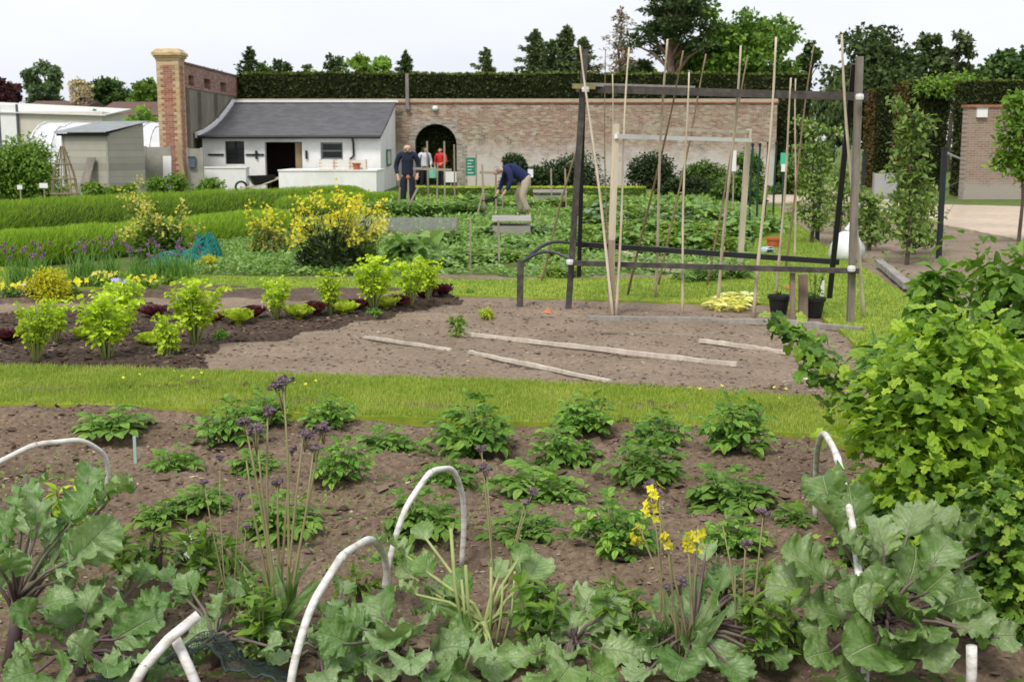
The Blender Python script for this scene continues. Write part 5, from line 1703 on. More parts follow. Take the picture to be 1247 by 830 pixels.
mb = MB(); prof = [(.0, 0), (.2, .01), (.26, .1), (.25, .22), (.18, .36), (.08, .44), (.0, .46)]
a = np.arange(18) * 2 * PI / 18; V = []
for r0, z0 in prof:
    for q in a: V.append((r0 * math.cos(q) * (1 + .12 * math.sin(3 * q + z0 * 9)), r0 * math.sin(q) * (1 + .1 * math.cos(4 * q)), z0 + .03 * math.sin(5 * q) * (r0 > .1) * (z0 > .1)))
F = [(i * 18 + k, i * 18 + (k + 1) % 18, (i + 1) * 18 + (k + 1) % 18, (i + 1) * 18 + k) for i in range(6) for k in range(18)]
mb.add(V, F); mb.build('sack', mat_noise('white_sack', [(.55, .58, .6), (.72, .73, .75)], 6, .5, .4, 14), t, smooth=True)
mb = MB(); mb.tube([(0, 0, .46), (.03, 0, .52), (.08, .02, .55)], [.05, .03, .06], 8); mb.build('tied_neck', bpy.data.materials['white_sack'], t)
t = thing('board_screen', 'grey weathered board screen standing before the hedge block', 'screen', (at(1080, 200, 40).x, 40, 0))
mb = MB(); x_ = .38
mb.box((-x_, 0, 0), (x_, .04, at(0, 211, 40).z)); mb.build('panel', mat_planks('grey_boards', (.25, .25, .25), (.37, .37, .36), 2.), t)
for s in (-1, 1):
    mb = MB(); mb.box((s * (x_ + .025) - .024, -.01, 0), (s * (x_ + .025) + .024, .05, at(0, 210, 40).z)); mb.build('post', M_GREYWOOD, t)

# espalier posts and wires
M_STEEL = mat_noise('dark_steel', [(.015, .018, .022), (.03, .035, .04)], 4, .45)
POSTS = [(1143, 314, 182, 'dark steel wire post by the brick wall end'), (1049, 270, 186, 'dark steel wire post behind the grey corner post'), (995, 293, 186, 'dark steel wire post inside the gap in the hedge')]
pp_ = []
for px, pb, pt_, lab in POSTS:
    p = gp(px, pb); z = at(px, pt_, p.y).z
    t = thing('wire_post', lab, 'post', (p.x, p.y, 0), 0, 'espalier wire posts')
    mb = MB(); mb.box((-.035, -.035, -.05), (.035, .035, z)); mb.build('shaft', M_STEEL, t)
    mb = MB(); mb.box((-.045, -.045, z + .001), (.045, .045, z + .03)); mb.build('cap', M_STEEL, t)
    pp_.append((p, z))
p, z = pp_[0]
t = thing('wire_fence', 'grey rail and wires running from the steel post to the brick wall', 'rail', (p.x, p.y, 0))
for zz, y2 in ((z - .03, 196), (z * .62, 216), (z * .3, 228)):
    b = at(1176, y2, 40)
    mb = MB(); mb.tube([(0, .05, zz), tuple(b - Vector((p.x, p.y, 0)))], .02 if zz > z - .1 else .006, 6); mb.build('rail' if zz > z - .1 else 'wire', M_STEEL if zz < z - .1 else mat_noise('galv', [(.2, .22, .25), (.3, .32, .35)], 4, .4), t)
# ================================================================== plant kit
def gpz(px, py, z=0.): 
    p = gp(px, py, z); return p


M_STEMG = mat_noise('green_stem', [(.1, .14, .04), (.2, .24, .08)], 12, .6)
M_STEMPALE = mat_noise('pale_stem', [(.22, .28, .09), (.36, .41, .16)], 12, .6)
M_STEMTAN = mat_noise('tan_purple_stem', [(.19, .15, .09), (.24, .22, .1), (.14, .08, .09)], 6, .6)
M_STEMPURP = mat_noise('purple_stalk', [(.07, .04, .06), (.14, .1, .09), (.15, .19, .09)], 5, .5)
M_POTATO = mat_leaf('potato_leaf', [(.028, .075, .012), (.055, .12, .018), (.095, .18, .026), (.14, .23, .035)], .35, .5, .3, vein=7, veincol=(.2, .32, .08), gain=2.4)
M_POTATO2 = mat_leaf('potato_leaf_pale', [(.06, .13, .02), (.1, .19, .03), (.15, .25, .045)], .35, .5, .3, vein=7, veincol=(.28, .4, .12))
M_CELERY = mat_leaf('celery_leaf', [(.16, .24, .012), (.27, .36, .02), (.38, .46, .04)], .42, .5, .3)
M_LETTUCE = mat_leaf('lettuce_leaf', [(.2, .27, .02), (.3, .38, .04), (.4, .45, .07)], .42, .5, .3)
M_REDLET = mat_leaf('red_lettuce_leaf', [(.03, .008, .012), (.07, .014, .022), (.12, .03, .035)], .3, .45, .4)
M_CURRANT = mat_leaf('currant_leaf', [(.05, .1, .01), (.095, .17, .014), (.15, .24, .02), (.235, .31, .035)], .42, .5, .3, vein=5, veincol=(.3, .38, .09), gain=2.35)
M_CURRANT2 = mat_leaf('currant_leaf_dark', [(.022, .055, .01), (.045, .095, .014), (.085, .15, .02), (.16, .22, .03)], .38, .5, .3, vein=5, veincol=(.22, .3, .08), gain=2.3)
M_RASP = mat_leaf('raspberry_leaf', [(.05, .11, .015), (.09, .17, .022), (.14, .23, .035)], .4, .5, .3, vein=7, veincol=(.27, .36, .1))
M_KALE = mat_leaf('kale_leaf', [(.055, .12, .018), (.12, .21, .048), (.25, .335, .16), (.17, .27, .045)], .3, .42, .5, vein=7, veincol=(.36, .44, .22), nscale=16, gain=1.25)
M_KALE2 = mat_leaf('kale_leaf_blue', [(.042, .105, .016), (.1, .19, .046), (.22, .305, .145), (.14, .24, .04)], .28, .42, .5, vein=7, veincol=(.3, .39, .2), nscale=16, gain=1.25)
M_YELLOW = mat_leaf('yellow_petal', [(.7, .62, .03), (.78, .7, .05), (.8, .74, .14)], .35, .6, .2, gain=1)
M_PALEYEL = mat_leaf('pale_yellow_petal', [(.66, .6, .08), (.74, .68, .14), (.66, .64, .26)], .35, .6, .2, gain=1)
M_PURPLE = mat_leaf('purple_bud', [(.07, .05, .065), (.13, .09, .115), (.2, .145, .17), (.16, .15, .1)], .1, .8, .1, gain=1.1)
M_CHIVE = mat_leaf('chive_head', [(.2, .09, .23), (.32, .16, .35), (.44, .27, .45)], .2, .8, .1, gain=1)
M_CHIVEB = mat_leaf('chive_blade', [(.05, .12, .025), (.09, .18, .035), (.13, .23, .05)], .3, .5, .3)
M_WHITEPETAL = mat_leaf('white_petal', [(.66, .66, .64), (.76, .76, .76)], .3, .6, .2, gain=1)

PETAL4 = T_merge([(T_leaf(2, .8, .1, .15), rotm(.3, 0, k * PI / 2), (0, 0, 0)) for k in range(4)])


def potato(seed, stems=7, H=.27, W=.2, m=None):
    """unplaced prototype: returns meshes (stems, foliage)"""
    rng = np.random.default_rng(seed)
    ms = MB(); mf = MB()
    for i in range(stems):
        a = i * 2 * PI / stems + rng.uniform(-.5, .5); tl = rng.uniform(.1, .75) if i else .05
        ln = H * rng.uniform(.7, 1.1)
        d = np.array([math.cos(a) * math.sin(tl), math.sin(a) * math.sin(tl), math.cos(tl)])
        pts = [np.array([math.cos(a) * .015, math.sin(a) * .015, -.01]) + d * ln * s + np.array([0, 0, -.05 * s * s * tl]) for s in (0, .35, .7, 1)]
        ms.tube(pts, [.007, .006, .005, .003], 5)
        nl = 8
        for k in range(nl):
            s = .3 + .7 * k / (nl - 1)
            p = np.array([np.interp(s, (0, .35, .7, 1), [q[j] for q in pts]) for j in range(3)])
            aa = a + (k * 2.4) + rng.uniform(-.4, .4)
            el = rng.uniform(.0, .5) + (.5 if k == nl - 1 else 0)
            dd = np.array([[math.cos(aa) * math.cos(el), math.sin(aa) * math.cos(el), math.sin(el)]])
            L = W * rng.uniform(.65, 1.05) * (1.05 - .35 * s)
            mf.scatter(L_POTATO[rng.integers(4)], frames(dd, rng.normal(0, .2, (1, 3)) + np.array([0, 0, 1.]), L), p[None])
    return ms.mesh('potato_stems', M_STEMG, True), mf.mesh('potato_foliage', m or M_POTATO, False)


POT = [potato(1, 10, .26, .16), potato(2, 9, .25, .15), potato(3, 8, .2, .16, M_POTATO2), potato(4, 6, .17, .17, M_POTATO2), potato(5, 12, .29, .16)]


def place(name, label, cat, loc, rz, sc, meshes, names, group=None):
    t = thing(name, label, cat, loc, rz, group, sc)
    for me, nm in zip(meshes, names):
        o = bpy.data.objects.new(nm, me); COL.objects.link(o); o.parent = t
    return t


# (px, base py, width px, proto, label)
PLS = [
    (140, 530, 78, 3, 'sparse potato plant below the grass strip, nearest the left hoop'),
    (213, 572, 52, 3, 'small pale potato plant between the plant stake and the purple flower heads'),
    (282, 545, 82, 4, 'bushy dark potato plant touching the grass strip, behind the purple flower heads'),
    (322, 522, 62, 0, 'dark potato plant on the turf edge, behind the tallest purple flower head'),
    (402, 522, 66, 1, 'compact potato plant on the turf edge, right of the purple flower heads'),
    (470, 548, 76, 2, 'low mid-green potato plant between the compact one and the largest one'),
    (577, 550, 100, 4, 'largest dark potato plant at the turf edge, behind the tall hoop'),
    (545, 590, 74, 2, 'pale potato plant seen just above the tall hoop'),
    (415, 590, 78, 1, 'rounded potato plant alone in mid-bed, left of the tall hoop'),
    (308, 580, 60, 2, 'small potato plant hidden among the purple flower stems'),
    (245, 628, 72, 2, 'pale potato plant above the white-flowered bean plant'),
    (195, 640, 50, 3, 'sparse potato plant beside the large kale, by the hoop foot'),
    (342, 645, 92, 2, 'potato plant at the foot of the purple flower stems'),
    (685, 558, 80, 1, 'potato plant one step nearer than the dark pair at the turf edge'),
    (714, 524, 76, 4, 'dark potato plant on the turf edge, left of the middle one'),
    (800, 545, 82, 0, 'tall loose potato plant at the turf edge with pale lower leaves'),
    (895, 556, 90, 4, 'bushy potato plant on the turf edge nearest the currant bush'),
    (652, 602, 96, 3, 'spreading pale potato plant in the middle of the bed'),
    (790, 590, 92, 2, 'broad-leaved potato plant above the yellow flowers'),
    (890, 610, 98, 2, 'spreading pale potato plant nearest the far hoop'),
    (637, 658, 82, 3, 'low potato plant behind the cut kale stalks'),
    (752, 672, 112, 1, 'wide potato plant just left of the yellow flowers'),
    (893, 664, 86, 1, 'potato plant right behind the smaller yellow flower stem'),
    (515, 652, 92, 2, 'potato plant inside the tall hoop'),
    (965, 640, 46, 3, 'small potato plant showing left of the far hoop foot'),
    (480, 690, 50, 3, 'sparse potato plant between the tall hoop and the near hoop'),
]
for k, (px, py, wpx, pr_, lab) in enumerate(PLS):
    p = gp(px, py)
    z = float(h_front(np.array([p.x]), np.array([p.y]))[0])
    width = wpx / FPX * p.y / .95
    base_w = (.4, .4, .36, .34, .42)[pr_]
    place('potato_plant', lab, 'potato plant', (p.x, p.y, z), k * 1.7, (width / base_w, width / base_w, width / base_w * (.72, 1., .85, .95, .8)[k % 5]), POT[pr_], ('stem', 'foliage'), 'potato plants in the near bed')


# ------------------------------------------------------------------ kale
def kale_blade(mb, p0, d, up, L, W, seed, droop=.9, ruff=1., nu=17, nv=34):
    r = np.random.default_rng(seed)
    d = unit(d); up = np.asarray(up, float)
    lat = np.cross(d, up); lat /= np.linalg.norm(lat) + 1e-9
    P = [np.array(p0, float)]; D = []; Nn = []
    cur = d.copy()
    for j in range(nv + 1):
        nrm = np.cross(lat, cur); nrm /= np.linalg.norm(nrm)
        D.append(cur.copy()); Nn.append(nrm)
        P.append(P[-1] + cur * L / nv)
        ax = droop / nv * (.4 + 1.2 * j / nv)
        cur = cur * math.cos(ax) - nrm * math.sin(ax)
    ph = r.uniform(0, 6.28, 8); fr = r.uniform(3., 4.2, 2); f2 = r.uniform(6.5, 9., 2)
    S = np.linspace(-1, 1, nu); V = []; UV = []
    tw = r.uniform(-.2, .2); wid = r.uniform(.9, 1.1, 2)
    for j in range(nv + 1):
        t = j / nv
        w = W / 2 * max(.05, math.sin(PI * (.05 + .9 * t) ** 1.1)) ** .45
        for s in S:
            sd = 0 if s < 0 else 1; a = abs(s)
            # phase runs slantwise so folds follow the side veins, and goes over the tip
            q = t - .16 * a
            lob = abs(math.sin(PI * fr[sd] * q + ph[sd])) ** .8
            edge = wid[sd] * (1 - .15 * a ** 1.5 * (1 - lob) + .02 * a * math.sin(2 * PI * f2[sd] * q + ph[6 + sd]))
            ruf = ruff * L * (.085 * a ** 1.8 * math.sin(2 * PI * fr[sd] * q + ph[2 + sd]) + .045 * a ** 2.5 * math.sin(2 * PI * f2[sd] * q + ph[4 + sd]))
            cup = .3 * a ** 1.4 * w
            puck = .1 * L * (float(fbm(t * 7 + seed, s * 3.5 + seed, 3, 2)) - .5) * min(1, a * 3) + .06 * L * (float(fbm(t * 15 + seed * 3, s * 7, 9, 2)) - .5) * a ** .5 + .016 * L * math.sin(2 * PI * 6.5 * (t - .5 * a)) * a
            p = P[j] + lat * s * w * edge * (1 - .1 * a * a) + Nn[j] * (cup + ruf + puck + tw * s * w * t) - D[j] * (.1 * L * a * a * (t - .3))
            V.append(p); UV.append((s * .5 + .5, t))
    F = [(j * nu + i, j * nu + i + 1, (j + 1) * nu + i + 1, (j + 1) * nu + i) for j in range(nv) for i in range(nu - 1)]
    mb.add(V, F, UV)


def kale(label, base_px, crown_px, leaves, m=None, seed=1, stem_r=.02, name='kale_plant', cat='kale plant', stub=(), pm=None, mstem=None):
    b = gp(*base_px); Yb = b.y
    c = at(crown_px[0], crown_px[1], Yb)
    t = thing(name, label, cat, (b.x, b.y, .0))
    o = np.array([b.x, b.y, 0.]); C = np.array(c) - o
    ms = MB(); ms.tube([(0, 0, -.03), C * .5 + np.array([.01, 0, 0]), C], [stem_r * 1.2, stem_r, stem_r * .7], 8)
    mp = MB(); ml = MB()
    r2 = random.Random(seed); FILL = 1. if seed in (3, 5) else .75
    leaves = leaves + [(a + r2.uniform(-38, 38), b_ + r2.uniform(-22, 30), c_ + r2.uniform(-.1, .12), d_ * .85, e_ * .88) for a, b_, c_, d_, e_ in leaves if r2.random() < FILL]
    for k, (px, py, dy, L, W) in enumerate(leaves):
        rr = random.Random(seed * 31 + k)
        tg = np.array(at(px, py, Yb + dy)) - o; kk = rr.uniform(.56, .78) if seed in (3, 5) else rr.uniform(.48, .74); L *= kk; W *= kk * 1.2
        s0 = C * rr.uniform(.55, 1.) if np.linalg.norm(C) > .05 else C
        v = tg - s0; dist = np.linalg.norm(v)
        d = v / (dist + 1e-6)
        st = tg - d * L * .5
        # arching petiole up to the blade, its end slightly raised
        mid = (s0 + st) / 2 + np.array([0, 0, .02])
        mp.tube([s0, mid, st, st + d * L * .3], [.0072, .006, .005, .003], 6)
        dd = d + np.array([0, 0, .25])
        up = np.array([rr.uniform(-.7, .7), rr.uniform(-.9, -.2), rr.uniform(.4, .9)]) if k % 3 else np.array([rr.uniform(-.6, .6), .2, .9])
        if abs(np.dot(unit(dd), unit(up))) > .93: up = up + np.array([.6, -.5, 0])
        kale_blade(ml, st, dd, up, L, W, seed * 77 + k, rr.uniform(.3, 1.7), rr.uniform(.75, 1.35))
    for (px, py, r0) in stub:
        tp = np.array(at(px, py, Yb + random.Random(px).uniform(-.06, .06))) - o
        s0 = C * .1 + np.array([(px - crown_px[0]) * .0016, 0, 0])
        mp.tube([s0, (s0 + tp) / 2 + np.array([(px - crown_px[0]) * .0003, 0, 0]), tp], [r0 * .85, r0 * .75, r0 * .7], 7)
    ms.build('stem', mstem or M_STEMPURP, t, smooth=True)
    mp.build('leaf_stalks', pm or M_STEMPURP, t, smooth=True)
    ml.build('foliage', m or M_KALE, t, smooth=True)
    return t


kale('big crinkled kale with purple stalks, in front of the currant bush', (1078, 806), (1078, 742), [
    (1008, 632, .12, .26, .25), (1035, 612, .2, .24, .22), (978, 690, .0, .25, .26), (1062, 672, .1, .22, .22), (1112, 628, .2, .25, .24), (1150, 672, .05, .27, .25),
    (1190, 640, .2, .24, .22), (1170, 735, -.02, .27, .25), (1062, 792, -.3, .3, .3), (1130, 795, -.22, .28, .27), (1005, 752, -.05, .2, .17), (1100, 705, .14, .24, .22),
    (1030, 705, .06, .22, .2), (1188, 765, -.1, .2, .2), (1000, 800, -.3, .2, .2), (1215, 660, .25, .2, .18), (1075, 722, -.12, .24, .22), (1040, 738, -.15, .22, .2), (1112, 742, -.15, .24, .22), (1075, 650, .0, .22, .2), (1140, 715, -.1, .24, .22)], M_KALE, 3, .022)
kale('tall kale with an upright leaf at the picture edge, inside the left hoop', (12, 800), (20, 728), [
    (52, 620, .1, .3, .17), (105, 612, .25, .27, .24), (30, 600, .3, .25, .22), (120, 660, .05, .26, .24), (98, 690, .0, .28, .2), (65, 735, -.15, .24, .17), (140, 600, .4, .2, .18),
    (5, 640, .05, .25, .2), (-30, 680, 0, .28, .25), (70, 655, .2, .22, .2), (15, 690, -.1, .2, .18)], M_KALE2, 5, .024)
kale('low spreading kale in the near corner beside the dark netting', (95, 822), (95, 790), [
    (40, 795, -.1, .22, .2), (80, 745, .1, .22, .22), (128, 748, .05, .22, .2), (158, 700, .2, .2, .2), (105, 795, -.2, .24, .22), (165, 770, .0, .22, .2), (60, 770, 0, .2, .2),
    (130, 812, -.25, .22, .22), (190, 735, .15, .2, .17), (110, 720, .2, .2, .18), (30, 825, -.3, .2, .2), (70, 822, -.3, .22, .2), (175, 805, -.2, .18, .16)], M_KALE2, 6, .018)
kale('kale with one broad pale wrinkled leaf, nearest the middle hoop', (480, 820), (488, 785), [
    (500, 770, -.12, .28, .3), (438, 775, .05, .23, .2), (415, 800, -.1, .2, .2), (475, 820, -.25, .25, .24), (545, 790, -.1, .24, .22), (460, 735, .1, .2, .18), (400, 765, .05, .18, .17), (430, 825, -.25, .2, .2), (520, 828, -.3, .2, .2)], M_KALE2, 7, .018)
kale('kale cut back to pale stubs, its leaves spread behind the middle hoop', (590, 790), (588, 755), [
    (478, 662, .25, .2, .18), (512, 688, .15, .2, .19), (556, 712, .1, .2, .2), (610, 690, .2, .16, .16), (655, 690, .2, .17, .17), (545, 745, .05, .2, .18), (600, 815, -.2, .25, .24), (640, 740, .1, .18, .17), (565, 770, -.1, .2, .19), (520, 715, .2, .18, .18), (560, 825, -.3, .22, .22)],
    M_KALE, 8, .016, stub=[(549, 643, .0085), (567, 688, .008), (598, 690, .007), (627, 695, .006), (562, 705, .007), (612, 712, .006)], pm=M_STEMPALE, mstem=M_STEMPALE)
kale('wide flat kale between the cut stubs and the yellow flowers', (700, 800), (698, 775), [
    (655, 770, .0, .24, .22), (690, 745, .1, .26, .25), (735, 760, .0, .22, .24), (720, 720, .2, .2, .2), (755, 795, -.1, .22, .2), (640, 800, -.15, .2, .2), (690, 800, -.2, .24, .24), (725, 825, -.3, .22, .22), (660, 828, -.3, .2, .2)], M_KALE, 9, .016)
kale('blue-green kale at the foot of the yellow flower stems', (845, 795), (845, 765), [
    (800, 765, .0, .2, .18), (842, 720, .15, .18, .17), (882, 705, .2, .2, .18), (868, 790, -.1, .22, .22), (902, 745, .1, .2, .18), (785, 790, -.1, .18, .18), (930, 705, .25, .18, .16), (846, 655, .3, .17, .13),
    (830, 810, -.25, .22, .22), (925, 765, .0, .18, .18), (810, 735, .1, .18, .17), (895, 815, -.25, .2, .2), (780, 825, -.3, .18, .18), (850, 745, .05, .2, .2), (940, 800, -.2, .18, .18)], M_KALE2, 10, .016)
kale('small loose kale growing up through the dark netting', (262, 800), (262, 770), [
    (268, 735, .1, .18, .17), (222, 722, .15, .17, .15), (300, 782, -.05, .18, .17), (340, 765, .05, .16, .15), (240, 775, .0, .18, .17), (290, 715, .2, .16, .14), (325, 800, -.15, .18, .17), (230, 815, -.25, .18, .17), (200, 700, .3, .15, .14)], M_KALE2, 11, .013)
kale('young kale behind the dark netting, beside the near hoop leg', (385, 815), (388, 790), [
    (372, 770, .05, .16, .15), (405, 745, .1, .17, .16), (440, 800, -.1, .18, .17), (350, 800, -.1, .16, .16), (395, 825, -.2, .18, .18), (420, 712, .25, .15, .14)], M_KALE2, 12, .012)


# ------------------------------------------------------------------ flower heads on long stems
def head(mb, c, R, n, seed, flat=.6):
    rng = np.random.default_rng(seed)
    d = rdir(n, rng, -.2, 1)
    P = np.array(c) + d * R * rng.uniform(.55, 1, (n, 1)) * np.array([1, 1, flat])
    mb.scatter(clod_template(seed), frames(rdir(n, rng), (0, 0, 1), rng.uniform(.004, .009, n)), P)


def stem_heads(name, label, cat, base_px, tips, m_head, m_stem, seed, r0=.006, heads=True, strap=0, headname='flower_head', kind='bud'):
    """stems from one base up to given pixel tips, each with a flower head part"""
    b = gp(*base_px); t = thing(name, label, cat, (b.x, b.y, 0))
    o = np.array([b.x, b.y, 0.]); rng = np.random.default_rng(seed)
    ms = MB()
    for k, (px, py, R, dy) in enumerate(tips):
        tp = np.array(at(px, py, b.y + dy)) - o
        b0 = np.array([rng.uniform(-.03, .03), rng.uniform(-.03, .03), 0])
        bend = np.array([rng.uniform(-.015, .015), 0, 0])
        ms.tube([b0, b0 * .7 + tp * .3 + bend, b0 * .3 + tp * .7 + bend, tp], [r0, r0 * .9, r0 * .75, r0 * .5], 6)
        if R <= 0: continue
        mb = MB()
        if kind == 'bud':
            for q in range(6):
                off = np.array([rng.uniform(-1, 1) * R * .8, rng.uniform(-1, 1) * R * .6, rng.uniform(-.9, .2) * R])
                head(mb, tp + off, R * rng.uniform(.45, .7), 34, seed * 9 + k * 5 + q)
                ms.tube([tp - np.array([0, 0, R * 2.5]), tp + off], [r0 * .45, r0 * .3], 4)
        else:
            n = int(R * 300) + 3
            for q in range(n):
                a = rng.uniform(0, 2 * PI); h = -R * 2.1 * rng.random(); rr = R * rng.uniform(.3, .75)
                p = tp + np.array([math.cos(a) * rr, math.sin(a) * rr, h])
                d = np.array([[math.cos(a), math.sin(a), .6]])
                ms.tube([tp + np.array([0, 0, h - .012]), p], [.0014, .0012], 3)
                # flower faces outward: template normal Z -> d
                Mx = frames(rdir(1, rng), d, .0165 * rng.uniform(.8, 1.15))
                mb.scatter(PETAL4, Mx, p[None])
        mb.build(headname, m_head, t)
    ms.build('stem', m_stem, t, smooth=True)
    if strap:
        ml = MB(); k = strap
        for q in range(k):
            a = rng.uniform(0, 2 * PI); el = rng.uniform(.8, 1.45)
            d = np.array([[math.cos(a) * math.cos(el), math.sin(a) * math.cos(el), math.sin(el)]])
            L = rng.uniform(.12, .26)
            ml.scatter(T_leaf(5, .16, .3, .25), frames(d, rdir(1, rng), L), np.array([[rng.uniform(-.03, .03), rng.uniform(-.03, .03), rng.uniform(.0, .1)]]))
        ml.build('foliage', M_KALE, t)
    return t


stem_heads('sprouting_broccoli', 'tall sprouting broccoli with dusty purple flower heads on bare stems', 'broccoli plant', (338, 785),
           [(345, 466, .045, .05), (312, 522, .036, .0), (370, 524, .03, .06), (394, 518, .026, .1), (326, 498, .022, .1), (298, 512, .02, .05), (338, 585, .016, .1), (300, 560, .0, .0), (382, 545, .02, .06), (355, 545, .012, .12)], M_PURPLE, M_STEMTAN, 4, .0058, strap=34)
stem_heads('sprouting_broccoli', 'thin dark-headed broccoli stems rising through the cut kale', 'broccoli plant', (600, 770), [(592, 568, .02, .1), (650, 595, .017, .1), (640, 610, .012, .05), (586, 545, .014, .12)], M_PURPLE, M_STEMTAN, 5, .004)
stem_heads('sprouting_broccoli', 'leaning thin broccoli stems with small purple heads, by the far hoop', 'broccoli plant', (905, 785), [(908, 660, .017, .05), (930, 622, .019, .1), (880, 640, .0, .1), (895, 700, .0, .0)], M_PURPLE, M_STEMTAN, 6, .0045)
stem_heads('sprouting_broccoli', 'short dark purple broccoli head among the yellow flower stems', 'broccoli plant', (826, 805), [(828, 705, .022, .0), (815, 712, .016, .02), (757, 752, .016, .1)], M_PURPLE, M_STEMTAN, 7, .006)
stem_heads('sprouting_broccoli', 'slender broccoli stem with tiny heads, left of the tall purple ones', 'broccoli plant', (285, 760), [(248, 585, .012, .1), (292, 600, .013, .05), (268, 555, .01, .2), (300, 640, .009, 0.)], M_PURPLE, M_STEMTAN, 8, .003)
stem_heads('flowering_brassica', 'bright yellow four-petalled flower spikes on thin stems among the kale', 'flowering plant', (835, 808), [(795, 590, .05, .0), (778, 640, .03, .02), (850, 640, .04, .05), (812, 650, .022, -.03), (838, 655, .02, .02)], M_YELLOW, M_STEMTAN, 9, .005, kind='flower', strap=8)
t = stem_heads('sprouting_broccoli', 'fading purple broccoli heads just above the spike of yellow flowers', 'broccoli plant', (800, 790), [(790, 588, .018, .12), (803, 598, .016, .14)], M_PURPLE, M_STEMTAN, 10, .004)

# upright leafy bean plants
def bean(label, base_px, top_py, seed, flowers=True, m=None, n=6):
    b = gp(*base_px); H = at(base_px[0], top_py, b.y).z
    t = thing('bean_plant', label, 'bean plant', (b.x, b.y, 0)); rng = np.random.default_rng(seed)
    ms = MB(); ml = MB(); mf = MB()
    for i in range(n):
        a = rng.uniform(0, 2 * PI); x, y = math.cos(a) * .05, math.sin(a) * .05; h = H * rng.uniform(.65, 1)
        ms.tube([(x * .3, y * .3, 0), (x, y, h * .5), (x * 1.5, y * 1.5, h)], [.006, .005, .003], 5)
        k = 22; s = rng.uniform(.2, 1, k)
        P = np.stack([x * (.4 + s), y * (.4 + s), h * s], 1)
        d = rdir(k, rng, -.1, .9)
        ml.scatter(T_leaf(3, .42, .25, .3), frames(d, rdir(k, rng) * .4 + np.array([0, 0, 1]), rng.uniform(.05, .085, k)), P)
        if flowers and i < 3:
            k = 5; s = rng.uniform(.55, .8, k)
            mf.scatter(PETAL4, frames(rdir(k, rng), rdir(k, rng) + np.array([0, -1, .2]), .02), np.stack([x * (.4 + s), y * (.4 + s) - .015, h * s], 1))
    ms.build('stem', M_STEMG, t); ml.build('foliage', m or M_KALE, t)
    if mf.n: mf.build('flower', M_WHITEPETAL, t)
    return t


bean('bean plant with small white flowers, behind the broken white pipe', (238, 735), 622, 3, True, M_RASP)
bean('feathery lime-green plant growing inside the left hoop', (95, 690), 582, 4, False, ML['light'] if 'light' in ML else M_CELERY, 8)
bean('slim pale plant between the spreading kale and the bean flowers', (150, 720), 640, 5, False, ML['fresh'], 4)

bean('leafy green shoots between the dark netting and the near hoop', (318, 805), 715, 21, False, ML['fresh'], 5)
bean('leafy green shoots between the wide flat kale and the yellow flowers', (762, 805), 712, 22, False, M_RASP, 5)
bean('leafy green shoots between the yellow flowers and the big crinkled kale', (935, 812), 706, 23, False, ML['fresh'], 5)
bean('slim upright shoots beside the cut kale stubs', (655, 800), 690, 24, False, M_RASP, 4)
for k, (px, pb, pt_, lab) in enumerate([(190, 700, 640, 'wispy pale seedling left of the bean flowers'), (228, 690, 650, 'wispy seedling behind the bean flowers'), (275, 700, 655, 'wispy green seedling at the foot of the slender broccoli'), (440, 735, 690, 'wispy seedling just inside the near hoop'), (655, 745, 690, 'wispy seedling above the wide flat kale'), (745, 740, 700, 'small upright seedling between the flat kale and yellow flowers'),
        (930, 770, 680, 'narrow-leaved green shoots beside the big crinkled kale'), (880, 760, 690, 'narrow-leaved shoots right of the yellow flowers'), (965, 800, 745, 'yellowish wispy seedling in the bare soil by the big crinkled kale'), (290, 745, 690, 'narrow strappy shoots left of the tall broccoli')]):
    p = gp(px, pb); H = at(px, pt_, p.y).z
    bush('seedling', lab, (p.x, p.y, 0), .16, .14, H, (ML['fresh'], M_KALE, M_RASP)[k % 3], 90, .06, 130 + k, L_NARROW, lumps=8, cat='plant', stems=6, low=.2, up=.3)

# ------------------------------------------------------------------ white hoops, pipes and netting
M_HOOP = mat_noise('white_pipe', [(.36, .32, .26), (.6, .57, .53), (.73, .72, .7), (.76, .75, .73)], 17, .4, .05, 60, stretch=(1, 1, 3), cols2=[(.86, .85, .83), (1.03, 1.03, 1.03)], scale2=9)


def hoop(label, a, b, apex, r=.0165, cut=None, skew=0.):
    A, B = gp(*a), gp(*b)
    Ym = (A.y + B.y) / 2
    top = at(apex[0], apex[1], Ym)
    c = (A + B) / 2
    t = thing('hoop', label, 'hoop', (c.x, c.y, 0), 0, 'white pipe hoops')
    pts = []
    for i in range(41):
        q = PI * i / 40
        s = (1 - math.cos(q)) / 2
        p = A.lerp(B, s)
        zz = top.z * math.sin(q) ** .8
        off = (top.x - c.x) * math.sin(q)
        pts.append((p.x - c.x + off, p.y - c.y, zz - .03 + .004 * math.sin(i * .8)))
    if cut: pts = pts[cut[0]:cut[1]]
    mb = MB(); mb.tube(pts, r, 10); mb.build('pipe', M_HOOP, t, smooth=True)
    k = len(pts) // 2 - 3
    mb = MB(); mb.tube([pts[k], pts[k + 1]], r * 1.13, 10); mb.build('joint_sleeve', M_HOOP, t, smooth=True)
    return t


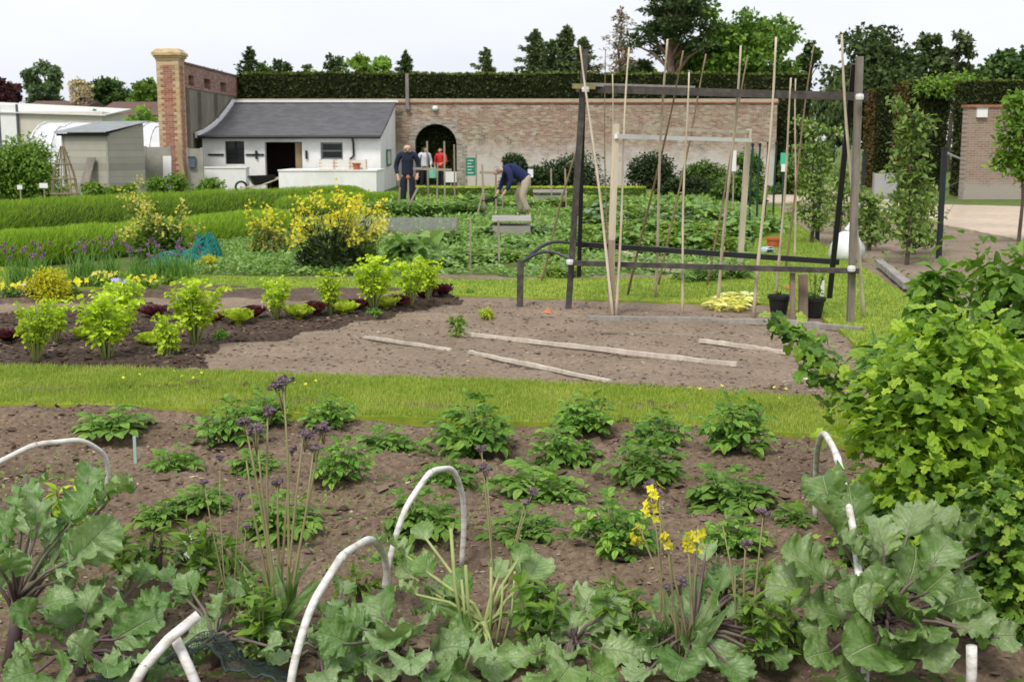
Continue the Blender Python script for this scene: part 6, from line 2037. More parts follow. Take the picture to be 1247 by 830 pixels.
hoop('white hoop over the tall kale at the picture edge', (-70, 640), (128, 596), (60, 531), .0128)
hoop('near white hoop standing by the dark netting', (352, 852), (470, 735), (428, 657), .0132)
hoop('tall white hoop between the potato plants, in mid-bed', (466, 735), (562, 682), (533, 562), .0118)
hoop('white hoop rising from the big crinkled kale beside the currant bush', (1054, 832), (993, 632), (1014, 533), .013)
p = at(205, 800, 3.6); c = gp(185, 826)
t = thing('pipe_offcut', 'broken white pipe leaning over with its cut end in the air', 'pipe', (p.x, 3.6, 0))
def L3(px, py, Y): return tuple(at(px, py, Y) - Vector((p.x, 3.6, 0)))
mb = MB(); mb.tube([L3(140, 870, 3.5), L3(175, 812, 3.56), L3(205, 778, 3.6), L3(242, 748, 3.65)], .0165, 10); mb.build('tube', M_HOOP, t, smooth=True)
t = thing('pipe_offcut', 'short white pipe leg under the broken pipe', 'pipe', (p.x, 3.6, 0))
mb = MB(); mb.tube([L3(214, 778, 3.66), L3(230, 812, 3.63), L3(250, 860, 3.6)], .0165, 10); mb.build('tube', M_HOOP, t, smooth=True)
p = gp(1180, 850); b = at(1179, 786, p.y)
t = thing('pipe_offcut', 'white pipe end standing by the currant leaves in the near corner', 'pipe', (p.x, p.y, 0))
mb = MB(); mb.tube([(0, 0, -.02), (.003, 0, b.z * .5), (-.002, 0, b.z)], .0165, 10); mb.build('tube', M_HOOP, t, smooth=True)
M_NET = mat_noise('dark_net', [(.02, .035, .032), (.035, .055, .05)], 9, .7)
p = gp(250, 815)
t = thing('garden_netting', 'dark green netting bunched along the ground between pipe and hoop', 'netting', (p.x, p.y, 0))
mb = MB(); nu, nv = 84, 26
A = at(120, 800, 3.7); B = at(262, 752, 3.85); C_ = at(358, 806, 3.8)
def netp(u, v):
    q = A.lerp(B, min(1, u * 2)) if u < .5 else B.lerp(C_, (u - .5) * 2)
    n1 = float(fbm(u * 9, v * 4, 77, 3)) - .5
    return (q.x - p.x + .03 * n1, q.y - p.y + (v - .5) * .34 + .04 * (float(fbm(u * 7, v * 3, 78, 2)) - .5), q.z + .0 + .09 * n1 - .17 * v * v - .02)
G = [[netp(u / nu, v / nv) for v in range(nv + 1)] for u in range(nu + 1)]
def ribbon(a, b, w=.0009):
    a = np.array(a); b = np.array(b); 
    mb.tube([a, b], w, 3, caps=False)
for u in range(nu):
    for v in range(nv):
        ribbon(G[u][v], G[u + 1][v]); ribbon(G[u][v], G[u][v + 1])
mb.build('mesh', M_NET, t)
mb = MB(); mb.tube([tuple(np.array(G[u][0]) + np.array([0, 0, .004 * math.sin(u)])) for u in range(0, nu + 1, 2)], .005, 5); mb.build('rope_edge', M_NET, t)
p = gp(165, 562)
t = thing('plant_stake', 'pale green-grey plant stake upright in the soil by the grass strip', 'plant label', (p.x, p.y, 0))
mb = MB(); mb.box((-.008, -.004, -.02), (.008, .004, at(165, 531, p.y).z)); mb.build('tag', mat_noise('pale_greygreen', [(.3, .42, .38), (.4, .5, .45)], 6, .5), t)
p = gp(988, 467); t = thing('plant_label', 'white plastic label lying on the raked soil near the currant bush', 'plant label', (p.x, p.y, .04), .6)
mb = MB(); mb.box((-.07, -.015, 0), (.07, .015, .006)); mb.build('tag', M_WHITEPAINT, t)
p = gp(195, 640); t = thing('plant_stake', 'thin grey stake half hidden by the tall kale, inside the left hoop', 'plant label', (gp(38, 690).x, gp(38, 690).y, 0))
mb = MB(); mb.box((-.008, -.004, -.02), (.008, .004, at(38, 578, gp(38, 690).y).z)); mb.build('tag', M_GREYWOOD, t)

# ------------------------------------------------------------------ currant bushes
b = gp(1150, 665)
cb = bush('currant_bush', 'large yellow-green currant bush spreading over the end of the grass strip', (b.x, b.y, 0), 1.2, 1.2, at(1150, 384, b.y).z + .06, M_CURRANT, 4300, .06, 5, L_CURRANT, lumps=70, low=.05, stems=16, up=.7)
# a long branch reaching over the raked bed
br = gp(1060, 640); mb = MB(); ml = MB(); rng = np.random.default_rng(3)
o = np.array([b.x, b.y, 0])
pts = [np.array(at(1080, 560, 5.3)) - o, np.array(at(1020, 470, 5.5)) - o, np.array(at(985, 432, 5.6)) - o, np.array(at(945, 388, 5.7)) - o]
mb.tube(pts, [.012, .009, .007, .004], 6)
k = 150; s = rng.random(k) ** .8
P = np.stack([np.interp(s, [0, .33, .66, 1], [q[j] for q in pts]) for j in range(3)], 1) + rng.normal(0, .045, (k, 3))
ml.scatter(L_CURRANT, frames(rdir(k, rng) + np.array([0, -.3, 0]), rdir(k, rng) * .5 + np.array([0, -.3, .8]), rng.uniform(.04, .075, k)), P)
mb.build('branch', M_BARK, cb); ml.build('branch_foliage', M_CURRANT2, cb)
b = gp(1225, 545)
bush('raspberry_bush', 'taller fresh green bush behind the currant bush, by the sandy path', (b.x, b.y, 0), 1.2, 1.0, at(1200, 288, b.y).z + .05, M_RASP, 1700, .085, 6, L_BROAD, lumps=30, low=.15, stems=12, up=.6)
b = gp(1130, 540)
bush('raspberry_bush', 'upright bush shoot rising between the plank on the grass and the currant bush', (b.x, b.y, 0), .42, .42, at(1130, 302, b.y).z, M_RASP, 560, .085, 7, L_BROAD, lumps=12, low=.3, stems=7, up=.6)
b = gp(1262, 800)
bush('currant_bush', 'dark green currant bush in the near corner behind the big kale', (b.x + .02, b.y + .25, 0), .62, .6, at(1230, 575, b.y + .2).z, M_CURRANT2, 2200, .045, 8, L_CURRANT, lumps=30, low=.05, stems=12, up=.7)
b = gp(1120, 690)
bush('currant_bush', 'low shaded currant growth under the big yellow-green bush', (b.x, b.y, 0), .8, .4, .38, M_CURRANT2, 800, .055, 9, L_CURRANT, lumps=16, low=.05, stems=6, up=.7)
b = gp(1075, 470)
bush('leafy_clump', 'bluish narrow-leaved clump at the edge of the currant bush on the grass', (b.x, b.y, 0), .5, .4, .35, M_CHIVEB, 260, .16, 10, L_NARROW, lumps=8, cat='plant', up=.2)

# ------------------------------------------------------------------ celery, lettuces on the dark ridge
def celery_mesh(seed, n=16):
    rng = np.random.default_rng(seed); ms = MB(); ml = MB()
    for i in range(n):
        a = rng.uniform(0, 2 * PI); tl = rng.uniform(.05, .5)
        h = rng.uniform(.6, 1.)
        tip = np.array([math.cos(a) * math.sin(tl), math.sin(a) * math.sin(tl), math.cos(tl)]) * h
        b0 = np.array([math.cos(a) * .05, math.sin(a) * .05, -.02])
        ms.tube([b0, b0 + tip * .5 - np.array([math.cos(a), math.sin(a), 0]) * .04, tip * .98], [.024, .017, .007], 5)
        k = 15
        for j in range(k):
            s = .36 + .64 * j / (k - 1)
            aa = a + rng.uniform(-2.2, 2.2); el = rng.uniform(.1, 1.)
            d = np.array([[math.cos(aa) * math.cos(el), math.sin(aa) * math.cos(el), math.sin(el)]])
            ml.scatter(L_CELERY[rng.integers(3)], frames(d, np.array([[0, -.2, 1.]]) + rng.normal(0, .3, (1, 3)), rng.uniform(.1, .18)), (tip * s + rng.normal(0, .02, 3))[None])
    return ms.mesh('celery_stalks', M_STEMPALE, True), ml.mesh('celery_leaves', M_CELERY)


CEL = [celery_mesh(1), celery_mesh(2, 13), celery_mesh(3, 18)]
def ridge_z(px, py):
    p = gp(px, py, .05)
    z = max(float(h_dark(np.array([p.x]), np.array([p.y]))[0]), float(h_mid(np.array([p.x]), np.array([p.y]))[0]))
    p = gp(px, py, z); return p, z
for k, (px, pb, pt_, lab) in enumerate([
    (44, 438, 378, 'squat lime celery plant at the near end of the row'), (68, 418, 366, 'lime celery plant just behind the squat one'),
    (130, 438, 366, 'lime celery plant with splayed pale stalks'), (150, 408, 348, 'dense darker-topped celery plant behind the splayed one'),
    (205, 442, 386, 'yellowing celery plant near the grass strip'), (238, 418, 350, 'tall celery plant just behind the yellowing one'),
    (336, 389, 345, 'short celery plant alone in mid-row, with open top'), (402, 381, 333, 'narrow upright celery plant, third from the far end'),
    (455, 376, 320, 'tall slim celery plant, second from the far end'), (500, 371, 322, 'broad celery plant of the pair at the far end'), (521, 364, 318, 'celery plant at the very far end of the row')]):
    p, z = ridge_z(px, pb); h = at(px, pt_, p.y).z - z
    place('celery_plant', lab, 'celery plant', (p.x, p.y, z), k * 2.1, (h * (.9 + .12 * (k % 3)), h * .95, h * 1.15), CEL[k % 3], ('stalks', 'foliage'), 'celery plants on the dark ridge')


def lettuce_mesh(seed, m, n=22, upr=.6):
    rng = np.random.default_rng(seed); ml = MB()
    for i in range(n):
        a = i * 2.4; el = upr * (.3 + 1.2 * i / n) + rng.uniform(-.1, .1)
        d = np.array([math.cos(a) * math.cos(el), math.sin(a) * math.cos(el), math.sin(el)])
        L = 1. * (1.05 - .5 * i / n)
        kale_blade(ml, (0, 0, .03), d, np.array([-d[0] * .5, -d[1] * .5, 1.]), L * .55, L * .5, seed * 50 + i, -.5, 1.2, 7, 7)
    mc = MB(); mc.lathe([(.08, -.02), (.1, .05), (.02, .12)], 8)
    return mc.mesh('lettuce_heart', m), ml.mesh('lettuce_leaves', m, True)


LET = lettuce_mesh(1, M_LETTUCE); RLET = lettuce_mesh(2, M_REDLET, 22, .75)
for k, (px, pb, wpx, lab) in enumerate([(103, 413, 32, 'lime lettuce between the first and the splayed celery plants'), (290, 394, 38, 'lime lettuce with a red lettuce right behind it'), (363, 388, 36, 'lime lettuce beside the short lone celery'), (419, 383, 36, 'lime lettuce by the narrow upright celery'), (470, 376, 32, 'lime lettuce under the tall slim celery'), (185, 420, 34, 'lime lettuce beside the yellowing celery')]):
    p, z = ridge_z(px, pb)
    place('lettuce', lab, 'lettuce', (p.x, p.y, z), k, (wpx / FPX * p.y * 1.2, wpx / FPX * p.y * 1.2, wpx / FPX * p.y * 1.5), LET, ('heart', 'foliage'), 'lime lettuces')
for k, (px, pb, wpx, lab) in enumerate([(10, 416, 44, 'dark red lettuce at the near end of the ridge'), (188, 386, 36, 'dark red lettuce behind the yellowing celery'), (308, 388, 36, 'dark red lettuce left of the short lone celery'), (385, 382, 32, 'dark red lettuce between the lone and the narrow celery'), (436, 376, 34, 'dark red lettuce between two upright celery plants'), (487, 372, 30, 'dark red lettuce under the far celery pair'), (516, 363, 32, 'dark red lettuce in front of the farthest celery'), (538, 360, 30, 'dark red lettuce past the far end of the celery row'), (262, 392, 30, 'dark red lettuce beside the tall celery')]):
    p, z = ridge_z(px, pb)
    place('red_lettuce', lab, 'lettuce', (p.x, p.y, z), k, (wpx / FPX * p.y * 1.1, wpx / FPX * p.y * 1.1, wpx / FPX * p.y * (1.0 + .12 * (k % 4))), RLET, ('heart', 'foliage'), 'dark red lettuces')
for k, (px, pb, wpx, hpx, mm, lab) in enumerate([(268, 414, 24, 12, M_POTATO, 'small blue-green seedling at the ridge foot near the tall celery'), (455, 384, 22, 8, M_POTATO, 'small seedling at the ridge foot near the slim celery'), (572, 362, 16, 9, M_POTATO, 'small seedling at the far tip of the dark ridge'), (592, 390, 18, 17, M_LETTUCE, 'tiny pale shrublet on the raked soil'), (557, 414, 28, 30, ML['fresh'], 'small bright shrub with a dark stem on the raked soil')]):
    p, z = ridge_z(px, pb); W_ = wpx / FPX * p.y
    bush('seedling', lab, (p.x, p.y, z), W_, W_, hpx / FPX * p.y, mm, 150, .045, 70 + k, L_SIMPLE, lumps=7, cat='plant', stems=3, low=.4)

# ------------------------------------------------------------------ flower border on the left
def chive_mesh(seed, heads=7):
    rng = np.random.default_rng(seed); mb = MB(); k = 75
    a = rng.uniform(0, 2 * PI, k); t = np.abs(rng.normal(.1, .22, k))
    d = np.stack([np.cos(a) * np.sin(t), np.sin(a) * np.sin(t), np.cos(t)], 1)
    ln = rng.uniform(.22, .38, k); M = frames(d, rdir(k, rng)) * ln[:, None, None]; M[:, :, 0] *= (.012 / ln)[:, None]
    mb.scatter(L_BLADE, M, np.stack([rng.normal(0, .05, k), rng.normal(0, .05, k), np.zeros(k)], 1))
    H = []
    for i in range(heads):
        p = np.array([rng.normal(0, .13), rng.normal(0, .1), rng.uniform(.34, .5)]); H.append(p)
        mb.tube([p * np.array([.3, .3, 0]), p], .004, 4)
    return mb.mesh('chive_blades', M_CHIVEB), H


mh = MB(); dd = rdir(34, np.random.default_rng(1)); mh.scatter(L_SIMPLE, frames(dd, rdir(34, np.random.default_rng(2)), .026), np.zeros((34, 3)))
CHEAD = mh.mesh('chive_head', M_CHIVE)
CH = [chive_mesh(1), chive_mesh(2, 9), chive_mesh(3, 5)]
for k, (px, pb, sc, lab) in enumerate([(20, 350, 1.05, 'purple-flowered chive clump at the picture edge by the feathery hedge'), (38, 352, .95, 'purple-flowered chive clump left of the golden mound'), (50, 345, 1., 'purple-flowered chives right behind the golden mound'), (95, 345, 1.05, 'purple-flowered chives just right of the golden mound'), (108, 340, .95, 'purple-flowered chive clump behind the blue flower'),
     (135, 342, 1.1, 'tallest purple-flowered chives of the flower border'), (166, 344, .95, 'purple-flowered chives beside the tallest ones'), (180, 345, .85, 'smaller purple-flowered chives near the yellow primulas'), (195, 340, 1., 'purple-flowered chives before the teal netting'), (212, 340, 1., 'purple-flowered chives at the foot of the teal netting'), (225, 342, .9, 'last purple-flowered chives beside the mown grass path')]):
    p = gp(px, pb)
    place('chive_plant', lab, 'chives', (p.x, p.y, .0), k, sc * 1.05, CH[k % 3][:1], ('foliage',), 'purple chives of the flower border')
    t = COL.objects[-1].parent
    for q in CH[k % 3][1]:
        o = bpy.data.objects.new('flower_head', CHEAD); COL.objects.link(o); o.parent = t; o.location = q; o.rotation_euler = (0, 0, q[0] * 40)
M_GOLD = mat_leaf('golden_leaf', [(.3, .32, .02), (.42, .42, .02), (.55, .5, .03)], .35, .6, .2, gain=1.1)
p = gp(62, 368)
bush('golden_mound', 'golden yellow rounded foliage mound in the flower border', (p.x, p.y, 0), .62, .5, at(62, 325, p.y).z, M_GOLD, 2600, .04, 80, L_SIMPLE, lumps=40, cat='plant', low=.2, stems=8)
for k, (px, pb, wpx, mm, fm, lab) in enumerate([(14, 368, 36, ML['mid'], M_YELLOW, 'yellow pansies at the picture edge'), (45, 366, 30, ML['dark'], M_WHITEPETAL, 'white pansies in front of the golden mound'), (88, 364, 44, ML['mid'], mat_leaf('orange_petal', [(.8, .45, .02), (.85, .6, .03)], .3), 'orange-yellow pansies right of the golden mound'),
    (150, 362, 26, ML['mid'], mat_leaf('blue_petal', [(.22, .2, .5), (.34, .3, .62)], .3), 'pale blue-violet flower low in the border'), (125, 352, 36, ML['light'] if 'light' in ML else ML['fresh'], M_PALEYEL, 'pale lime primulas between the pansies and the chives'), (178, 357, 40, ML['fresh'], M_YELLOW, 'yellow primulas near the end of the flower border'), (205, 352, 34, ML['fresh'], None, 'leafy green clump at the end of the flower border'), (100, 352, 36, ML['mid'], None, 'grey-green leafy clump behind the orange-yellow pansies')]):
    p = gp(px, pb); W_ = wpx / FPX * p.y
    t = bush('bedding_plant', lab, (p.x, p.y, 0), W_, W_ * .8, .2, mm, 300, .05, 90 + k, L_SIMPLE, lumps=10, cat='flowering plant', stems=4)
    if fm:
        rng = np.random.default_rng(k); n = 18
        P = np.stack([rng.uniform(-.45, .45, n) * W_, rng.uniform(-.45, .3, n) * W_, rng.uniform(.14, .22, n)], 1)
        M = frames(rdir(n, rng), np.array([0, -.7, .7]) + rdir(n, rng) * .4, rng.uniform(.025, .04, n))
        for q in range(n):
            mb = MB(); mb.scatter(PETAL4, M[q:q + 1], np.zeros((1, 3))); mb.build('flower', fm, t, loc=P[q])
# buttercups on the near strip
rng = np.random.default_rng(9)
sp = [(gp(px, py, .03)) for px, py in [(150, 470), (170, 466), (183, 474), (195, 480), (208, 477), (222, 468), (235, 470), (245, 464), (256, 466), (268, 474), (228, 482), (360, 476), (372, 478), (384, 474), (212, 462), (270, 458), (286, 466), (840, 482), (852, 484), (878, 480), (900, 492), (903, 497), (918, 480), (936, 478), (942, 482), (956, 484), (948, 496), (954, 501), (160, 486)]]
for k, q in enumerate(sp):
    t = thing('buttercup', 'yellow buttercup in the near grass strip, nearer the purple heads' if q.x < 0 else 'yellow buttercup in the near grass strip, near the currant bush', 'flower', (q.x, q.y, .03), k, 'buttercups nearer the purple heads' if q.x < 0 else 'buttercups near the currant bush')
    mb = MB(); mb.tube([(0, 0, 0), (.004, 0, .06)], .0012, 3); mb.build('stem', M_STEMG, t)
    mb = MB(); mb.scatter(PETAL4, frames(np.array([[1., .2, 0]]), np.array([[.1, -.6, .8]]), .014), np.array([[.004, 0, .062]])); mb.build('petals', M_YELLOW, t)

# ------------------------------------------------------------------ yellow-flowering brassica bushes behind
def flowering(label, px, pb, pt_, wpx, seed, mleaf, nfl, mfl, base_frac=.45, ndark=900, cat='flowering plant', shoots=26):
    p = gp(px, pb); H = at(px, pt_, p.y).z; W_ = wpx / FPX * p.y
    rng = np.random.default_rng(seed)
    t = thing('flowering_brassica', label, cat, (p.x, p.y, 0))
    ms = MB(); mf = MB(); ml = MB()
    for i in range(shoots):
        a = rng.uniform(0, 2 * PI); q = rng.random() ** .6
        tip = np.array([math.cos(a) * q * W_ / 2, math.sin(a) * q * W_ * .3, H * rng.uniform(.45, 1.) * (1 - .2 * q)])
        mid = tip * np.array([.45, .45, .5])
        ms.tube([(0, 0, 0), mid, tip], [.012, .008, .003], 4)
        k = int(nfl / shoots)
        s = rng.uniform(0, .3, k)
        P = tip - s[:, None] * (tip - mid) * 1.2 + rng.normal(0, .05, (k, 3))
        mf.scatter(PETAL4, frames(rdir(k, rng), rdir(k, rng) + np.array([0, -.5, .5]), rng.uniform(.018, .032, k)), P)
        k = 22; s = rng.uniform(.25, .9, k)
        ml.scatter(L_NARROW, frames(rdir(k, rng), rdir(k, rng) + np.array([0, 0, 1]), rng.uniform(.05, .12, k)), s[:, None] * tip + rng.normal(0, .03, (k, 3)))
    k = ndark
    d = rdir(k, rng, 0, 1)
    P = d * np.array([W_ * .25, W_ * .2, H * base_frac]) * rng.random((k, 1)) ** .4
    ml.scatter(L_SIMPLE, frames(d + rdir(k, rng) * .6, d + rdir(k, rng) * .5 + np.array([0, 0, .6]), rng.uniform(.06, .13, k)), P)
    ms.build('stems', M_STEMG, t); ml.build('foliage', mleaf, t); mf.build('blossom', mfl, t)['kind'] = 'stuff'
    return t


flowering('large bush of bright yellow brassica flowers over dark leaves', 402, 328, 222, 165, 3, ML['dark'], 1150, M_YELLOW, .4, 600, shoots=34)
flowering('sprawling pale yellow flowered stems merging with the large bright bush', 445, 326, 250, 70, 7, ML['mid'], 700, M_PALEYEL, .3, 200, shoots=20)
flowering('loose yellow brassica bush beside the teal netting', 195, 318, 232, 110, 4, ML['mid'], 430, M_PALEYEL, .6, 800, shoots=26)
flowering('tall thin pale brassica stems rising behind the loose yellow bush', 165, 300, 192, 60, 5, ML['fresh'], 160, M_PALEYEL, .3, 60, shoots=7)
flowering('thin yellow-flowered stems left of the large yellow bush', 320, 310, 232, 46, 6, ML['fresh'], 200, M_YELLOW, .3, 90, shoots=8)
M_TEAL = mat_noise('teal_net', [(.015, .17, .15), (.03, .26, .22)], 20, .7)
def net_heap(label, px, pb, pt_, wpx, seed, m):
    p = gp(px, pb); H = at(px, pt_, p.y).z; W_ = wpx / FPX * p.y
    t = thing('garden_netting', label, 'netting', (p.x, p.y, 0)); mb = MB(); n = 26
    rows = []
    for i in range(n + 1):
        row = []
        for j in range(n + 1):
            x = (i / n - .5); y = (j / n - .5)
            z = H * max(0, 1 - (x * x + y * y) * 4) ** .45 * (.25 + 1.1 * float(fbm(x * 7 + seed, y * 7, seed, 3)))
            row.append((x * W_ + .04 * math.sin(j), y * W_ * .8, z + .02))
        rows.append(row)
    for i in range(n):
        for j in range(n):
            mb.tube([rows[i][j], rows[i + 1][j]], .006, 3, caps=False); mb.tube([rows[i][j], rows[i][j + 1]], .006, 3, caps=False)
    mb.build('mesh', m, t)
    mb = MB(); mb.tube(rows[0] + rows[n // 2], .008, 4); mb.build('edge_cord', m, t)
    return t


net_heap('teal netting heaped beside the loose yellow bush', 251, 318, 284, 34, 3, M_TEAL)
net_heap('flat teal netting lying along the flower border end', 215, 322, 306, 60, 4, M_TEAL)
p = gp(335, 310)
t = bush('leafy_clump', 'orange and green foliage clump left of the large yellow bush', (p.x, p.y, 0), .8, .8, .55, mat_leaf('rusty_leaf', [(.08, .12, .03), (.14, .2, .04), (.4, .16, .04)], .3, pos=[0, .75, 1]), 700, .07, 33, L_SIMPLE, lumps=16, cat='plant')
p = gp(255, 328)
t = bush('bedding_plant', 'small yellow flower clump beyond the mown path', (p.x, p.y, 0), .3, .3, .22, M_GOLD, 200, .05, 34, L_SIMPLE, lumps=6, cat='plant')

# ------------------------------------------------------------------ middle vegetable plots
def veg_mesh(seed, m, tm, n, leaf, H, flowers=False):
    rng = np.random.default_rng(seed); ms = MB(); ml = MB()
    for i in range(9):
        a = rng.uniform(0, 2 * PI); q = rng.random() ** .5
        tip = np.array([math.cos(a) * q * .45, math.sin(a) * q * .45, H * rng.uniform(.5, 1) * (1.1 - q * .5)])
        ms.tube([(0, 0, 0), tip * np.array([.5, .5, .6]), tip], [.014, .01, .005], 4)
        k = n // 9
        P = tip * rng.uniform(.3, 1, (k, 1)) + rng.normal(0, .09, (k, 3)) * np.array([1, 1, .5]); P[:, 2] = np.maximum(.01, P[:, 2])
        ml.scatter(tm, frames(rdir(k, rng, -.3, .7), rdir(k, rng) * .5 + np.array([0, 0, 1]), rng.uniform(.6, 1.2, k) * leaf), P)
    if flowers:
        mf = MB(); k = 4; mf.scatter(PETAL4, frames(rdir(k, rng), rdir(k, rng) * .4 + np.array([0, -.6, .7]), .045), np.stack([rng.uniform(-.4, .4, k), rng.uniform(-.4, .2, k), rng.uniform(.2, .36, k)], 1))
        return ms.mesh('veg_stems', M_STEMG), ml.mesh('veg_leaves', m), mf.mesh('veg_blossom', M_WHITEPETAL)
    return ms.mesh('veg_stems', M_STEMG), ml.mesh('veg_leaves', m)


M_VEG = [mat_leaf('veg_green', [(.06, .11, .028), (.1, .17, .042), (.15, .23, .065)], .35, gain=2.), mat_leaf('veg_bluegreen', [(.05, .09, .04), (.085, .14, .06), (.13, .19, .09)], .3), mat_leaf('veg_lime', [(.09, .15, .02), (.15, .23, .03), (.22, .3, .05)], .4)]
VEG = [veg_mesh(1, M_VEG[0], L_BROAD, 190, .16, .5), veg_mesh(2, M_VEG[1], L_BROAD, 170, .18, .45), veg_mesh(3, M_VEG[2], L_SIMPLE, 260, .13, .5), veg_mesh(4, M_VEG[0], L_CURRANT, 200, .13, .35, True), veg_mesh(5, M_VEG[0], L_NARROW, 240, .26, .75)]


def vrow(lab, group, name, cat, a, b, n, size, proto, seed, hscale=1.):
    """plants in one row that nothing tells apart share a label"""
    rng = random.Random(seed)
    for i in range(n):
        s = (i + rng.uniform(-.3, .3) + .5) / n
        px = a[0] + (b[0] - a[0]) * s; py = a[1] + (b[1] - a[1]) * s + rng.uniform(-.6, .6)
        p = gp(px, py); k = size * rng.uniform(.65, 1.15)
        place(name, lab, cat, (p.x, p.y, -.01), rng.uniform(0, 6), (k, k, k * hscale * rng.uniform(.65, 1.05)), VEG[proto[i % len(proto)]], ('stem', 'foliage', 'blossom'), group)


vrow('leafy strawberry plant in the row behind the mown path', 'strawberry row behind the mown path', 'strawberry_plant', 'strawberry plant', (512, 328), (648, 302), 12, .75, (3, 0, 3), 1, .8)
vrow('low strawberry plant with pale leaves beside the bean frame post', 'strawberry rows beside the bean frame', 'strawberry_plant', 'strawberry plant', (560, 318), (690, 312), 8, .7, (3, 2), 2, .8)
vrow('green potato plant inside the white frame', 'potato rows inside the white frame', 'potato_plant', 'potato plant', (700, 304), (885, 308), 13, .9, (2, 0, 2, 0), 3, 1.0)
vrow('tall green potato plant behind the white frame', 'potato rows behind the white frame', 'potato_plant', 'potato plant', (690, 290), (900, 292), 13, 1., (0, 2, 0), 4, 1.)
vrow('blue-green cabbage plant beyond the white frame', 'cabbage row beyond the white frame', 'cabbage_plant', 'cabbage plant', (720, 276), (900, 276), 11, 1.1, (1, 0), 5, 1.)
vrow('green vegetable plant in the far rows beyond the cabbages', 'far vegetable rows', 'vegetable_plant', 'plant', (690, 265), (890, 264), 11, 1.2, (0, 2, 1), 6, 1.)
vrow('grass-leaved leek plant beside the standing man', 'leek rows by the standing man', 'leek_plant', 'leek plant', (445, 262), (580, 262), 11, 1.0, (4,), 7, .9)
vrow('leek plant in front of the grey netted bed', 'leek rows before the netted bed', 'leek_plant', 'leek plant', (470, 298), (560, 294), 8, .7, (4, 0), 8, .8)
vrow('green vegetable plant before the bending man', 'vegetables before the bending man', 'vegetable_plant', 'plant', (570, 288), (690, 282), 8, .8, (0, 1), 9, .8)
vrow('green vegetable plant behind the bending man', 'vegetables behind the bending man', 'vegetable_plant', 'plant', (560, 252), (780, 250), 13, 1.2, (0, 2), 10, .75)
vrow('leafy plant beside the green poles', 'leafy row by the green poles', 'vegetable_plant', 'plant', (892, 292), (945, 280), 5, 1., (0, 3), 11, 1.2)
vrow('yellow-flowered iris-like plant behind the lower rails', 'narrow-leaved plants behind the rails', 'narrow_plant', 'plant', (835, 345), (905, 340), 5, .55, (4,), 12, 1.)
vrow('leafy plant at the foot of the dark corner post', 'leafy plants by the corner post', 'vegetable_plant', 'plant', (664, 338), (706, 336), 3, .55, (2, 0), 13, 1.2)
p = gp(497, 330)
bush('artichoke_plant', 'dark rhubarb-like plant at the near end of the strawberry row', (p.x, p.y, 0), .7, .6, .6, M_VEG[0], 160, .2, 35, L_BROAD, lumps=10, cat='plant')

# weeds and low growth between the plots: nobody could count it
rng = np.random.default_rng(21)
def weeds(label, poly, n, leaf, m, seed, thr=.42):
    rng = np.random.default_rng(seed)
    P = inpts(lift(poly), n, rng)
    P = P[fbm(P[:, 0] * .7, P[:, 1] * .7, seed, 3) > thr]
    k = len(P)
    d = rdir(k, rng, .0, .9)
    mb = MB(); mb.scatter(L_SIMPLE, frames(d, rdir(k, rng) * .6 + np.array([0, 0, 1]), rng.uniform(.5, 1.3, k) * leaf), np.concatenate([P, rng.uniform(-.03, .07, (k, 1))], 1))
    return tag(mb.build('undergrowth', m), label, 'weeds', kind='stuff')


weeds('low weeds and seedlings growing over the middle plots', [(240, 330), (480, 338), (700, 338), (905, 332), (930, 262), (880, 240), (500, 240), (440, 255), (300, 300)], 40000, .1, M_VEG[0], 2, .36)
wd = weeds('tiny scattered weed seedlings on the near potato bed', [(-60, 505), (600, 520), (1010, 540), (1040, 820), (-60, 820)], 5200, .026, M_POTATO2, 12, .52)
weeds('short grass and weeds around the yellow flowering bushes', [(225, 332), (490, 336), (490, 290), (430, 268), (350, 270), (300, 285), (235, 300)], 26000, .06, M_VEG[0], 8, .15)
weeds('weeds growing on the far plots before the cottage', [(-90, 262), (500, 255), (780, 243), (900, 246), (900, 238), (480, 236), (-90, 246)], 12000, .15, M_VEG[2], 3, .36)
weeds('low weeds along the soil under the espalier trees', [(1000, 296), (1110, 355), (1240, 430), (1240, 330), (1140, 280), (1000, 262)], 2600, .06, M_VEG[0], 4, .52)
rng = np.random.default_rng(77)
P = inpts(lift([(470, 330), (640, 330), (905, 332), (905, 345), (640, 345), (470, 345)]), 300, rng)

# netted raised bed
a, b, = gp(432, 287), gp(556, 287)
t = thing('netted_bed', 'long low bed covered with grey netting before the standing man', 'raised bed', ((a.x + b.x) / 2, a.y, 0))
L = (b.x - a.x) / 2; Hn = at(490, 263, a.y).z * .82
m, nt, out = newmat('grey_net')
bs = N(nt, 'ShaderNodeBsdfDiffuse'); bs.inputs[0].default_value = (.26, .26, .27, 1); tr = N(nt, 'ShaderNodeBsdfTransparent'); mxs = N(nt, 'ShaderNodeMixShader'); mxs.inputs[0].default_value = .42
nt.links.new(tr.outputs[0], mxs.inputs[1]); nt.links.new(bs.outputs[0], mxs.inputs[2]); nt.links.new(mxs.outputs[0], out.inputs[0])
mb = MB(); V = []; n = 30
for j, (yy, zz) in enumerate(((0, .02), (.03, Hn * .95), (.6, Hn), (1.2, Hn * .95), (1.23, .02))):
    for i in range(n + 1): V.append((-L + 2 * L * i / n, yy, max(.02, zz - (.015 * math.sin(PI * i / 6) ** 2) * (j in (1, 2, 3)))))
F = [(j * (n + 1) + i, j * (n + 1) + i + 1, (j + 1) * (n + 1) + i + 1, (j + 1) * (n + 1) + i) for j in range(4) for i in range(n)]
mb.add(V, F); mb.build('net', m, t, smooth=True)
for xx in np.linspace(-L, L, 5):
    mb = MB(); mb.box((xx - .02, .04, 0), (xx + .02, .08, Hn + .02)); mb.build('post', M_GREYWOOD, t)
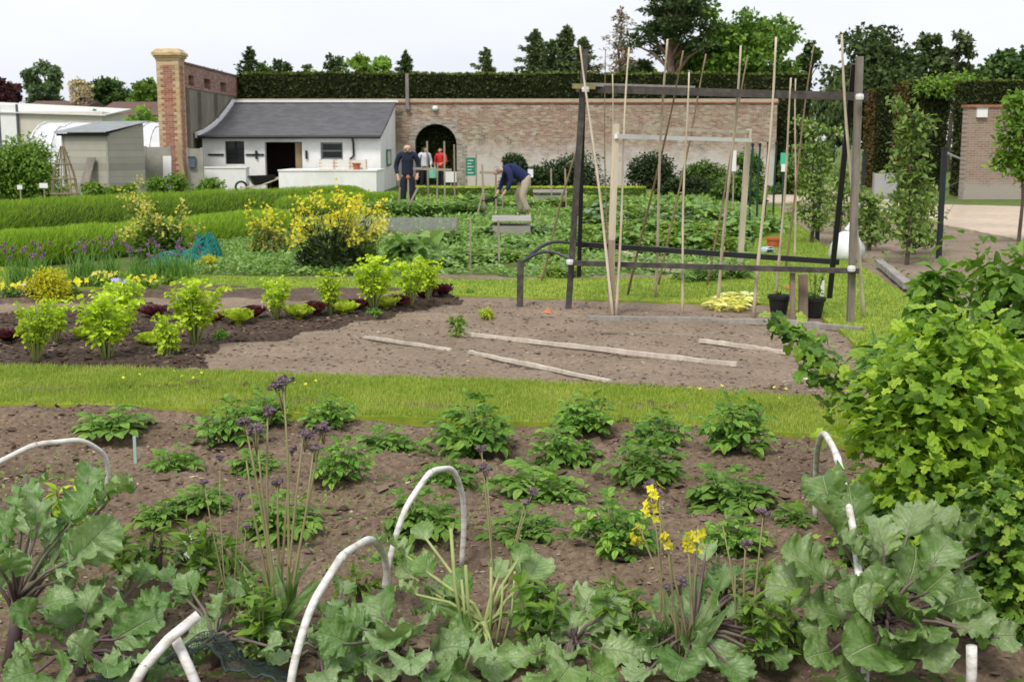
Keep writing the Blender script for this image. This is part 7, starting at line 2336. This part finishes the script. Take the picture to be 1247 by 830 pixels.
mb = MB(); mb.box((-L, -.06, 0), (L, -.015, .12)); mb.build('edge_board', M_GREYWOOD, t)
for k, (x0, x1, py, lab) in enumerate([(600, 646, 288, 'pale flat box cover near the bending man, with a rounded corner'), (650, 690, 246, 'low grey board edging behind the bending man')]):
    a, b = gp(x0, py), gp(x1, py)
    t = thing('cold_frame', lab, 'cold frame', ((a.x + b.x) / 2, a.y, 0)); L = (b.x - a.x) / 2
    mb = MB(); mb.box((-L, 0, 0), (L, .8, .2)); mb.build('box', M_CONCRETE, t)
    mb = MB(); mb.add([(-L - .02, -.03, .282), (L + .02, -.03, .282), (L + .02, .83, .34), (-L - .02, .83, .34), (-L - .02, -.03, .3), (L + .02, -.03, .3), (L + .02, .83, .36), (-L - .02, .83, .36)], [(0, 3, 2, 1), (4, 5, 6, 7), (0, 1, 5, 4), (1, 2, 6, 5), (2, 3, 7, 6), (3, 0, 4, 7)]); mb.build('lid', M_CONCRETE if k == 0 else M_GREYWOOD, t)

# stakes, signs in the middle distance
M_STAKE = mat_wood('stake_grey', (.22, .18, .13), (.4, .34, .27))
for k, (bx, by, tx, ty, w_, lab) in enumerate([
    (503, 258, 502, 174, .045, 'grey stake right beside the standing man, before the arch edge'), (522, 256, 520, 172, .045, 'grey stake in front of the person in the pale top'),
    (542, 254, 541, 172, .045, 'grey stake dividing the two people in the archway'), (554, 252, 553, 176, .04, 'grey stake right of the person in the red jacket'),
    (484, 262, 487, 228, .04, 'short pale stake at the standing man’s feet'.replace('’', "'"), ), (491, 262, 509, 228, .05, 'slanting grey stake leaning across the standing man'),
    (498, 262, 497, 218, .035, 'orange-topped cane in front of the standing man'), (590, 262, 587, 200, .05, 'grey stake left of the bending man, nearest the green sign'),
    (604, 262, 604, 205, .05, 'grey stake just left of the bending man\'s head'), (612, 260, 612, 207, .04, 'grey stake under the bending man\'s head'), (580, 264, 590, 225, .04, 'short slanting stake below the green sign'),
    (532, 250, 533, 198, .04, 'thin stake holding a cross bar before the arch'), (573, 335, 573, 264, .02, 'thin pale cane in the strawberry row'), (608, 318, 607, 268, .03, 'pale cane beside the flat box cover'), (690, 262, 688, 205, .04, 'brown stake behind the bending man'), (672, 250, 671, 205, .04, 'brown stake before the wide dark shrub')]):
    p = gp(bx, by); q = at(tx, ty, p.y)
    t = thing('wooden_stake', lab, 'stake', (p.x, p.y, 0), 0, 'stakes around the far plots')
    mb = MB(); mb.bar((0, 0, -.05), tuple(q - Vector((p.x, p.y, 0))), w_, w_); mb.build('shaft', M_STAKE, t)
    if 'orange' in lab:
        mb = MB(); mb.lathe([(.03, 0), (.05, .04), (.03, .1), (.0, .1)], 10, c=tuple(q - Vector((p.x, p.y, 0)))); mb.build('cap', bpy.data.materials['orange_brick'], t)
for a, b, lab in (((503, 205), (550, 207), 'grey cross bar joining the stakes before the archway'), ((584, 210), (640, 212), 'grey cross bar joining the stakes left of the bending man')):
    Y = 31.4
    p = at(*a, Y); q = at(*b, Y); t = thing('cross_bar', lab, 'rail', tuple(p))
    mb = MB(); mb.bar((0, -.04, 0), tuple(q - p + Vector((0, -.04, 0))), .05, .06); mb.build('rail', M_STAKE, t)
Y = 44
p = at(573, 200, Y); z0, z1 = at(0, 214, Y).z, at(0, 192, Y).z
t = thing('green_sign', 'green information sign with white marks beside the brick arch', 'sign', (p.x, Y, 0))
mb = MB(); mb.box((-.17, 0, z0), (.17, .04, z1)); mb.build('panel', M_GREENPAINT, t)
mb = MB()
for q in range(5):
    zz = z1 - .1 - q * (z1 - z0) * .17
    mb.box((-.11, -.006, zz - .014), (.1 - .07 * (q % 2), -.002, zz + .01))
mb.build('lettering', M_WHITEPAINT, t)
for s in (-1, 1):
    mb = MB(); mb.box((s * .2 - .025, -.01, 0), (s * .2 + .025, .05, z1 + .1)); mb.build('post', M_STAKE, t)
for px, py, Y, w_, h_, lab in ((53, 226, 33, .11, .065, 'small white label board before the large dense bush'), (24, 228, 34, .07, .06, 'tiny white label at the foot of the outermost bush'), (646, 211, 46, .1, .15, 'small white label on a stake before the wide dark shrub'), (894, 196, 30, .05, .25, 'narrow white marker post under the white frame corner')):
    p = at(px, py, Y); t = thing('plant_sign', lab, 'sign', (p.x, Y, 0))
    mb = MB(); mb.box((-w_, -.01, p.z - h_), (w_, .015, p.z + h_)); mb.build('panel', M_WHITEPAINT, t)
    mb = MB(); mb.box((-.015, .016, 0), (.015, .04, p.z)); mb.build('stake', M_STAKE, t)
p = gp(46, 262); t = thing('plant_sign', 'dark grey slatted sign standing in the feathery hedge', 'sign', (p.x, p.y, 0))
zz = at(0, 247, p.y).z; mb = MB(); mb.box((-.2, -.2, zz - .06), (.2, -.17, zz + .06)); mb.build('panel', M_GREYWOOD, t)
mb = MB(); mb.box((-.04, -.16, 0), (.04, -.12, zz + .1)); mb.build('stake', M_DARKWOOD, t)
# wicker obelisk
p = at(77, 200, 36)
t = thing('wicker_obelisk', 'dry wicker obelisk standing in front of the grey shed', 'plant support', (p.x, 36, 0)); H = at(0, 178, 36).z
for k in range(8):
    a = k * PI / 4; mb = MB(); mb.tube([(.42 * math.cos(a), .3 * math.sin(a), 0), (.33 * math.cos(a), .22 * math.sin(a), H * .5), (.05 * math.cos(a), .05 * math.sin(a), H)], .018, 5); mb.build('rod', M_CANE_BROWN, t)
for zf_, rr in ((.2, .4), (.45, .33), (.7, .22)):
    mb = MB(); mb.tube([(rr * math.cos(q) * 1.02, rr * .75 * math.sin(q), H * zf_) for q in np.linspace(0, 2 * PI, 17)], .022, 5); mb.build('band', M_CANE_BROWN, t)

# ------------------------------------------------------------------ espalier fruit trees
def espalier(label, px, pb, pt_, wpx, seed, m, n=1500, leaf=.075, flowers=False, name='fruit_tree', trunk_clear=.15, cone=.2):
    p = gp(px, pb); H = at(px, pt_, p.y).z; W_ = wpx / FPX * p.y
    rng = np.random.default_rng(seed)
    t = thing(name, label, 'tree', (p.x, p.y, 0))
    mb = MB(); ml = MB(); mf = MB()
    mb.tube([(0, 0, 0), (.03, 0, H * .3), (-.03, 0, H * .65), (0, 0, H * .95)], [.035, .028, .02, .008], 7)
    nb = 18
    for i in range(nb):
        z = H * (trunk_clear + (.97 - trunk_clear) * i / (nb - 1)); sd = -1 if i % 2 else 1
        L = W_ / 2 * rng.uniform(.45, 1.1) * (1 - cone * i / nb)
        tip = np.array([sd * L, rng.uniform(-.15, .15), z + rng.uniform(-.05, .15)])
        mb.tube([(0, 0, z - .05), tip * np.array([.5, .5, 1]) + np.array([0, 0, -.03]), tip], [.014, .01, .004], 5)
        k = n // nb; s = rng.random(k)
        P = np.array([0, 0, z]) * (1 - s[:, None]) + tip * s[:, None] + rng.normal(0, .055, (k, 3))
        ml.scatter(L_SIMPLE, frames(rdir(k, rng) + np.array([0, -.2, .2]), rdir(k, rng) * .6 + np.array([0, -.2, .8]), rng.uniform(.7, 1.3, k) * leaf), P)
        if flowers and z > H * .6:
            mf.scatter(PETAL4, frames(rdir(5, rng), rdir(5, rng) + np.array([0, -1, .3]), .03), P[:5])
    mb.build('trunk', M_BARK, t); ml.build('crown', m, t)
    if mf.n: mf.build('blossom', M_WHITEPETAL, t)
    return t


espalier('narrow trained apple tree before the tall hedge block', 1104, 322, 130, 74, 2, ML['apple'], 1150, .11)
espalier('trained apple tree with white blossom in front of the hedge gap', 988, 298, 148, 60, 3, ML['apple'], 2000, .085, True)
espalier('small trained apple tree between the grey post and the white-blossom tree', 1022, 285, 205, 56, 4, ML['apple'], 900, .09)
espalier('low apple growth behind the grey corner post of the bean frame', 1058, 305, 238, 44, 5, ML['apple'], 900, .09, name='fruit_tree')
espalier('low bushy apple tree at the foot of the steel wire post', 1112, 309, 236, 74, 6, ML['apple'], 1300, .09)
espalier('green-leaved young tree at the picture edge before the brick wall end', 1240, 298, 118, 110, 7, ML['fresh'], 1700, .13, trunk_clear=.45, cone=.5)
# ================================================================== people
def skin_obj(name, joints, edges, mats, parent, sub=2):
    """joints: name -> (x, y, z, radius); returns one continuous mesh grown over the joints"""
    keys = list(joints); me = bpy.data.meshes.new(name)
    me.from_pydata([joints[k][:3] for k in keys], [(keys.index(a), keys.index(b)) for a, b in edges], [])
    o = bpy.data.objects.new(name, me); COL.objects.link(o)
    o.modifiers.new('s', 'SKIN')
    sv = me.skin_vertices[0].data
    for i, k in enumerate(keys):
        r = joints[k][3]; sv[i].radius = (r, r) if not isinstance(r, tuple) else r
        sv[i].use_root = (i == 0)
    s = o.modifiers.new('d', 'SUBSURF'); s.levels = sub; s.render_levels = sub
    dg = bpy.context.evaluated_depsgraph_get(); dg.update()
    me2 = bpy.data.meshes.new_from_object(o.evaluated_get(dg))
    bpy.data.objects.remove(o)
    me2.materials.clear()
    for m in (mats if isinstance(mats, list) else [mats]): me2.materials.append(m)
    for p in me2.polygons: p.use_smooth = True
    o = bpy.data.objects.new(name, me2); COL.objects.link(o); o.parent = parent
    return o


M_SKIN = mat_noise('skin', [(.5, .29, .21), (.58, .35, .26)], 9, .55)
M_HAIRGREY = mat_noise('grey_hair', [(.3, .28, .26), (.45, .43, .41)], 40, .8)
M_HAIRBROWN = mat_noise('brown_hair', [(.06, .035, .02), (.12, .07, .04)], 40, .8)
M_NAVY = mat_noise('navy_knit', [(.012, .016, .035), (.02, .026, .055)], 30, .9, .3, 60)
M_BLUEKNIT = mat_noise('blue_knit', [(.012, .018, .07), (.02, .03, .1)], 30, .9, .3, 60)
M_DENIM = mat_noise('dark_trousers', [(.012, .013, .02), (.022, .024, .034)], 20, .9)
M_KHAKI = mat_noise('khaki_trousers', [(.36, .3, .22), (.45, .39, .29)], 9, .9, .3, 20)
M_REDJ = mat_noise('red_jacket', [(.5, .02, .02), (.6, .035, .03)], 9, .7)
M_PALETOP = mat_noise('pale_top', [(.5, .5, .58), (.62, .62, .68)], 9, .8)
M_SHOE = mat_noise('shoe', [(.02, .017, .015), (.04, .035, .03)], 9, .6)
M_EYE = mat_noise('eye', [(.02, .015, .012), (.03, .02, .018)], 9, .3)


def person(label, loc, rz, J, top, legs, hair, bald=True, scale=1., long_hair=False):
    """J: joint positions (x, y, z) in local metres, the figure facing -Y"""
    t = thing('person', label, 'person', loc, rz, None, scale)
    R = dict(pelvis=.1, waist=.1, chest=.12, neck0=.075, neck=.05, head0=.062, head=.092, crown=.07)
    for s in 'LR':
        R.update({f'sh{s}': .068, f'el{s}': .044, f'wr{s}': .03, f'pm{s}': .034, f'hip{s}': .07, f'kn{s}': .052, f'an{s}': .03, f'toe{s}': .016})
    Jv = {k: np.array(v, float) for k, v in J.items()}
    hd = unit(Jv['head'] - Jv['neck'])
    Jv['head0'] = Jv['neck'] + hd * .06; Jv['crown'] = Jv['head'] + hd * .07
    E = [('pelvis', 'waist'), ('waist', 'chest'), ('chest', 'neck0'), ('neck0', 'neck'), ('neck', 'head0'), ('head0', 'head'), ('head', 'crown')]
    body = {}
    fw = unit(Jv['face'])                      # direction the face looks
    for k in ('pelvis', 'waist', 'chest', 'neck0', 'neck', 'head0', 'head', 'crown'): body[k] = (*Jv[k], R[k])
    # face: brow-to-chin pull, nose
    body['chin'] = (*(Jv['head0'] + fw * .045), .045); E.append(('head0', 'chin'))
    body['nose'] = (*(Jv['head'] + fw * .105 - hd * .02), .013); E.append(('head', 'nose'))
    sidev = np.cross(hd, fw)
    for i, s in enumerate((-1, 1)):
        body[f'ear{i}'] = (*(Jv['head'] + sidev * s * .092 - hd * .01), .018); E.append(('head', f'ear{i}'))
    for s in 'LR':
        for k in (f'sh{s}', f'el{s}', f'wr{s}', f'hip{s}', f'kn{s}', f'an{s}', f'toe{s}'): body[k] = (*Jv[k], R[k])
        E += [('neck0', f'sh{s}'), (f'sh{s}', f'el{s}'), (f'el{s}', f'wr{s}'), ('pelvis', f'hip{s}'), (f'hip{s}', f'kn{s}'), (f'kn{s}', f'an{s}'), (f'an{s}', f'toe{s}')]
        hdv = unit(Jv[f'wr{s}'] - Jv[f'el{s}']); pm = Jv[f'wr{s}'] + hdv * .06
        body[f'pm{s}'] = (*pm, R[f'pm{s}']); E.append((f'wr{s}', f'pm{s}'))
        lat = unit(np.cross(hdv, np.array([0, -1., .2]))); nrm = np.cross(lat, hdv)
        for q, (off, L) in enumerate(((-.026, .06), (-.009, .072), (.009, .068), (.026, .052))):
            a = pm + lat * off + hdv * .035; b = a + hdv * L * .5 + nrm * .006; c = b + hdv * L * .35 + nrm * .022
            for n_, (nm, pt, rr) in enumerate((('a', a, .0095), ('b', b, .0085), ('c', c, .007))): body[f'f{s}{q}{nm}'] = (*pt, rr)
            E += [(f'pm{s}', f'f{s}{q}a'), (f'f{s}{q}a', f'f{s}{q}b'), (f'f{s}{q}b', f'f{s}{q}c')]
        a = pm - lat * .045 - hdv * .01; b = a + hdv * .035 + nrm * .012
        body[f't{s}a'] = (*a, .011); body[f't{s}b'] = (*b, .009); E += [(f'pm{s}', f't{s}a'), (f't{s}a', f't{s}b')]
    skin_obj('body', body, E, M_SKIN, t, 1)
    # clothes grown over the same joints
    top_j = {k: (*Jv[k], r) for k, r in (('waist', .158), ('chest', .172), ('neck0', .1))}
    low = Jv['pelvis'] + (Jv['waist'] - Jv['pelvis']) * -.1
    top_j['hem'] = (*low, .175)
    Et = [('waist', 'chest'), ('chest', 'neck0'), ('waist', 'hem')]
    top_j['collar'] = (*(Jv['neck0'] + (Jv['neck'] - Jv['neck0']) * .6), .066); Et.append(('neck0', 'collar'))
    for s in 'LR':
        top_j[f'sh{s}'] = (*Jv[f'sh{s}'], .09); top_j[f'el{s}'] = (*Jv[f'el{s}'], .062); top_j[f'cu{s}'] = (*(Jv[f'wr{s}'] * .9 + Jv[f'el{s}'] * .1), .046)
        Et += [('neck0', f'sh{s}'), (f'sh{s}', f'el{s}'), (f'el{s}', f'cu{s}')]
    skin_obj('sweater' if top in (M_NAVY, M_BLUEKNIT) else 'jacket', top_j, Et, top, t, 2)
    tr = {'pelvis': (*Jv['pelvis'], .16), 'belt': (*(Jv['pelvis'] * .5 + Jv['waist'] * .5), .155)}; Et = [('pelvis', 'belt')]
    for s in 'LR':
        tr[f'hip{s}'] = (*Jv[f'hip{s}'], .125); tr[f'kn{s}'] = (*Jv[f'kn{s}'], .085); tr[f'hm{s}'] = (*(Jv[f'an{s}'] * .92 + Jv[f'kn{s}'] * .08), .07)
        Et += [('pelvis', f'hip{s}'), (f'hip{s}', f'kn{s}'), (f'kn{s}', f'hm{s}')]
    skin_obj('trousers', tr, Et, legs, t, 2)
    for s in 'LR':
        a = Jv[f'an{s}']; d = unit((Jv[f'toe{s}'] - a) * np.array([1, 1, 0]))
        skin_obj('shoe', {'h': (*(a * np.array([1, 1, 0]) - d * .05 + np.array([0, 0, .05])), .062), 'm': (*(a * np.array([1, 1, 0]) + d * .09 + np.array([0, 0, .045])), .055), 't': (*(a * np.array([1, 1, 0]) + d * .18 + np.array([0, 0, .036])), .043)}, [('h', 'm'), ('m', 't')], M_SHOE, t, 1)
    # hair
    rng = np.random.default_rng(3)
    mb = MB(); n = 420 if not bald else 220
    d = rdir(n * 3, rng); up = d @ hd; fr = d @ fw
    ok = (up > -.1) & (fr < .35) if not bald else (up < .4) & (up > -.5) & (fr < -.05)
    d = d[ok][:n]
    P = Jv['head'] + hd * .015 + d * np.array([.098]) * (1.04 if not bald else 1.0)
    mb.scatter(L_NEEDLE, frames(-hd + d * .5 + rdir(len(d), rng) * .2, d, .05 if not long_hair else .11), P)
    mb.build('hair', hair, t)
    mb = MB()
    for s in (-1, 1):
        c = Jv['head'] + fw * .083 + sidev * s * .034 + hd * .012
        mb.lathe([(0, -.01), (.011, -.005), (.011, .005), (0, .01)], 8, c=tuple(c))
    mb.build('eyes', M_EYE, t)
    return t


p = gp(497, 258)
stand = dict(pelvis=(0, .02, .92), waist=(0, .02, 1.08), chest=(0, .0, 1.28), neck0=(0, -.02, 1.42), neck=(0, -.06, 1.49), head=(0, -.12, 1.58), face=(.1, -1, -.65),
             shL=(-.2, -.01, 1.4), elL=(-.29, .04, 1.13), wrL=(-.25, -.06, .9), shR=(.2, -.01, 1.4), elR=(.29, .02, 1.13), wrR=(.24, -.1, .92),
             hipL=(-.1, .02, .86), knL=(-.11, -.01, .48), anL=(-.12, .03, .08), toeL=(-.14, -.1, .03), hipR=(.1, .02, .86), knR=(.11, -.03, .48), anR=(.12, .0, .08), toeR=(.14, -.13, .03))
person('balding man in navy sweater and dark trousers standing, looking down', (p.x, p.y, 0), .1, stand, M_NAVY, M_DENIM, M_HAIRGREY, True, 1.05)
# bending man, seen from his side: faces -X (built facing -Y and turned)
p = gp(627, 263)
bend = dict(pelvis=(0, .22, .84), waist=(0, .1, .97), chest=(0, -.12, 1.08), neck0=(0, -.28, 1.08), neck=(0, -.36, 1.06), head=(0, -.47, 1.04), face=(0, -.5, -.85),
            shL=(-.19, -.22, 1.05), elL=(-.22, -.3, .78), wrL=(-.17, -.42, .56), shR=(.19, -.22, 1.05), elR=(.24, -.16, .8), wrR=(.2, -.3, .58),
            hipL=(-.1, .2, .8), knL=(-.11, .02, .46), anL=(-.12, .14, .08), toeL=(-.13, .0, .03), hipR=(.1, .22, .8), knR=(.12, .1, .45), anR=(.12, .26, .08), toeR=(.13, .12, .03))
person('man bending over in blue sweater and khaki trousers, tending a bed', (p.x + .05, p.y, 0), -PI / 2 + .15, bend, M_BLUEKNIT, M_KHAKI, M_HAIRGREY, True, 1.06)
q = at(597, 243, p.y - .1)
t = thing('hand_trowel', 'dark long-bladed hand tool held by the bending man', 'garden tool', tuple(q))
mb = MB(); mb.bar((.18, 0, .06), (-.12, 0, -.02), .05, .05); mb.build('handle', M_BLACK, t)
mb = MB(); mb.add([(-.12, -.04, -.0), (-.12, .04, -.0), (-.36, .0, -.09), (-.12, -.04, -.03), (-.12, .04, -.03), (-.36, .0, -.1)], [(0, 1, 2), (5, 4, 3), (0, 2, 5, 3), (2, 1, 4, 5), (1, 0, 3, 4)]); mb.build('blade', M_BLACK, t)
arch = dict(stand); arch.update(face=(.3, -1, -.2), head=(0, -.06, 1.6), neck=(0, -.03, 1.49))
person('person in a pale lilac top standing in the archway', (at(517, 200, 50).x, 50, 0), .4, arch, M_PALETOP, M_DENIM, M_HAIRBROWN, False, .98, True)
arch2 = dict(arch); arch2.update(elR=(.3, -.08, 1.12), wrR=(.2, -.28, 1.05))
person('person in a red jacket standing in the archway', (at(537, 200, 50.5).x, 50.5, 0), -.5, arch2, M_REDJ, M_DENIM, M_HAIRBROWN, False, .96, True)
p = at(527, 208, 49.6)
t = thing('green_bag', 'small mint-green bag carried by the person in the red jacket', 'bag', tuple(p))
mb = MB(); mb.lathe([(.08, -.3), (.15, -.28), (.16, .0), (.12, .1), (.05, .13)], 12, sy=.6); mb.build('body', mat_noise('mint', [(.12, .42, .3), (.2, .5, .38)], 5, .7), t)
mb = MB(); mb.tube([(-.08, 0, .1), (-.05, 0, .3), (.05, 0, .3), (.08, 0, .1)], .012, 5); mb.build('handle', bpy.data.materials['mint'], t)
